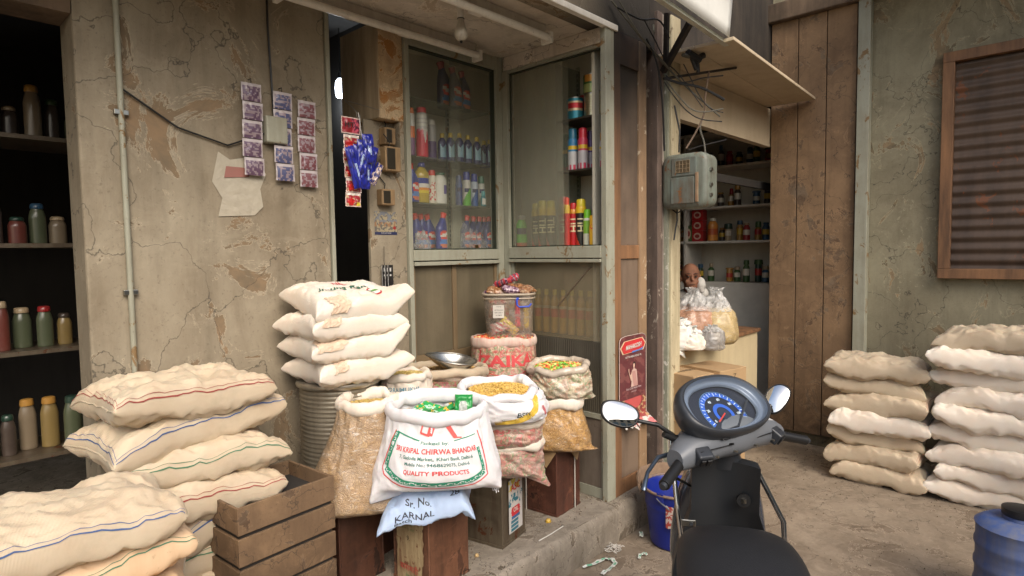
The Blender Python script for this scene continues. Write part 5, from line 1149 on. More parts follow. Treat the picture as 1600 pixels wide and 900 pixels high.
# hanging strips of red sachets
def pl(px, py, Y): return onY(px, py, Y)
yS = 2.60
t = thing('sachet_strip', 'hanging strip of red sachets with the word HIT on the top one', 'sachets', tuple(pl(547, 183, yS)), 0)
zz = 0; mb2 = MB()
for i in range(6):
    w = .105 if i == 0 else .085; h = .080 if i == 0 else .068; x0 = -.05 if i == 0 else -.045; z1 = -.082*i if i < 1 else -.086-.070*(i-1)
    mb = MB()
    def f(u, v, i=i, w=w, h=h, x0=x0, z1=z1): return (x0+w*u+.004*math.sin(i*2.1), -.003*i-.006*math.sin(PI*u)*math.sin(PI*v)+.004*fbm(u*5, v*5, i), z1-h*(1-v))
    def cf(u, v, i=i):
        if u < .04 or u > .96 or v < .05 or v > .96: return C3(214, 190, 180)
        if i == 0: return C3(150, 24, 40) if u < .55 else (C3(196, 80, 100) if fbm(u*6, v*6, 1) > -.1 else C3(90, 30, 60))
        if v > .80 or (u > .72 and v < .3 and i == 5): return C3(206, 200, 190) if i != 5 or v > .5 else C3(214, 196, 60)
        if ((u-.35)/.2)**2+((v-.35)/.25)**2 < 1: return C3(190, 30, 30)
        return C3(150, 40, 48) if fbm(u*5, v*5, i*3) > -.15 else C3(180, 150, 120)
    mb.grid(f, 20, 16, cf); mb.build('sachet', M_PACK, t, smooth=True, auto=False)
mb = MB(); write(mb, 'HIT', lambda a, b: (-.012+a, -.014, -.040+b), .034, BLK, bold=.02); mb.build('lettering', M_PRINT, t)
MB().tube([(.04, 0, -.0), (.035, .0, .03), (.02, .0, .045)], .0012, 6).build('hook_wire', M_STEEL, t)
MB().tube([(.055, 0, .02), (.058, .0, -.10), (.056, 0, -.16)], .0012, 6).build('string', M_STEEL, t)
# bunch of blue packets
B1, B2, B3 = C3(28, 40, 150), C3(20, 28, 104), C3(160, 180, 214)
bun = [(553, 262, -14, .050, .20, 0), (562, 258, -4, .052, .20, 1), (572, 252, 6, .055, .19, 2), (580, 256, 14, .05, .18, 3), (566, 246, 2, .06, .17, 4), (588, 272, 28, .04, .12, 5), (571, 270, 0, .05, .16, 6), (556, 250, -20, .04, .15, 7), (576, 232, -6, .06, .14, 8)]
nm = ['far left', 'second from the left', 'with the yellow flash', 'right of centre', 'top centre', 'small silver one lowest at the right', 'lowest centre', 'thin one at the left edge', 'crumpled one at the top']
for i, (px, py, a, w, h, k) in enumerate(bun):
    p = pl(px, py, 2.56+.012*(k % 4))
    t = thing('hanging_packet', 'shiny blue packet in the hanging bunch, %s' % nm[i], 'packet', tuple(p), 0, 'blue packets hanging in a bunch')
    def cf(u, v, k=k):
        if k == 2 and .45 < v < .62 and .2 < u: return C3(214, 190, 50)
        if k == 5: return C3(190, 170, 160) if fbm(u*6, v*6, 1) > 0 else B2
        if abs(u-.5-.2*math.sin(v*4+k)) < .10 and .25 < v < .6: return B3
        return B1 if fbm(u*4+k, v*6, k) > -.2 else B2
    packet(t, 'wrapper', w, h, .013, cf, k+3, Matrix.Rotation(R(a), 4, 'Y') @ Matrix.Rotation(R(90), 4, 'X'))
    if k == 2:
        mb = MB(); write(mb, 'Refine', lambda a, b: (a+.004, -.0185, .006+b), .014, BLK, bold=.02); mb.build('lettering', M_PRINT, t)
t = thing('hanging_string', 'thin string holding the bunch of blue packets by the pier', 'string'); p = pl(566, 222, 2.57); q = pl(560, 186, 2.60)
MB().tube([p, (p+q)/2+Vector((.004, 0, 0)), q+Vector((0, 0, .03)), (1.70, AY+.01, q.z+.12), (1.9, AY-.004, q.z+.10)], .0016, 6).build('cord', M_STEEL, t)
# small electric boxes in the niche
def ebox(label, px, py, w, h, d, Y, name='switch_box', c=C3(150, 124, 90)):
    p = pl(px, py, Y); t = thing(name, label, 'electric box', (p.x, Y, p.z))
    MB().box((-w/2, -d, -h/2), (w/2, 0, h/2)).build('case', grime('aged wooden box', c, C3(84, 60, 40), .6, 12, .7), t, bevel=.005)
    MB().box((-w/2+.01, -d-.004, -h/2+.01), (w*.12, -d+.001, h/2-.01)).build('window', plain('dark cover', C3(52, 46, 36), .3), t, bevel=.002)
    MB().tube([(0, -.01, h/2), (.005, -.012, h/2+.03), (-.03, -.008, h/2+.07)], .003, 6).build('cable', M_BLACK, t)
    return t
ebox('wooden switch box low on the pier beside the sticker', 599, 309, .085, .085, .05, AY)
ebox('tall wooden meter board in the sooty niche', 606, 250, .10, .13, .05, AY, 'meter_board', C3(160, 136, 104))
ebox('dark fuse box high in the sooty niche', 600, 215, .07, .09, .06, AY+.068, 'fuse_box', C3(70, 58, 48))
# sticker
t = thing('wall_sticker', 'square faded sticker with a domed building picture and blue foot line on the pier', 'sticker')
p, q = pl(585, 330, AY-.0045), pl(621, 367, AY-.0045)
def stk(u, v):
    if v < .13: return C3(30, 40, 80)
    if (u-.88)**2+(v-.30)**2*1.1 < .006: return C3(150, 40, 40)
    if v > .55 and fbm(u*7, v*6, 2) > .0: return C3(120, 124, 130)
    if .35 < v < .6 and fbm(u*12, v*8, 5) > .05: return C3(150, 112, 80)
    return C3(160, 148, 120) if fbm(u*9, v*9, 8) > -.1 else C3(100, 96, 90)
mb = MB(); mb.grid(lambda u, v: (p.x+(q.x-p.x)*u, AY-.0025, q.z+(p.z-q.z)*v), 40, 40, stk); mb.build('sheet', M_PRINT, t)
mb = MB(); write(mb, 'GOOD LUCK TRADERS', lambda a, b: ((p.x+q.x)/2+a, AY-.0032, q.z+.009+b), .008, WHT, sx=.8); mb.build('lettering', M_PRINT, t)
# black sachet cards on a wire
t = thing('hanging_cards', 'black sachet cards clipped on a wire low on the pier', 'cards'); p = pl(600, 385, AY-.02)
MB().tube([p, p+Vector((-.003, 0, -.08)), p+Vector((0, 0, -.10))], .0015, 6).build('wire', M_BLACK, t)
for i in range(3):
    mb = MB(); mb.grid(lambda u, v: (p.x-.022+.014*i+.034*u+.006*v*0, p.y-.006-.007*i+.002*fbm(u*4, v*3, i), p.z-.10-.15*(1-v)), 14, 30, lambda u, v: C3(186, 186, 182) if (.35 < u < .65 and int(v*9) % 2 and v > .6) or u < .06 else C3(22, 22, 24)); mb.build('card', M_PACK, t)

# ================================================================== poster on the brown door
t = thing('advertising_poster', 'maroon rounded poster of a woman with red MAHAKOSH badge, curling at its torn foot', 'poster')
PO = Vector((2.955, FY-.012, 0)); zt, zb = .875, .40
A0, A1 = onY(967, 533, FY-.012), onY(1009, 524, FY-.012); Z0 = onY(968, 672, FY-.012).z
PW = A1.x-A0.x; PHt = A0.z+.02-Z0
def PP(u, v, o=0):
    """u 0..1 across, v 0..1 up, tilted a little"""
    x = A0.x+PW*u+.0*v; z = Z0+PHt*v+(A1.z-A0.z)*.55*u*v
    cur = max(0, .10-v)*.6
    return (x+.05*cur*0, FY-.012-o-cur*(1+.5*math.sin(u*7))+.0015*fbm(u*4, v*6, 1), z)
def pcol(u, v):
    x = u; m = C3(98, 42, 48)
    if v < .06: return C3(200, 196, 188) if u < .25 or fbm(u*8, v*30, 2) > .05 else C3(196, 110, 110)
    if v < .30:
        d = ((u-.5)/.32)**2+((v-.26)/.10)**2
        if d < 1 and v > .18: return C3(196, 84, 84)
        if fbm(u*9, v*30, 4) > .22: return C3(186, 150, 110)
        return C3(150, 60, 58) if fbm(u*4, v*9, 9) > -.1 else C3(120, 56, 52)
    if fbm(u*4, v*12, 3) > .22: return C3(122, 66, 66)
    return m
mb = MB(); NU, NV = 44, 160
rows = []
for j in range(NV+1):
    v = j/NV; rd = 0
    if v > .93: rd = .16*(1-math.sqrt(max(0, 1-((v-.93)/.07)**2)))
    rows.append([Vector(PP(rd+(1-2*rd)*i/NU, v)) for i in range(NU+1)])
n1 = NU+1
fs = []; cs = []
for j in range(NV):
    for i in range(NU):
        if j < 9 and fbm(i*.13, 0, 3, 2)*14+3 > j and i < 20: continue
        fs.append((j*n1+i, j*n1+i+1, (j+1)*n1+i+1, (j+1)*n1+i)); cs.append(pcol((i+.5)/NU, (j+.5)/NV))
mb.add([q for r_ in rows for q in r_], fs, cs); o = mb.build('sheet', M_PRINT, t, smooth=True, auto=False); md = o.modifiers.new('thick', 'SOLIDIFY'); md.thickness = .002
mb = MB(); edge = [rows[j][0]+Vector((0, -.002, 0)) for j in range(14, NV+1, 4)]+[rows[NV][i]+Vector((0, -.002, 0)) for i in range(4, NU, 4)]+[rows[j][NU]+Vector((0, -.002, 0)) for j in range(NV, 10, -4)]
mb.tube(edge, .0018, 5, C3(206, 190, 180)); mb.build('pale_border', M_PRINT, t)
mb = MB(); Q = lambda a, b, o=.003: PP(.5+a/PW, b, o)
def hexa(s): return [(-.5*s, -.30*s), (-.62*s, 0), (-.45*s, .30*s), (.45*s, .36*s), (.62*s, .06*s), (.5*s, -.26*s)]
k_ = PHt
poly2d(mb, [(x*.23, .875+y*.23/k_*.55) for x, y in hexa(1)], lambda a, b: Q(a, b, .003), C3(222, 196, 160), .03)
poly2d(mb, [(x*.21, .875+y*.21/k_*.55) for x, y in hexa(1)], lambda a, b: Q(a, b, .004), C3(204, 46, 50), .03)
poly2d(mb, [(-.02, .805), (.10, .82), (.115, .85), (.06, .83), (-.01, .825)], lambda a, b: Q(a, b, .0052), C3(80, 130, 200), .03)
write(mb, 'MAHAKOSH', lambda a, b: Q(a, .877+b/k_+.1*a, .006), .036, WHT, bold=.03, shear=.2, sx=.86)
write(mb, 'TASTY SOYABEAN REFINED OIL', lambda a, b: Q(a, .765+b/k_, .004), .016, WHT, bold=.01, sx=.80)
# the figure: hair, face, neck, shoulders, raised hand
def ell(cx, cy, rx, ry, col, o, n=20, tilt=0): poly2d(mb, [(cx+rx*math.cos(2*PI*i/n), cy+(ry*math.sin(2*PI*i/n)+tilt*math.cos(2*PI*i/n))/k_) for i in range(n)], lambda a, b: Q(a, b, o), col, .02)
SKN = C3(214, 178, 158)
ell(.010, .672, .013, .017, C3(30, 18, 20), .0040); ell(.016, .686, .007, .008, C3(30, 18, 20), .0042); ell(.006, .662, .009, .013, SKN, .0046)
poly2d(mb, [(.001, .648), (.011, .648), (.013, .625), (.034, .612), (.040, .58), (.044, .50), (.047, .43), (-.028, .43), (-.020, .52), (-.022, .58), (-.016, .612), (.000, .625)], lambda a, b: Q(a, b, .0042), C3(206, 172, 160), .02)
poly2d(mb, [(-.016, .612), (-.022, .58), (-.034, .52), (-.046, .575), (-.050, .60), (-.044, .602), (-.036, .56), (-.030, .50), (-.018, .50)], lambda a, b: Q(a, b, .0046), SKN, .02)
ell(-.048, .612, .005, .010, SKN, .0047); ell(-.052, .624, .0018, .008, SKN, .0048); ell(-.046, .626, .0018, .008, SKN, .0048)
poly2d(mb, [(-.016, .60), (.02, .60), (.046, .43), (.0, .43)], lambda a, b: Q(a, b, .0050), C3(186, 140, 132), .02)
write(mb, 'Vision Oil for Healthy Home', lambda a, b: Q(a, .415+b/k_, .0055), .020, C3(214, 190, 190), shear=.35, sx=.72)
write(mb, 'pure & light', lambda a, b: Q(a, .38+b/k_, .0055), .013, C3(206, 180, 180), shear=.3)
mb.build('picture_print', M_PRINT, t)

# ================================================================== meter box on the post
XM = 3.42; p0, p1 = onX(1036, 262, XM), onX(1106, 322, XM)
t = thing('meter_box', 'rounded grey green electric meter box with small wire window, hung before the cream post', 'meter box', (XM, (p0.y+p1.y)/2, (onX(1070, 240, XM).z+onX(1070, 326, XM).z)/2))
wy = (p0.y-p1.y)/2; hz = (onX(1070, 240, XM).z-onX(1070, 326, XM).z)/2
def rrect(w, h, r, n=8):
    pts = []
    for cx, cy, a0 in ((w-r, h-r, 0), (-w+r, h-r, 90), (-w+r, -h+r, 180), (w-r, -h+r, 270)):
        for i in range(n+1): a = R(a0+90*i/n); pts.append((cx+r*math.cos(a), cy+r*math.sin(a)))
    return pts
M_MET = grime('grey green enamel', C3(114, 122, 112), C3(74, 62, 48), .75, 6, .5, spots=C3(104, 72, 46), bump=.2)
def shell(w, h, r, x0, x1, lip):
    mb = MB(); L = [(x1, 1., 0), (x0+lip, 1., 0), (x0+lip*.3, 1-.012/w*.8, 1), (x0, 1-.03/w*.9, 1)]; vs = []
    for x, s, _ in L:
        for a, b in rrect(w*s, h*s, r*s): vs.append((x, a, b))
    n = 36; fs = [(i*n+k, i*n+(k+1) % n, (i+1)*n+(k+1) % n, (i+1)*n+k) for i in range(3) for k in range(n)]+[tuple(3*n+k for k in range(n)), tuple(range(n))[::-1]]
    return mb.add(vs, fs)
shell(wy, hz, .055, -.02, .055, .02).build('lid', M_MET, t, smooth=True)
shell(wy*.97, hz*.97, .05, .056, .13, .004).build('back_case', M_MET, t, smooth=True)
M_MET2 = grime('grey enamel plate', C3(108, 118, 112), C3(88, 66, 48), .75, 7, .45, spots=C3(120, 84, 54), bump=.2)
MB().box((-.026, -.085, .03), (-.0195, .075, hz-.025)).build('window_frame', M_MET2, t, bevel=.003)
MB().box((-.0285, -.045, .05), (-.0265, .045, hz-.045)).build('window', plain('brown window', C3(96, 84, 66), .2), t)
mb = MB(); [mb.tube([(-.030, -.045+.09*i/4, .05), (-.030, -.045+.09*i/4, hz-.045)], .0012, 5) for i in range(5)]; [mb.tube([(-.030, -.045, .05+(hz-.095)*i/3), (-.030, .045, .05+(hz-.095)*i/3)], .0012, 5) for i in range(4)]; mb.build('window_wires', plain('tan wire', C3(150, 130, 100), .5), t)
MB().box((-.027, -.07, -hz+.03), (-.0195, .08, .022)).build('lower_plate', M_MET2, t, bevel=.003)
MB().box((-.028, -.098, -hz+.035), (-.0195, -.080, .045)).build('rust_strip', grime('rust strip', C3(150, 130, 104), C3(120, 70, 44), .8, 9, .7), t, bevel=.002)
for z in (-.09, -.03, .06): 
    MB().box((.02, -wy-.010, z-.010), (.05, -wy+.002, z+.010)).build('latch', M_STEEL, t, bevel=.002)
pz = Vector((XM, 0, 0))
# black cables from the box
t2 = thing('black_cable', 'black cable dangling below the meter box in front of the cream post', 'cable'); a = onX(1058, 327, XM+.05); b = onX(1053, 375, XM+.02)
MB().tube([a, a+Vector((0, 0, -.07)), (a+b)/2+Vector((0, 0, -.03)), b], .005, 8).build('cord', M_BLACK, t2, smooth=True)
t2 = thing('black_cable', 'looped black cable under the meter box', 'cable'); a = onX(1048, 326, XM+.05); b = onX(1066, 326, XM+.05)
MB().tube([a, a+Vector((0, -.03, -.02)), (a+b)/2+Vector((0, 0, -.028)), b+Vector((0, .02, -.02)), b], .004, 8).build('cord', M_BLACK, t2, smooth=True)
t2 = thing('black_cable', 'black cable running down the cream post above the meter box', 'cable'); a = onX(1054, 165, XM+.02); b = onX(1062, 205, XM+.02); c = onX(1061, 238, XM+.03)
MB().tube([a, b, c], .0055, 8).build('cord', M_BLACK, t2, smooth=True)

# ================================================================== neighbour's shop front, canopy, awning, wires
nb = thing('neighbour_building', 'neighbouring shop with plank ceiling, white shelf wall and cream counter front', 'building')
ND = Vector((math.cos(R(3.5)), math.sin(R(3.5)), 0)); NP = Vector((-ND.y, ND.x, 0))
def nquad(o_, a, b, z0, z1, name, mat, th=.03):
    """board along the neighbour's direction"""
    M = Matrix.Translation(o_) @ Matrix.Rotation(R(3.5), 4, 'Z'); return MB().box((a[0], a[1], z0), (b[0], b[1], z1), None, M).build(name, mat, nb, bevel=.003)
O_ = Vector((3.40, 1.45, 0))
M_CEIL2 = grime('tan plank ceiling', C3(190, 174, 148), C3(146, 124, 98), .4, 2.5, .7)
for i in range(11): nquad(O_, (0, .0+.235*i), (1.84, .23+.235*i), 2.62, 2.64, 'ceiling_plank', M_CEIL2)
MB().box((3.64, 1.93, 2.30), (5.3, 1.99, 2.615)).build('fascia', M_CEIL2, nb)
MB().box((6.15, 1.9, -.2), (6.25, 5.6, 3.0)).build('back_wall', grime('white wall', C3(220, 214, 200), C3(180, 168, 148), .4, 2, .8), nb)
MB().box((3.5, 5.5, -.2), (6.25, 5.6, 3.0)).build('side_wall', MATS['white wall'], nb)
MB().box((3.302, 1.9285, 2.66), (8.2, 5.6, 2.71)).build('roof_slab', M_DARK, nb)
MB().box((3.302, 1.9285, 2.711), (8.2, 2.06, ROOF)).build('upper_wall', grime('black sooty wall', C3(60, 52, 44), C3(18, 15, 13), .9, 2, .9), nb)
MB().box((3.5, 2.06, -.2), (6.15, 5.5, -.05)).build('raised_floor', M_CONC, nb)
MB().box((3.5, 2.3, -.2), (3.54, 5.5, 2.6)).build('party_wall', M_WALL, nb)
MB().box((3.70, 2.02, 1.96), (6.14, 2.05, 2.02)).build('rail', M_DARK, nb)
# white shelf unit on the back wall
su = thing('shelf_unit', 'white open shelf unit of groceries on the neighbour\'s back wall', 'shelf unit')
XS = 5.75; M_WS = plain('white shelf paint', C3(214, 210, 200), .5, 0, .15)
zsh = [onX(1095, 432+8, XS).z, onX(1095, 377, XS).z, onX(1095, 324, XS).z, onX(1095, 262, XS).z, onX(1095, 208, XS).z]
mb = MB(); [mb.box((XS, 1.95, z-.022), (XS+.36, 5.0, z)) for z in zsh]; mb.build('shelf', M_WS, su, bevel=.002)
mb = MB(); [mb.box((XS, y-.012, .3), (XS+.358, y+.012, 2.6)) for y in (onX(1070, 350, XS).y, onX(1070, 350, XS).y-1.0, onX(1070, 350, XS).y+.9)]; mb.build('upright', M_WS, su, bevel=.002)
MB().box((XS, 1.95, .0), (XS+.02, 5.0, zsh[0]-.023)).build('lower_panel', M_WS, su)
def sy(px): return onX(px, 350, XS+.1).y
rnd = random.Random(5)
pal = [C3(150, 30, 34), C3(60, 90, 50), C3(176, 130, 60), C3(60, 50, 44), C3(40, 80, 110), C3(170, 150, 120), C3(30, 60, 50)]
grp = 'goods on the neighbour shelves'
def stackbox(px, z, w, h, c, lb, n=1):
    for k in range(n):
        t = thing('carton', lb if n == 1 else lb+', '+['lowest', 'second', 'third', 'topmost'][k]+' of its stack', 'carton', (XS+.1, sy(px), z+k*(h+.002)), 0, grp)
        mb = MB(); mb.box((-.05, -w/2, 0), (.05, w/2, h), c); mb.build('carton_body', M_PACK, t, bevel=.003)
        mb = MB(); yy = lambda a, b: (-.0515, a, h/2+b); poly2d(mb, [(.0+.35*w*math.cos(i*PI/8), .33*h*math.sin(i*PI/8)) for i in range(16)], yy, C3(206, 180, 160)); poly2d(mb, [(.0+.22*w*math.cos(i*PI/8), .18*h*math.sin(i*PI/8)) for i in range(16)], lambda a, b: (-.053, a, h/2+b), C3(150, 40, 40)); mb.build('printed_front', M_PRINT, t)
stackbox(1093, zsh[1]+.001, .115, .105, C3(176, 30, 36), 'red printed carton in a column on the neighbour shelf', 4)
stackbox(1080, zsh[1]+.001, .06, .16, C3(70, 96, 50), 'green slim carton beside the red cartons')
t = jug('sauce_jar', 'orange sauce jar with white lid on the neighbour shelf', (XS+.08, sy(1115), zsh[1]+.001), .062, .23, C3(206, 136, 60), C3(190, 186, 170), lambda a, z: C3(176, 80, 40) if .06 < z < .12 else None, .6, .12)
for j, z in enumerate(zsh):
    for i in range(34):
        y = 2.0+.092*i+rnd.uniform(-.01, .01)
        px = 800
        dpt = rnd.uniform(.12, .2)
        if j == 1 and sy(1121) < y < sy(1072): continue
        if rnd.random() < .12: continue
        if (sy(1121)+.02 < y < sy(1062)-.0) and j == 0: c = pal[3]
        c = rnd.choice(pal); h = rnd.uniform(.13, .24)
        if y > 4.4: continue
        jug('grocery_bottle', 'small %s bottle on the neighbour shelf row %d, about %d from the street side' % (['red', 'green', 'amber', 'dark', 'blue', 'tan', 'dark green'][pal.index(c)], j+1, i+1), (XS+dpt, y, z+.001), .040, h, c, rnd.choice(pal), (lambda c2, h: (lambda a, z: c2 if .3*h < z < .6*h and math.cos(a-3.4) > .2 else None))(rnd.choice([C3(214, 206, 190), C3(206, 170, 60), C3(180, 50, 46)]), h), rnd.choice([.4, .6, .9]), rnd.choice([.1, .2, .3]), grp) if (i % 2 or y > 3.3 or j != 9) else None
# seated shopkeeper behind the counter
hp = atD(1079, 434, 5.5)
man = thing('person', 'seated bald shopkeeper in a pale shirt, white cloth held to his cheek', 'person', tuple(hp), 0)
Hh = face(hp.x, hp.y)
man.rotation_euler = (0, 0, Hh+.15); man.scale = (1.12, 1.12, 1.12)
def ball(mb, c, r, n=20, m=14):
    vs = []; fs = []
    for j in range(m+1):
        a = PI*j/m
        for i in range(n): t = 2*PI*i/n; vs.append((c[0]+r[0]*math.sin(a)*math.cos(t), c[1]+r[1]*math.sin(a)*math.sin(t), c[2]+r[2]*math.cos(a)))
    for j in range(m):
        for i in range(n): fs.append((j*n+i, (j+1)*n+i, (j+1)*n+(i+1) % n, j*n+(i+1) % n))
    mb.add(vs, fs)
def limb(mb, pts, rs): mb.tube(pts, rs, 14); [ball(mb, p, (r, r, r), 14, 10) for p, r in zip(pts, rs)]
mb = MB()
ball(mb, (0, .012, .02), (.076, .092, .098)); ball(mb, (0, -.022, -.045), (.058, .070, .066)); ball(mb, (0, -.078, -.085), (.024, .022, .018))
ball(mb, (0, -.088, -.012), (.011, .020, .014)); mb.tube([(0, -.078, .03), (0, -.094, -.008)], [.007, .011], 10)
for s in (-1, 1):
    ball(mb, (s*.030, -.070, .026), (.022, .014, .008)); ball(mb, (s*.078, .005, -.01), (.008, .018, .030)); ball(mb, (s*.036, -.062, -.03), (.020, .018, .020))
ball(mb, (0, -.082, -.046), (.024, .012, .006)); ball(mb, (0, -.080, -.055), (.021, .012, .006))
limb(mb, [(0, .02, -.08), (0, .03, -.16)], [.050, .056])
for s in (-1, 1):
    limb(mb, [(s*.165, .04, -.22), (s*.215, .02, -.48), (s*.16, -.22, -.56), (s*.10, -.30, -.555)], [.052, .042, .032, .026])
    for f_ in range(4): limb(mb, [(s*(.115-.018*f_), -.33, -.558), (s*(.112-.018*f_), -.375, -.562), (s*(.108-.018*f_), -.40, -.575)], [.0095, .0085, .007])
    limb(mb, [(s*.07, -.31, -.555), (s*.05, -.34, -.56)], [.011, .008]); ball(mb, (s*.09, -.31, -.556), (.036, .04, .014))
for z, a, b in ((-.2, .15, .09), (-.32, .165, .11), (-.45, .16, .12), (-.58, .165, .13), (-.66, .17, .14)): ball(mb, (0, .05, z), (a, b, .10))
for s in (-1, 1): limb(mb, [(s*.09, .02, -.68), (s*.14, -.36, -.66), (s*.13, -.38, -1.02), (s*.13, -.42, -1.06)], [.085, .06, .045, .03])
k = NT('skin'); k.setb(Base_Color=k.mix(k.ramp(k.noise(14, 5, .6), (.3, 0.), (.75, 1.)), C3(150, 104, 80), C3(112, 74, 56)), Roughness=.75, Subsurface_Weight=.1)
o = mb.build('body', k.m, man, smooth=True, auto=False); md = o.modifiers.new('remesh', 'REMESH'); md.mode = 'VOXEL'; md.voxel_size = .0052; md.use_smooth_shade = True; md = o.modifiers.new('sm', 'SMOOTH'); md.iterations = 3; md.factor = .5
mb = MB()
for z, a, b in ((-.19, .16, .10), (-.30, .178, .122), (-.45, .172, .132), (-.58, .178, .142), (-.66, .185, .15)): ball(mb, (0, .05, z), (a, b, .10))
for s in (-1, 1): limb(mb, [(s*.165, .04, -.21), (s*.205, .025, -.40)], [.064, .056])
o = mb.build('shirt', plain('pale shirt', C3(150, 146, 140), .9, 0, .2), man, smooth=True, auto=False); md = o.modifiers.new('remesh', 'REMESH'); md.mode = 'VOXEL'; md.voxel_size = .008; md.use_smooth_shade = True
mb = MB(); [ball(mb, (s*.030, -.0815, .012), (.011, .006, .0055), 12, 8) for s in (-1, 1)]; mb.build('eyes', plain('dark eye', C3(30, 22, 20), .2), man, smooth=True)
mb = MB(); [mb.tube([(s*.048, -.078, .033), (s*.030, -.088, .040), (s*.014, -.088, .035)], [.002, .0035, .003], 6) for s in (-1, 1)]; mb.tube([(-.02, -.094, -.050), (0, -.096, -.049), (.02, -.094, -.050)], .0018, 6); mb.build('brows_and_lips', plain('dark hair', C3(60, 44, 38), .8), man)
mb = MB(); mb.grid(lambda u, v: tuple(Vector((math.cos(PI*(.06+.95*u))*.082, .012+math.sin(PI*(.06+.95*u))*.097, .02-.05+.085*v+.004*fbm(u*9, v*5, 1)))), 30, 8); mb.build('side_hair', plain('grey hair', C3(120, 112, 104), .9), man, smooth=True)
mb = MB(); ball(mb, (.072, -.045, -.055), (.034, .034, .062), 24, 18); ball(mb, (.095, .0, -.13), (.05, .05, .05), 24, 14)
mb.v = [tuple(Vector(p_)*(1+.10*fbm(p_[0]*26, p_[1]*26, p_[2]*22, 3))) for p_ in mb.v]; mb.build('shoulder_cloth', plain('white towel', C3(216, 214, 208), .9), man, smooth=True, auto=False)
st = thing('stool', 'low wooden stool under the seated shopkeeper', 'stool', (hp.x-.02*0, hp.y+.06, 0)); zs_ = hp.z-.86
MB().lathe([(.16, zs_-.03), (.165, zs_-.02), (.16, zs_)], 24).build('seat', M_WOOD, st)
for a in range(4): MB().tube([(.12*math.cos(a*PI/2+.8), .12*math.sin(a*PI/2+.8), zs_-.03), (.14*math.cos(a*PI/2+.8), .14*math.sin(a*PI/2+.8), -.05)], .016, 8).build('leg', M_WOOD, st)
# counter with bags
ct = thing('shop_counter', 'cream fronted low counter under the neighbour\'s grain bags', 'counter')
ca = atD(1060, 550, 4.2); cz = ca.z
MB().box((3.70, 1.99, -.05), (5.20, 2.03, cz-.0)).build('front_panel', grime('cream counter', C3(206, 190, 154), C3(160, 140, 108), .4, 2, .6), ct, bevel=.004)
MB().box((3.66, 1.97, cz), (5.22, 2.50, cz+.03)).build('top', M_WOOD, ct, bevel=.004)
MB().box((3.72, 2.031, -.05), (3.76, 2.48, cz-.001)).build('end_panel', M_WOOD, ct)
def grain_bag(label, px, py, D, w, d, h, mat, top, seed, rz=0, z0=None, topmat=None, lean=0):
    p = atD(px, py, D); z = cz+.031 if z0 is None else z0
    t = thing('grain_bag', label, 'bag', (p.x, p.y, z), rz, 'bags on the neighbour counter')
    sack_body(t, [(0, w*.8, d*.8, 2.5, 0, 0), (h*.15, w, d, 2.6, 0, 0), (h*.5, w*1.02, d*1.02, 2.4, lean*.5, 0), (h*.85, w*.85, d*.85, 2.2, lean, 0), (h, w*.5, d*.5, 2, lean, 0)], mat, seed, .010, name='filled_bag', N=70, M=36)
    if top: sack_body(t, [(h*.9, w*.8, d*.8, 2.2, lean, 0), (h+top*.30, w*.55, d*.55, 2.1, lean, 0), (h+top*.7, w*.22, d*.22, 2, lean, 0), (h+top, w*.35, d*.3, 2, lean*1.2, 0)], topmat or film_clear('thin bag top', .5, (.9, .9, .88, 1), .42), seed+1, .016, name='gathered_top', N=70, M=30, fold=2)
    return t
M_PUL = filmed('pink brown pulses', C3(206, 158, 124), C3(186, 132, 100), C3(140, 96, 72), 150, .2)
M_YEL = filmed('pale yellow pulses', C3(220, 196, 140), C3(206, 178, 118), C3(150, 124, 80), 150, .2)
M_WHB = woven('white bag', C3(222, 220, 214), C3(200, 196, 188), .4)
grain_bag('clear bag of pinkish pulses with gathered top, just right of the cream post', 1083, 500, 4.45, .20, .17, .27, M_PUL, .13, 51, .6)
grain_bag('second clear bag of pulses with gathered top at the picture\'s right', 1118, 500, 4.40, .15, .15, .26, M_YEL, .14, 53, .6)
grain_bag('grey film bag drooping over the counter in front of the pulses', 1092, 520, 4.25, .12, .10, .10, film_clear('grey film', .75, C3(190, 188, 186), .2), 0, 55, .6)
grain_bag('white cloth bag standing nearest the cream post on the counter', 1062, 520, 4.12, .075, .09, .19, M_WHB, .03, 57, .6, topmat=M_WHB)
grain_bag('tan and white bag slumped beside the white cloth bag', 1082, 535, 4.12, .09, .09, .11, M_WOVENC, .05, 59, .6, topmat=M_WHB)
grain_bag('silver grey crumpled film bundle at the right end of the counter edge', 1113, 545, 4.1, .07, .08, .14, film_clear('grey film', .75, C3(150, 148, 146), .2), .03, 61, .6)
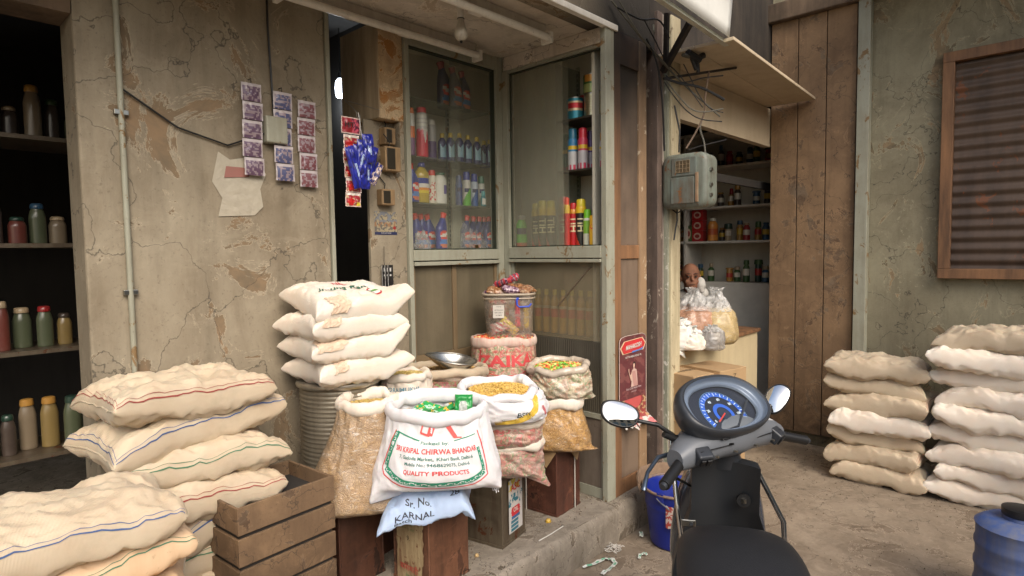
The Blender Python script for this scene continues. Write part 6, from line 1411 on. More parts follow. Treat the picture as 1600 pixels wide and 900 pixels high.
# hanging corner of the white bag
mb = MB(); a = onY(1056, 500, 1.93); b = onY(1074, 552, 1.93)
t = thing('white_cloth', 'white cloth corner hanging over the counter edge by the cream post', 'cloth')
mb.add([], []); mb.grid(lambda u, v: (a.x+(b.x-a.x)*u*(1-.2*v), 1.93+.02*math.sin(PI*v)+.006*fbm(u*4, v*4, 1), a.z+(b.z-a.z-.03+.06*(1-u))*v), 16, 16); mb.build('sheet', M_WHB, t, smooth=True).modifiers.new('s', 'SOLIDIFY').thickness = .004
for i, (px, w, lb) in enumerate(((1120, .30, 'brown cardboard carton with printed top, in front of the cream counter'),)):
    p = atD(1064, 600, 3.85); t = thing('cardboard_carton', lb, 'carton', (p.x, p.y, 0), R(-12)); zt = atD(1064, 585, 3.85).z
    MB().box((0, -.10, zt-.32), (.55, .20, zt)).build('carton_body', kb, t, bevel=.004)
    MB().box((.2, -.1012, zt-.318), (.26, .2012, zt+.0012)).build('tape', plain('brown tape', C3(140, 108, 74), .3), t)
    mb = MB(); write(mb, 'O', lambda a, b: (.05+a, -.1015, zt-.12+b), .12, BLK); write(mb, 'FRAGILE', lambda a, b: (.13+a, .06+b, zt+.0015), .05, BLK); write(mb, 'Z', lambda a, b: (.42+a, -.1015, zt-.05+b), .05, BLK); mb.build('lettering', M_PRINT, t)
    MB().box((-.02, -.10, -.2), (.56, .2, zt-.3205)).build('carton_below', kb, t, bevel=.004) if False else None
    t3 = thing('cardboard_carton', 'plain brown carton supporting the printed carton', 'carton', (p.x, p.y, 0), R(-12)); MB().box((.005, -.095, -.2), (.55, .2, zt-.3215)).build('carton_body', kb, t3, bevel=.004)

# awning: bright painted sheet with folded lower edge
t = thing('awning', 'bright white painted board with a blue mark and folded lower edge above the neighbour shop', 'awning')
a0, a1 = onZ(1022, 0, 2.60), onZ(1121, 66, 2.60); dd = (a1-a0).normalized(); nn = Vector((dd.y, -dd.x, 0))
A_ = a0-dd*.7; Bq = a0+dd*((a1-a0).length+.10)
M_AW = plain('white painted sheet', C3(226, 226, 220), .45, 0, .1)
mb = MB(); mb.grid(lambda u, v: tuple(A_+(Bq-A_)*u+nn*(.03+.05*v)+Vector((0, 0, .0455+.60*v))), 30, 10); mb.build('sheet', M_AW, t, smooth=True).modifiers.new('s', 'SOLIDIFY').thickness = .004
mb = MB(); mb.add([A_+Vector((0, 0, .0)), Bq, Bq+Vector((0, 0, .045)), A_+Vector((0, 0, .045)), A_+nn*.03, Bq+nn*.03], [(0, 1, 2, 3), (0, 4, 5, 1)]); mb.build('folded_edge', grime('edge grey', C3(190, 190, 176), C3(130, 126, 108), .4, 4, .5), t)
mb = MB(); pb = onZ(1042, 0, 2.62); mb.box((-.06, .035, .045), (.055, .055, .062)); o = mb.build('blue_mark', BLP, t, bevel=.006); o.matrix_world = Matrix.Translation(a0+dd*.08) @ Matrix.Rotation(math.atan2(dd.y, dd.x), 4, 'Z') @ Matrix.Scale(-1, 4, (0, 1, 0))
mb = MB(); qq = A_+nn*.09+Vector((0, 0, .30)); mb.tube([qq, qq+(Bq-A_)], .012, 8); mb.build('stiffener', plain('blue grey tube', C3(96, 112, 124), .4), t)
# bracket and rods
def rodthing(name, label, cat, pts, r, mat, grp=None):
    t = thing(name, label, cat, (0, 0, 0), 0, grp); MB().tube(pts, r, 8).build('bar', mat, t, smooth=True); return t
M_IRON = grime('dark iron', C3(52, 46, 42), C3(24, 20, 18), .6, 8, .6, metal=.3)
yb = 1.80
t = thing('awning_bracket', 'dark slanting iron bracket holding the awning above the meter box', 'bracket'); a, b = onY(1078, 36, 1.62), onY(1036, 112, 1.86)
d = (b-a).normalized(); mb = MB(); mb.tube([a, b], .022, 4); mb.build('strut', M_IRON, t); MB().tube([onY(1042, 20, 1.80), onY(1040, 110, 1.86)], .018, 4).build('upright', M_IRON, t)
rodthing('curtain_rod', 'dark horizontal rod reaching right from the bracket foot', 'rod', [onY(1037, 123, 1.84), onX(1150, 106, 3.9)], .008, M_IRON)
def wire(label, pts, r=.004, D=3.6, mat=None, sag=0):
    P_ = [atD(x, y, D if len(q_) == 0 else q_[0]) for x, y, *q_ in pts]
    # smooth
    out = []
    for i in range(len(P_)-1):
        p0, p1, p2, p3 = P_[max(i-1, 0)], P_[i], P_[i+1], P_[min(i+2, len(P_)-1)]
        for k in range(8): f = k/8; out.append(.5*((2*p1)+(-p0+p2)*f+(2*p0-5*p1+4*p2-p3)*f*f+(-p0+3*p1-3*p2+p3)*f**3))
    out.append(P_[-1]); t = thing('wire', label, 'wire', (0, 0, 0), 0, 'loose wires round the meter box')
    MB().tube(out, r, 6).build('strand', mat or M_BLACK, t, smooth=True); return t
M_GW = plain('grey wire', C3(96, 94, 84), .6)
wire('thick grey wire pair sloping from the sooty wall down past the bracket', [(955, 0, 3.3), (985, 38, 3.4), (1015, 75, 3.5), (1045, 108, 3.6), (1075, 138, 3.7), (1100, 160, 3.75), (1125, 182, 3.8)], .006, mat=M_GW)
wire('thin grey wire running beside the thick sloping one', [(968, 2, 3.3), (998, 52, 3.4), (1024, 82, 3.5), (1050, 112, 3.6)], .004, mat=M_GW)
wire('black wire sagging between the post and the right side', [(1040, 125), (1060, 150), (1080, 170), (1100, 175), (1130, 170)], .004, mat=M_GW)
wire('thin black wire from the clamp down to the knot', [(1068, 100), (1078, 120), (1092, 148), (1108, 168), (1130, 176)], .003)
wire('thick black cable bowed from the bracket foot to the right', [(1038, 122), (1062, 130), (1085, 134), (1105, 141), (1132, 156)], .008)
wire('dusty wire pair dropping to the knot above the meter box', [(1108, 112, 3.7), (1102, 150, 3.7), (1100, 178, 3.7), (1088, 205, 3.7), (1072, 232, 3.7)], .006, mat=plain('dusty wire', C3(110, 92, 76), .8))
wire('grey wire from the knot down behind the meter box', [(1100, 178, 3.7), (1094, 200, 3.7), (1100, 222, 3.7), (1102, 240, 3.7)], .005, mat=M_GW)
wire('thin straight black wire above the meter box going right', [(1076, 234, 3.7), (1095, 228, 3.7), (1135, 218, 3.7)], .0025)
t = thing('cable_clamp', 'black cable clamp cluster on the plank ceiling by the bracket', 'clamp', tuple(atD(1080, 93, 3.6)))
mb = MB(); mb.tube([(-.05, 0, .03), (.05, -.03, .0)], .022, 8); mb.tube([(0, 0, .02), (.03, -.02, -.06)], .014, 6); mb.tube([(.04, -.02, .0), (.05, -.02, -.07)], .012, 6); mb.tube([(.02, -.01, .0), (.07, -.05, .03)], .018, 7); mb.build('clamp_body', M_BLACK, t, bevel=.002)
MB().tube([(-.10, 0, .005), (-.03, 0, .01)], .012, 8).build('socket', M_GW, t)
t = thing('hanging_hook', 'small pale metal hook shining in the sooty corner above the door', 'hook', tuple(atD(1021, 44, 3.5))); MB().tube([(0, 0, .02), (.004, 0, -.01), (.012, 0, -.02)], .006, 6).build('hook_wire', M_STEEL, t)

# ================================================================== bucket, litter
t = thing('bucket', 'deep blue plastic bucket with scuffed brown rim and folded handle in the step corner', 'bucket', (3.03, 1.60, -.196))
MBL = grime('deep blue plastic', C3(14, 34, 126), C3(50, 60, 108), .45, 5, .38, bump=.08, fine=40)
n = 24; MB().lathe([(.13, 0), (.142, .004)]+[(.145+.035*i/n+(.004 if i in (17, 18) else 0), .01+.30*i/n) for i in range(n+1)]+[(.176, .315), (.168, .30), (.14, .03), (.01, .02)], 56).build('bucket_wall', MBL, t, smooth=True)
MB().tube([(.184*math.cos(i*PI/24), .184*math.sin(i*PI/24), .318) for i in range(49)], .008, 8, cap=False).build('rim', grime('scuffed rim', C3(132, 108, 84), C3(60, 70, 110), .6, 12, .7), t, smooth=True)
MB().tube([(-.182, .0, .30)]+[(.19*math.cos(PI+PI*i/16), .02-.19*math.sin(PI*i/16), .30-.13*math.sin(PI*i/16)) for i in range(17)]+[(.182, .0, .30)], .004, 6).build('handle', plain('grey wire handle', C3(110, 112, 116), .5), t, smooth=True)
MB().box((-.19, -.02, .28), (-.176, .02, .33)).build('handle_lug', MBL, t, bevel=.004)
mb = MB(); mb.grid(lambda u, v: (-.178*math.cos(.55*u-.1), -.178*math.sin(.55*u+.05)-.02, .15+.12*v+.01*fbm(u*3, v*3, 1)), 14, 18, lambda u, v: C3(206, 190, 180) if fbm(u*5, v*7, 2) > 0 else C3(176, 70, 60)); o = mb.build('stuck_wrapper', M_PACK, t, smooth=True)
t = thing('cloth_rag', 'dull brown rag draped over the back rim of the blue bucket', 'rag', (3.03, 1.60, .12)); mb = MB()
mb.grid(lambda u, v: (.195*math.cos(-.1+2.3*u)*(1+.12*math.sin(v*PI))+.01*fbm(u*5, v*3, 1), .195*math.sin(-.1+2.3*u)*(1+.12*math.sin(v*PI)), .008+.045*math.sin(v*PI)+.012*fbm(u*6, v*3, 4)-.10*abs(v-.5)), 40, 14); mb.build('folds', grime('brown rag', C3(126, 104, 84), C3(84, 66, 54), .5, 10, .9), t, smooth=True).modifiers.new('s', 'SOLIDIFY').thickness = .006
def litter(label, pxs, w, cf, cat='litter'):
    P_ = [onZ(x, y, -.194) for x, y in pxs]; t = thing('paper_scrap', label, cat)
    mb = MB(); n = len(P_)*8
    def at(u):
        x = u*(len(P_)-1); i = min(int(x), len(P_)-2); return P_[i].lerp(P_[i+1], x-i), (P_[i+1]-P_[i]).normalized()
    def f(u, v): p, d = at(u); nrm = Vector((-d.y, d.x, 0)); q = p+nrm*(v-.5)*w; q.z += .006+.010*abs(fbm(u*7, v*2, len(P_), 2)); return tuple(q)
    mb.grid(f, n, 4, cf); mb.build('scrap', M_PACK, t, smooth=True); return t
GW = lambda u, v: C3(110, 170, 140) if int(u*17) % 2 and .3 < v < .8 else C3(206, 208, 200)
litter('curled white and green packet strip nearest the step on the street', [(911, 889), (930, 882), (944, 875), (957, 876), (962, 882), (952, 892), (940, 899)], .022, GW)
litter('small hooked white green scrap on the street', [(999, 875), (1000, 869), (1006, 866), (1011, 869)], .016, GW)
litter('tiny crumpled white green scrap near the bucket', [(1001, 833), (1003, 837), (1002, 840)], .022, GW)
t = thing('shredded_paper', 'small nest of white shredded paper on the street', 'litter', tuple(onZ(960, 860, -.19))); mb = MB(); rnd = random.Random(2)
for i in range(40):
    a = rnd.random()*6.28; r_ = rnd.random()*.05; p = Vector((r_*math.cos(a)*1.2, r_*math.sin(a), .004+rnd.random()*.015)); mb.tube([p, p+Vector((rnd.uniform(-.02, .02), rnd.uniform(-.02, .02), rnd.uniform(0, .012))), p+Vector((rnd.uniform(-.03, .03), rnd.uniform(-.03, .03), 0))], .0012, 4, WHT)
mb.build('shreds', M_PACK, t)
mb = MB(); rnd = random.Random(9); pc = pc_ball(.012, [C3(130, 112, 90), C3(96, 80, 64), C3(160, 150, 130)])
for i in range(5200):
    x, y = rnd.uniform(1.2, 5.2), (rnd.uniform(-.3, 1.83) if i % 5 else rnd.uniform(1.855, 2.15))
    if y > 1.84: x = rnd.uniform(.6, 3.0)
    if fbm(x*1.6, y*1.6, 3, 3) < -.12+.25*rnd.random(): continue
    vs, fs, c = pc(rnd); s_ = rnd.uniform(.06, .42)**1.2; mb.add(vs, fs, c, Matrix.Translation((x, y, (-.197 if y < 1.84 else .003)+.003*s_)) @ Matrix.Scale(s_, 4))
tag(mb.build('grit', M_FOOD), 'loose grit and crumbs scattered on the street and step', 'grit', kind='stuff')
for i, (px, py, lb, c) in enumerate(((857, 814, 'yellow crumb of pasta on the step', C3(200, 160, 50)), (745, 868, 'pale crumb of pasta on the step beside the grey tin', C3(200, 170, 120)))):
    p = onZ(px, py, .006); vs, fs, _ = pc_ball(.016, [c])(random.Random(i)); tag(MB().add(vs, fs, c).build('dropped_pasta', M_FOOD), lb, 'crumb').location = p
p0_, p1_ = onZ(748, 845+0, .006), onZ(876, 815, .006)
t = thing('straw', 'long pale straw lying on the step edge', 'straw'); MB().tube([onZ(842, 845, .006), onZ(860, 835, .008), onZ(880, 822, .006)], .003, 6, WHT).build('stem', M_PACK, t)

# ================================================================== scooter parked at the step
SCH = R(30); HH = R(76); HC = Vector((1.895, .832, -.2))
sc = thing('scooter', 'dark grey scooter parked facing the shops, blue dial and round mirror on its handlebar', 'scooter', tuple(HC), 0)
def bl(x, y, z): return Vector((x*math.cos(SCH)-y*math.sin(SCH), x*math.sin(SCH)+y*math.cos(SCH), z))
def hb(x, y, z): return Vector((x*math.cos(HH)-y*math.sin(HH), x*math.sin(HH)+y*math.cos(HH), z-.016))
M_HGREY = plain('matt grey plastic', C3(104, 108, 114), .42, 0, .15, 6, .08)
M_HDARK = plain('dark grey plastic', C3(48, 51, 56), .4, 0, .2, 9, .12)
M_BODY = plain('dark grey gloss paint', C3(62, 68, 78), .22, .3, .1, 5, 0, .6)
M_SEAT = plain('black seat leather', C3(26, 26, 28), .55, 0, .3, 40, .5)
def loftb(secs, fr, name, mat, parent, n=28, sq=2.3, bevel=0):
    """sections: (centre x, y, z, axis-a half, axis-b half, orientation) orientation 'x': section in yz plane, 'y': in xz plane"""
    keys = secs; mb = MB(); M_ = (len(secs)-1)*6
    def f(u, v):
        q = spline([k_[:5] for k_ in keys], v); th = 2*PI*u; a = max(q[3], .001)*spow(math.cos(th), 2/sq); b = max(q[4], .001)*spow(math.sin(th), 2/sq)
        o_ = secs[0][5]
        return tuple(fr(q[0], q[1]+a, q[2]+b) if o_ == 'x' else (fr(q[0]+a, q[1], q[2]+b) if o_ == 'y' else fr(q[0]+a, q[1]+b, q[2])))
    mb.grid(f, n, M_)
    mb.add([f(i/n, 0) for i in range(n)], [tuple(range(n))]); mb.add([f(i/n, 1) for i in range(n)], [tuple(range(n))[::-1]])
    return mb.build(name, mat, parent, smooth=True)
# handlebar housing
loftb([(-.02, -.255, 1.022, .032, .032, 'y'), (-.01, -.19, 1.038, .055, .050, 'y'), (.0, -.08, 1.055, .08, .062, 'y'), (.0, 0, 1.058, .09, .068, 'y'), (.0, .08, 1.055, .08, .062, 'y'), (-.01, .19, 1.038, .055, .050, 'y'), (-.02, .255, 1.022, .032, .032, 'y')], hb, 'handlebar_cover', M_HGREY, sc, 36)
# dial pod: hood, bezel, dial
PC = Vector((-.015, 0, 1.142)); nrm_t = R(50)      # tilt of the dial plane
ex_, ey_ = Vector((0, 1, 0)), Vector((math.sin(nrm_t), 0, math.cos(nrm_t))); en_ = Vector((-math.cos(nrm_t), 0, math.sin(nrm_t)))
def pod(a, b, o): q = PC+ex_*(a*1.17+.022)+ey_*b*1.12+en_*o; return hb(*q)
def ring(prof, name, mat, ax=1.0, bx=1.0, n=56, eg=2.3):
    mb = MB()
    def f(u, v):
        q = spline(prof, v); th = 2*PI*u; e = 2/eg; up_ = 1.0 if math.sin(th) > 0 else .80
        return tuple(pod(q[0]*ax*spow(math.cos(th), e), q[0]*bx*up_*spow(math.sin(th), e), q[1]))
    mb.grid(f, n, (len(prof)-1)*4); return mb.build(name, mat, sc, smooth=True, auto=False)
ring([(.085, -.09), (.135, -.06), (.165, -.01), (.168, .018), (.160, .030), (.150, .028)], 'dial_hood', M_HDARK, 1, .66)
ring([(.150, .028), (.146, .016), (.140, .010), (.128, .010), (.122, .002)], 'dial_bezel', plain('blue grey bezel', C3(112, 124, 140), .3, .2, .1), 1, .66)
def dcol(u, v):
    return C3(24, 30, 44)
mb = MB(); mb.grid(lambda u, v: tuple(pod(.123*v*spow(math.cos(2*PI*u), .87), .123*.66*(1 if u < .5 else .80)*v*spow(math.sin(2*PI*u), .87), -.004)), 60, 14, dcol); o = mb.build('dial_face', vcol('dial print', .35, dirt=.05), sc)
mb = MB(); BL1, BL2, BL3 = C3(40, 90, 190), C3(110, 160, 220), C3(210, 226, 240)
D0 = lambda a, b, o=-.0025: tuple(pod(a, b, o))
dc = (.005, -.012)
def arc(r0, r1, a0, a1, col, o=-.0025, n=40):
    vs = []
    for i in range(n+1): t = R(a0+(a1-a0)*i/n); vs += [D0(dc[0]-r0*math.cos(t), dc[1]+r0*math.sin(t), o), D0(dc[0]-r1*math.cos(t), dc[1]+r1*math.sin(t), o)]
    mb.add(vs, [(2*i, 2*i+2, 2*i+3, 2*i+1) for i in range(n)], col)
# hb left is +y so the viewer's left is +ex: mirror the arc
def arcs():
    arc(.062, .076, -25, 205, BL1); arc(.078, .079, -25, 205, BL2, -.002); arc(.024, .036, -30, 210, BL1); arc(.0, .020, 0, 360, C3(30, 40, 60), -.002)
arcs()
for i in range(23):
    t = R(-20+10*i); r0, r1 = (.063, .075) if i % 2 == 0 else (.069, .075)
    c_, s_ = math.cos(t), math.sin(t); w = .0011
    mb.add([D0(dc[0]+r0*c_-w*s_, dc[1]+r0*s_+w*c_, -.0015), D0(dc[0]+r1*c_-w*s_, dc[1]+r1*s_+w*c_, -.0015), D0(dc[0]+r1*c_+w*s_, dc[1]+r1*s_-w*c_, -.0015), D0(dc[0]+r0*c_+w*s_, dc[1]+r0*s_-w*c_, -.0015)], [(0, 1, 2, 3)], BL3)
for i, s in enumerate(('0', '20', '40', '60', '80', '100')):
    t = R(200-42*i); cx_, cy_ = math.cos(t)*.054, math.sin(t)*.050
    write(mb, s, lambda a, b, cx_=cx_, cy_=cy_: D0(-(cx_+a)+dc[0], dc[1]+cy_+b, -.0012), .012, BL3, bold=.02)
stroke2d(mb, [(0, 0), (.045, -.022)], .004, lambda a, b: D0(dc[0]+a, dc[1]+b, .002), C3(190, 60, 50))
mb.build('dial_print', vcol('dial print', .35, dirt=.05), sc)
mb = MB(); mb.grid(lambda u, v: tuple(pod(.126*v*spow(math.cos(2*PI*u), .87), .126*.66*(1 if u < .5 else .80)*v*spow(math.sin(2*PI*u), .87), .006+.010*(1-v*v))), 50, 10, flip=True); mb.build('dial_glass', glass('dial glass', .04, (.4, .42, .45, 1), rough=.02), sc, smooth=True, auto=False)
stroke_m = MB(); stroke_m.tube([pod(-.11, .01, .004), pod(.0, -.062, .006), pod(.05, -.066, .006)], .004, 6); stroke_m.build('dial_divider', M_HDARK, sc)
for s in (1, -1):
    g0, g1 = hb(-.028, .235*s, 1.018), hb(-.070, .355*s, .985)
    d = (g1-g0).normalized(); mb = MB(); L_ = (g1-g0).length
    mb.tube([g0+d*L_*i/26 for i in range(27)], [.0158+(.0012 if i % 2 else 0) for i in range(25)]+[.0175, .0165], 18); mb.build('grip', M_BLACK, sc, smooth=True)
    MB().tube([g1, g1+d*.012], [.012, .010], 14).build('bar_end', M_HDARK, sc, smooth=True)
    a, b = hb(.035, .20*s, 1.02), hb(-.02, .385*s, .968)
    MB().tube([a, hb(.045, .26*s, 1.015), hb(.02, .33*s, .990), b, b+Vector((0, 0, -.004))], [.008, .007, .006, .008, .009], 10).build('brake_lever', plain('lever metal', C3(96, 108, 124), .3, .8), sc, smooth=True)
    # switch block
    q = hb(-.070, .185*s, 1.030); M = Matrix.Translation(q) @ Matrix.Rotation(HH-.30*s, 4, 'Z') @ Matrix.Rotation(R(-35), 4, 'Y')
    MB().box((-.015, -.026, -.022), (.03, .026, .022), None, M).build('switch_block', M_HDARK, sc, bevel=.007, seg=3)
    mb = MB(); mb.box((-.021, -.018, -.014), (-.0155, -.002, .012), None, M); mb.box((-.021, .003, -.014), (-.0155, .018, .012), None, M); mb.build('switch_buttons', M_BLACK, sc, bevel=.002)
    # mirror
    st_ = hb(.02, .19*s, 1.065); mc = (atD(968, 647, 1.86)-HC) if s == 1 else hb(.05, -.36, 1.11)
    md_ = hb(.03, .25*s, 1.09); MB().tube([st_, st_+(md_-st_)*.5, md_], [.013, .012, .009], 12).build('mirror_boot', M_BLACK, sc, smooth=True)
    if s == 1: md_ = atD(1028, 664, 1.86)-HC
    dirx = (md_-mc).normalized(); edge_p = mc+dirx*.055
    # a true pivot: normal towards a rider's head above the seat
    rider = bl(-.55, 0, 1.62); nz_ = ((rider-mc).normalized()*.5+((Vector((0, 0, CAMZ-.25))-(mc+HC)).normalized())*.5).normalized() if s == 1 else (rider-mc).normalized()
    ux = (dirx-nz_*dirx.dot(nz_)).normalized(); uy = nz_.cross(ux)
    MB().tube([st_+(md_-st_)*.3, md_, edge_p+nz_*-.018], [.008, .0065, .0065], 10).build('mirror_stalk', M_BLACK, sc, smooth=True)
    def mo(u, v, kx, ky, off): th = 2*PI*u; return tuple(mc+ux*(kx*v*spow(math.cos(th), .85)*(1+.10*math.sin(th)))+uy*(ky*v*spow(math.sin(th), .85))+nz_*off)
    mb = MB(); mb.grid(lambda u, v: mo(u, math.sin(v*PI/2), .062, .041, -.028*math.cos(v*PI/2)), 44, 8, flip=True)
    mb.grid(lambda u, v: mo(u, 1-.12*v, .062, .041, .006*math.sin(v*PI*.75)), 44, 5, flip=True); mb.build('mirror_shell', M_BLACK, sc, smooth=True, auto=False)
    k_m = MATS.get('mirror') or plain('mirror', (.78, .78, .76, 1), .03, 1, .12, 30, 0)
    MB().grid(lambda u, v: mo(u, v, .0575, .0372, .0035+.0075*(1-v*v)), 44, 14).build('mirror_glass', k_m, sc, smooth=True, auto=False)
MB().tube([hb(-.072, .075, 1.052), hb(-.094, .075, 1.06)], .004, 6).build('housing_screw', M_BLACK, sc)
# switch plate on the left of the housing
q = hb(-.078, .095, 1.085); M = Matrix.Translation(q) @ Matrix.Rotation(HH-.15, 4, 'Z') @ Matrix.Rotation(R(30), 4, 'Y')
mb = MB(); mb.box((-.004, -.016, -.012), (.004, .016, .012), None, M); mb.build('rocker_frame', M_BLACK, sc, bevel=.002); mb = MB(); [mb.box((-.008, -.013+.015*i, -.008), (-.0045, -.002+.015*i, .008), None, M) for i in range(2)]; mb.build('rocker_switch', M_HDARK, sc, bevel=.001)
# body shell parts, in the frame of the body
def shield(u, v, o):
    y = (u-.5)*2; w = .105+.060*math.sin(PI*min(1, v*1.15+.12)); x = .02+.10*(1-v)-.055*y*y+.0*v+(-.14*max(0, .18-v)*4*0)
    return tuple(bl(x+o, y*w, .27+.68*v))
mb = MB(); mb.grid(lambda u, v: shield(u, v, -.03), 30, 30, flip=True); mb.grid(lambda u, v: shield(u, v, .03), 30, 30)
mb.grid(lambda u, v: tuple(Vector(shield(0, u, -.03)).lerp(Vector(shield(0, u, .03)), v)), 30, 3, flip=True); mb.grid(lambda u, v: tuple(Vector(shield(1, u, -.03)).lerp(Vector(shield(1, u, .03)), v)), 30, 3); mb.grid(lambda u, v: tuple(Vector(shield(u, 1, -.03)).lerp(Vector(shield(u, 1, .03)), v)), 30, 3, flip=True)
mb.build('leg_shield', plain('inner shield black', C3(38, 41, 45), .45, 0, .3, 3, .05), sc, smooth=True)
loftb([(.085, 0, .95, .05, .05, 'z'), (.13, 0, .85, .085, .12, 'z'), (.16, 0, .70, .095, .155, 'z'), (.19, 0, .52, .09, .165, 'z'), (.20, 0, .38, .06, .12, 'z')], bl, 'front_apron', M_BODY, sc)
loftb([(.0, 0, 1.03, .035, .035, 'z'), (.02, 0, .98, .045, .05, 'z'), (.05, 0, .92, .06, .07, 'z')], bl, 'steering_neck', M_HDARK, sc)
p = bl(-.018, -.06, .83); MB().tube([p, p+bl(-.012, 0, 0)], .022, 20).build('ignition_lock', M_BLACK, sc, smooth=True); mb = MB(); mb.tube([p+bl(-.012, -.004, .0), p+bl(-.018, .004, 0)], .009, 4); mb.build('key_slot', M_STEEL, sc)
loftb([(.06, 0, .275, .17, .035, 'x'), (-.08, 0, .262, .19, .030, 'x'), (-.25, 0, .262, .19, .030, 'x'), (-.40, 0, .275, .16, .04, 'x')], bl, 'floorboard', M_HDARK, sc, sq=4)
loftb([(-.33, 0, .40, .10, .14, 'x'), (-.42, 0, .52, .135, .21, 'x'), (-.65, 0, .56, .155, .19, 'x'), (-.95, 0, .60, .145, .15, 'x'), (-1.2, 0, .68, .10, .09, 'x'), (-1.30, 0, .70, .04, .04, 'x')], bl, 'rear_body', M_BODY, sc, sq=2.6)
loftb([(-.20, 0, .775, .06, .022, 'x'), (-.25, 0, .79, .14, .05, 'x'), (-.40, 0, .80, .165, .055, 'x'), (-.62, 0, .775, .16, .045, 'x'), (-.80, 0, .80, .15, .05, 'x'), (-1.05, 0, .82, .12, .045, 'x'), (-1.14, 0, .81, .05, .02, 'x')], bl, 'seat', M_SEAT, sc, sq=2.8)
loftb([(.42, 0, .30, .02, .02, 'x'), (.38, 0, .38, .07, .05, 'x'), (.26, 0, .46, .08, .05, 'x'), (.12, 0, .42, .075, .045, 'x'), (.04, 0, .32, .05, .02, 'x')], bl, 'front_fender', M_BODY, sc)
for nm_, wx in (('front_wheel', .24), ('rear_wheel', -.98)):
    mb = MB(); pts = [bl(wx+.175*math.cos(a*PI/20), 0, .225+.175*math.sin(a*PI/20)) for a in range(41)]; w_ = mb.tube(pts, .048, 12, cap=False).build('wheel', M_BLACK, sc, smooth=True)
    mb = MB(); mb.tube([bl(wx, -.05, .225), bl(wx, .05, .225)], .05, 18); [mb.tube([bl(wx, 0, .225), bl(wx+.14*math.cos(a*2*PI/6), 0, .225+.14*math.sin(a*2*PI/6))], .012, 8) for a in range(6)]; mb.tube([bl(wx+.14*math.cos(a*PI/16), 0, .225+.14*math.sin(a*PI/16)) for a in range(33)], .014, 8, cap=False)
    mb.build('rim', M_STEEL, w_, smooth=True)
for s in (1, -1): MB().tube([bl(.24, .06*s, .225), bl(.10, .06*s, .52)], .014, 8).build('fork_leg', M_STEEL, sc, smooth=True)
loftb([(.055, 0, 1.09, .10, .05, 'x'), (.09, 0, 1.08, .085, .045, 'x'), (.105, 0, 1.075, .06, .03, 'x')], hb, 'headlight', glass('headlight glass', .3, (.6, .62, .65, 1)), sc)
MB().tube([bl(-1.12, .12, .83), bl(-1.26, .10, .86), bl(-1.30, 0, .87), bl(-1.26, -.10, .86), bl(-1.12, -.12, .83)], .012, 10).build('grab_rail', M_STEEL, sc, smooth=True)
MB().tube([bl(-1.0, -.15, .30), bl(-.7, -.16, .28), bl(-.55, -.13, .26)], [.045, .04, .018], 16).build('exhaust', M_STEEL, sc, smooth=True)
MB().tube([bl(-.45, .10, .22), bl(-.48, .16, .0)], .009, 8).build('side_stand', M_IRON, sc)
# chrome guard bar along the left edge of the shield
ga, gb, gc_ = atD(1046, 676, 1.98)-HC, atD(1058, 790, 1.94)-HC, atD(1072, 890, 1.90)-HC
gd = bl(.0, .18, .30)
MB().tube([bl(.05, .10, .93), ga, gb, gc_, gd, bl(-.02, .10, .27)], .0085, 12).build('guard_bar', plain('chrome', C3(196, 196, 196), .12, 1, .05), sc, smooth=True)
q = atD(1076, 817, 1.93)-HC; M = Matrix.Translation(q) @ Matrix.Rotation(SCH, 4, 'Z'); mb = MB(); mb.box((-.004, -.022, -.012), (.002, .022, .012), None, M); mb.build('bar_bracket', M_STEEL, sc, bevel=.004)
mb = MB(); mb.tube([tuple(M @ Vector((-.005, -.008, 0))), tuple(M @ Vector((-.009, -.008, 0)))], .006, 8); mb.build('bolt', M_HDARK, sc)

# ================================================================== beyond the frame of the shops: kiosk at the right, more stock at the left
ks = thing('kiosk', 'tan boarded side of a kiosk jutting into the street past the neighbour shop', 'building')
KX = 5.25
M_SIDE = woven('dusty woven', C3(206, 190, 164), C3(184, 158, 128), .6, .4)
M_KW = oldwall('tan boards', C3(146, 118, 88), C3(96, 74, 54), C3(122, 104, 84), 1.6, .75, .5, 1.0)
M_KP = oldwall('pale green plaster', C3(152, 146, 122), C3(104, 94, 74), C3(150, 128, 98), 1.2, .85, .5, 1.2)
MB().box((KX+.05, -3.2, -.2), (KX+2.5, 1.925, 4.4)).build('body_wall', M_KP, ks)
for i in range(3): MB().box((KX+.01, 1.28+.215*i, -.1), (KX+.048, 1.28+.215*i+.208, 3.3)).build('board', M_KW, ks, bevel=.003)
MB().box((KX-.03, 1.18, -.2), (KX+.048, 1.265, 4.4)).build('corner_post', M_FRAME, ks, bevel=.004)
mb = MB(); mb.grid(lambda u, v: (KX+.03+.008*math.sin(v*2*PI*18), -.55+1.21*(1-u), 1.28+1.44*v), 4, 216); mb.build('shutter', grime('brown rolling shutter', C3(88, 72, 60), C3(44, 36, 32), .7, 2, .55, metal=.2, spots=C3(110, 70, 46)), ks, smooth=True)
MB().box((KX-.006, .0, 1.33), (KX+.012, .10, 1.36)).build('shutter_handle', M_STEEL, ks, bevel=.003)
for a, b, c, d in ((-.62, 1.21, .73, 1.279), (-.62, 2.721, .73, 2.79), (.661, 1.28, .73, 2.72)): MB().box((KX-.02, a, b), (KX+.045, c, d)).build('window_frame', M_WOOD, ks, bevel=.003)
MB().box((KX-.05, -3.2, 3.30), (KX+.049, 1.95, 3.45)).build('ledge', M_SOOT, ks, bevel=.01)
MB().box((KX-.75, -3.2, 3.50), (KX+.05, 1.2, 3.54)).build('sheet_roof', grime('tin sheet', C3(120, 118, 104), C3(80, 70, 56), .5, 2, .5, metal=.3), ks)
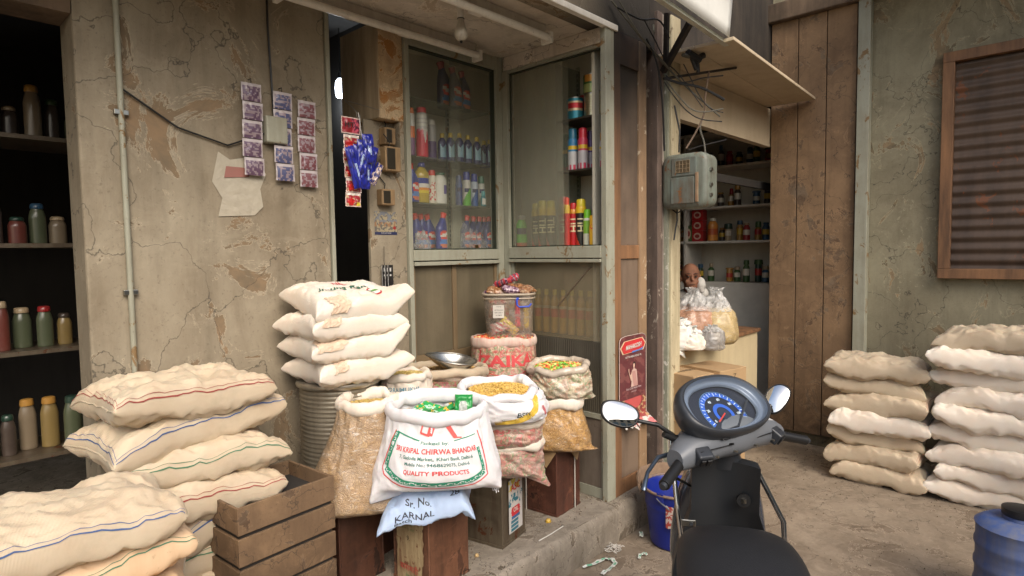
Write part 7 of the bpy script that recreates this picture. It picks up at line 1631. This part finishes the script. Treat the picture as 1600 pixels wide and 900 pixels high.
def pile(x, y, n, rz, lb, z0=0., mat=None, seed=60, Ls=.30):
    t0 = None
    for i in range(n):
        t = thing('grain_sack', '%s, %s' % (lb, 'lowest of its pile' if i == 0 else ('top of its pile' if i == n-1 else '%s from the bottom' % ordn[i])), 'sack', (x+.03*math.sin(i*2.3+seed), y+.03*math.cos(i*1.7+seed), z0+.07+.122*i), rz+.12*math.sin(i*1.9+seed), 'pale sacks piled along the street')
        L_ = Ls*(1+.06*math.sin(i*3+seed)); _, St, Sb_ = pillow(t, L_, .20+.012*math.sin(i*5), .078, [mat or M_SIDE, M_WOVENC, M_WOVENT, M_SIDE][(i*7+seed) % 4 if (i+seed) % 3 == 0 else 0], seed+i, .014, .03+.015*math.sin(i+seed), 0, p=3.8, q=.36, lift=(lambda i: (lambda u, v: (.06*math.sin(i*2+seed))*u*abs(u)*.6+.02*fbm(u*1.5+i, v*1.5, seed, 2)))(i))
        mb = MB(); cc = [C3(60, 90, 140), C3(150, 60, 56), C3(70, 120, 90)][(i+seed) % 3]
        for a_, w_ in ((.06, .012), (.10, .005)): stroke2d(mb, [(.08+.84*q/12, a_) for q in range(13)], w_, lambda x, y: St(x, y, .002), cc, .02)
        for a_, w_ in ((.06, .012), (.10, .005)): stroke2d(mb, [(a_, .08+.84*q/12) for q in range(13)], w_*.7, lambda x, y: St(x, y, .002), cc, .02)
        mb.build('printed_stripes', M_PRINT, t)
        for ue in (.005, .995): MB().tube([St(ue, .03+.94*q/40, .0) for q in range(41)], .0035, 5).build('stitched_seam', M_WOVENT, t)
pile(4.80, .98, 7, R(92), 'pale sack piled by the kiosk corner post', -.2, None, 60)
pile(4.80, .36, 9, R(88), 'pale sack piled under the kiosk window', -.2, M_WOVENC, 70)
pile(4.75, -.28, 8, R(90), 'pale sack piled farthest along the kiosk wall', -.2, None, 80)
pile(.80, 2.48, 8, R(4), 'pale sack piled against the plain wall at the left', .0, None, 90)
pile(.34, 2.10, 6, R(-6), 'pale sack piled in front of the left doorway', .0, grime('peach woven', C3(214, 184, 150), C3(186, 150, 112), .4, 5, .7), 100)
M_DRUM = grime('faded blue plastic', C3(58, 84, 140), C3(112, 112, 116), .8, 4, .6, bump=.15)
t = thing('drum', 'blue plastic drum standing on the street at the far right', 'drum', tuple(onZ(1588, 960, -.2)))
MB().lathe([(.13, 0), (.15, .01)]+[(.155+.006*(i % 6 < 2), .02+.38*i/24) for i in range(25)]+[(.15, .41), (.12, .43), (.06, .435), (.06, .46), (.055, .465)], 48).build('drum_wall', M_DRUM, t, smooth=True)
MB().lathe([(.063, .452), (.066, .458), (.066, .485), (.05, .49)], 24).build('cap', M_BLACK, t, smooth=True)
t = thing('wooden_crate', 'brown slatted wooden crate beside the ribbed canister', 'crate', (1.02, 2.30, 0), R(5))
for z in (0, .115, .23, .345, .46): 
    for a, b in (((-.2, -.16), (.2, -.148)), ((-.2, .148), (.2, .16))): MB().box((a[0], a[1], z), (b[0], b[1], z+.10)).build('slat', M_KW, t, bevel=.002)
    for a, b in (((-.2, -.1475), (-.188, .1475)), ((.188, -.1475), (.2, .1475))): MB().box((a[0], a[1], z+.002), (b[0], b[1], z+.098)).build('slat', M_KW, t, bevel=.002)
MB().box((-.188, -.148, .0), (.188, .148, .50)).build('inner_box', M_DARK, t)
for k_, px in enumerate((392, 440, 478)):
    p = onY(px, 130+14*k_, AY-.03); t = thing('sachet_strip', 'hanging strip of mauve sachets on the plain wall, %s' % ['leftmost', 'middle', 'rightmost'][k_], 'sachets', tuple(p), 0, 'mauve sachet strips on the plain wall')
    MB().tube([(0, .028, .02), (0, 0, .02), (0, -.002, 0)], .002, 6).build('nail', M_IRON, t)
    for i in range(5):
        mb = MB(); mb.grid(lambda u, v, i=i: (-.045+.09*u+.004*math.sin(i*1.7+k_), -.006*math.sin(PI*u)*math.sin(PI*v)+.003*fbm(u*5, v*5, i), -.082*i-.078*(1-v)), 14, 12, lambda u, v, i=i: C3(186, 176, 176) if v > .82 or u < .06 or u > .94 else ([C3(98, 74, 96), C3(80, 84, 120), C3(120, 72, 78)][k_] if fbm(u*6, v*6, i+k_) > -.1 else C3(150, 134, 140))); mb.build('sachet', M_PACK, t, smooth=True, auto=False)

ob = thing('building', 'plain plastered building across the street behind the viewer', 'building')
MB().box((-9, -8.2, -.2), (20, -8.0, 4.2)).build('front_wall', grime('opposite wall', C3(190, 172, 146), C3(140, 122, 100), .5, .6, .85), ob)
MB().box((9, -8.4, -.2), (22, -8.21, 9.5)).build('sky_block_wall', MATS['opposite wall'], ob)  # unseen taller wall added to block the sky mirrored in the cabinet glass
for i in range(6):
    x = -6.5+2.6*i
    MB().box((x, -8.0, 2.6), (x+1.1, -7.96, 3.8)).build('window', M_DARK, ob); MB().box((x-.3, -8.0, -.15), (x+1.5, -7.94, 2.2)).build('shutter', grime('shutter', C3(110, 124, 128), C3(80, 70, 60), .5, 2, .5), ob)

# inside the left doorway: dim counter, shelf and hanging goods
t = thing('storage_rack', 'dim steel rack of tins and packets inside the far left doorway', 'rack', (-.35, 3.55, 0))
for z in (.5, 1.0, 1.5, 2.0): MB().box((-.9, 0, z), (1.3, .4, z+.02)).build('shelf', M_RUSTG, t)
for x in (-.9, .2, 1.28): MB().box((x, 0, 0), (x+.03, .4, 2.4)).build('upright', M_RUSTG, t)
rnd = random.Random(77)
for z in (.52, 1.02, 1.52, 2.02):
    for i in range(14):
        c = rnd.choice([C3(126, 112, 92), C3(104, 52, 44), C3(60, 76, 92), C3(130, 110, 66), C3(80, 88, 66), C3(70, 60, 54)])
        jug('grocery_bottle', 'dim packed container in the left doorway rack, shelf %d, place %d' % (int(z*2), i+1), (-.25+.082*i, 3.68+rnd.uniform(-.05, .05), z), rnd.uniform(.028, .038), rnd.uniform(.12, .25), c, rnd.choice(pal), nolab, .7, .12, 'containers in the doorway rack')
# fixings on the plain wall
t = thing('conduit', 'grey painted conduit pipe running down the plain wall at the left', 'pipe'); MB().tube([(.70, AY-.014, 3.3), (.70, AY-.014, 0)], .011, 10).build('pipe', M_FRAME, t, smooth=True)
for z in (.6, 1.3, 2.0, 2.7): MB().box((.675, AY-.022, z), (.725, AY-.001, z+.02)).build('clip', M_STEEL, t, bevel=.002)
t = thing('torn_poster', 'torn sun-bleached paper remnant stuck on the plain wall', 'poster'); mb = MB()
mb.add([], []); pts = [(.0, 0), (.16, .01), (.2, .05), (.19, .13), (.22, .2), (.15, .27), (.06, .25), (.01, .28), (-.02, .15), (.02, .08)]
poly2d(mb, pts, lambda a, b: (1.05+a, AY-.004-.003*abs(fbm(a*20, b*20, 1)), 1.62+b), C3(176, 168, 150), .02); poly2d(mb, [(.03, .17), (.14, .18), (.14, .22), (.04, .22)], lambda a, b: (1.05+a, AY-.0085, 1.62+b), C3(150, 100, 90), .02); mb.build('paper', M_PRINT, t)
t = thing('junction_box', 'small grey junction box with a sagging wire on the plain wall', 'electric box'); MB().box((1.26, AY-.05, 1.96), (1.36, AY-.001, 2.08)).build('case', M_FRAME, t, bevel=.006)
MB().tube([(1.31, AY-.02, 2.08), (1.30, AY-.012, 2.5), (1.31, AY-.012, 3.3)], .005, 6).build('cable', M_BLACK, t); MB().tube([(1.26, AY-.02, 2.0), (1.1, AY-.012, 1.93), (.9, AY-.012, 1.98), (.71, AY-.012, 2.1)], .004, 6).build('cable', M_BLACK, t)
# extra cable tangle by the bracket
for i, (pp, rr_) in enumerate((([(1040, 118), (1055, 128), (1075, 128), (1098, 122), (1130, 118)], .004), ([(1038, 128), (1050, 146), (1072, 172), (1095, 186), (1128, 190)], .0035), ([(1010, 60, 3.45), (1024, 92, 3.5), (1032, 130, 3.55), (1036, 180, 3.6), (1038, 236, 3.65)], .006), ([(1006, 30, 3.4), (1022, 60, 3.5), (1040, 95, 3.6), (1062, 118, 3.65), (1098, 168, 3.7)], .0035), ([(965, 12, 3.3), (1000, 30, 3.4), (1030, 32, 3.5), (1046, 60, 3.55)], .005))):
    wire(['thin black cable along the top of the dark rod', 'slack thin cable drooping below the rod', 'black cable running down the dark channel to the meter box', 'long thin cable from the sooty corner to the knot', 'black cable looping under the sooty wall top'][i], pp, rr_)
# scooter: cables, seams
MB().tube([hb(.03, .20, 1.00), hb(.07, .17, .93), hb(.06, .09, .88), bl(.03, .02, .93)], .005, 8).build('brake_cable', M_BLACK, sc, smooth=True)
MB().tube([hb(.03, -.20, 1.00), hb(.07, -.17, .93), hb(.06, -.09, .88), bl(.03, -.02, .93)], .005, 8).build('brake_cable', M_BLACK, sc, smooth=True)
MB().tube([bl(.05+.0, -.10, .93), bl(.02, -.19, .75), bl(.0, -.20, .5), bl(-.02, -.16, .28)], .0085, 12).build('guard_bar', MATS['chrome'], sc, smooth=True)
mb = MB(); [mb.tube([bl(-.022-.02, -.06+.12*i, .60), bl(-.05, -.06+.12*i, .585), bl(-.045, -.06+.12*i, .56)], .006, 8) for i in range(2)]; mb.build('bag_hook', M_STEEL, sc)
mb = MB(); [mb.tube([bl(-.02-.28*j, -.15, .294), bl(-.02-.28*j, .15, .294)], .004, 6) for j in (.2, .4, .6, .8, 1.0)]; mb.build('foot_mat_ribs', M_BLACK, sc)
MB().tube([bl(-.30+.0, .168*math.cos(a)*0+.163, .775) if False else bl(-.25-.9*q/20, .150+.012*math.sin(q/20*PI), .785) for q in range(21)], .0025, 6).build('seat_piping', M_HGREY, sc, smooth=True)

# handlebar seams and screws
MB().tube([hb(-.085+.012*abs(q-10)/10, -.20+.04*q/2, 1.052) for q in range(0, 21)], .0018, 5).build('cover_seam', M_BLACK, sc)
for y_ in (-.14, -.05, .05, .14): MB().tube([hb(-.080, y_, 1.03), hb(-.090, y_, 1.03)], .004, 6).build('cover_screw', M_STEEL, sc)
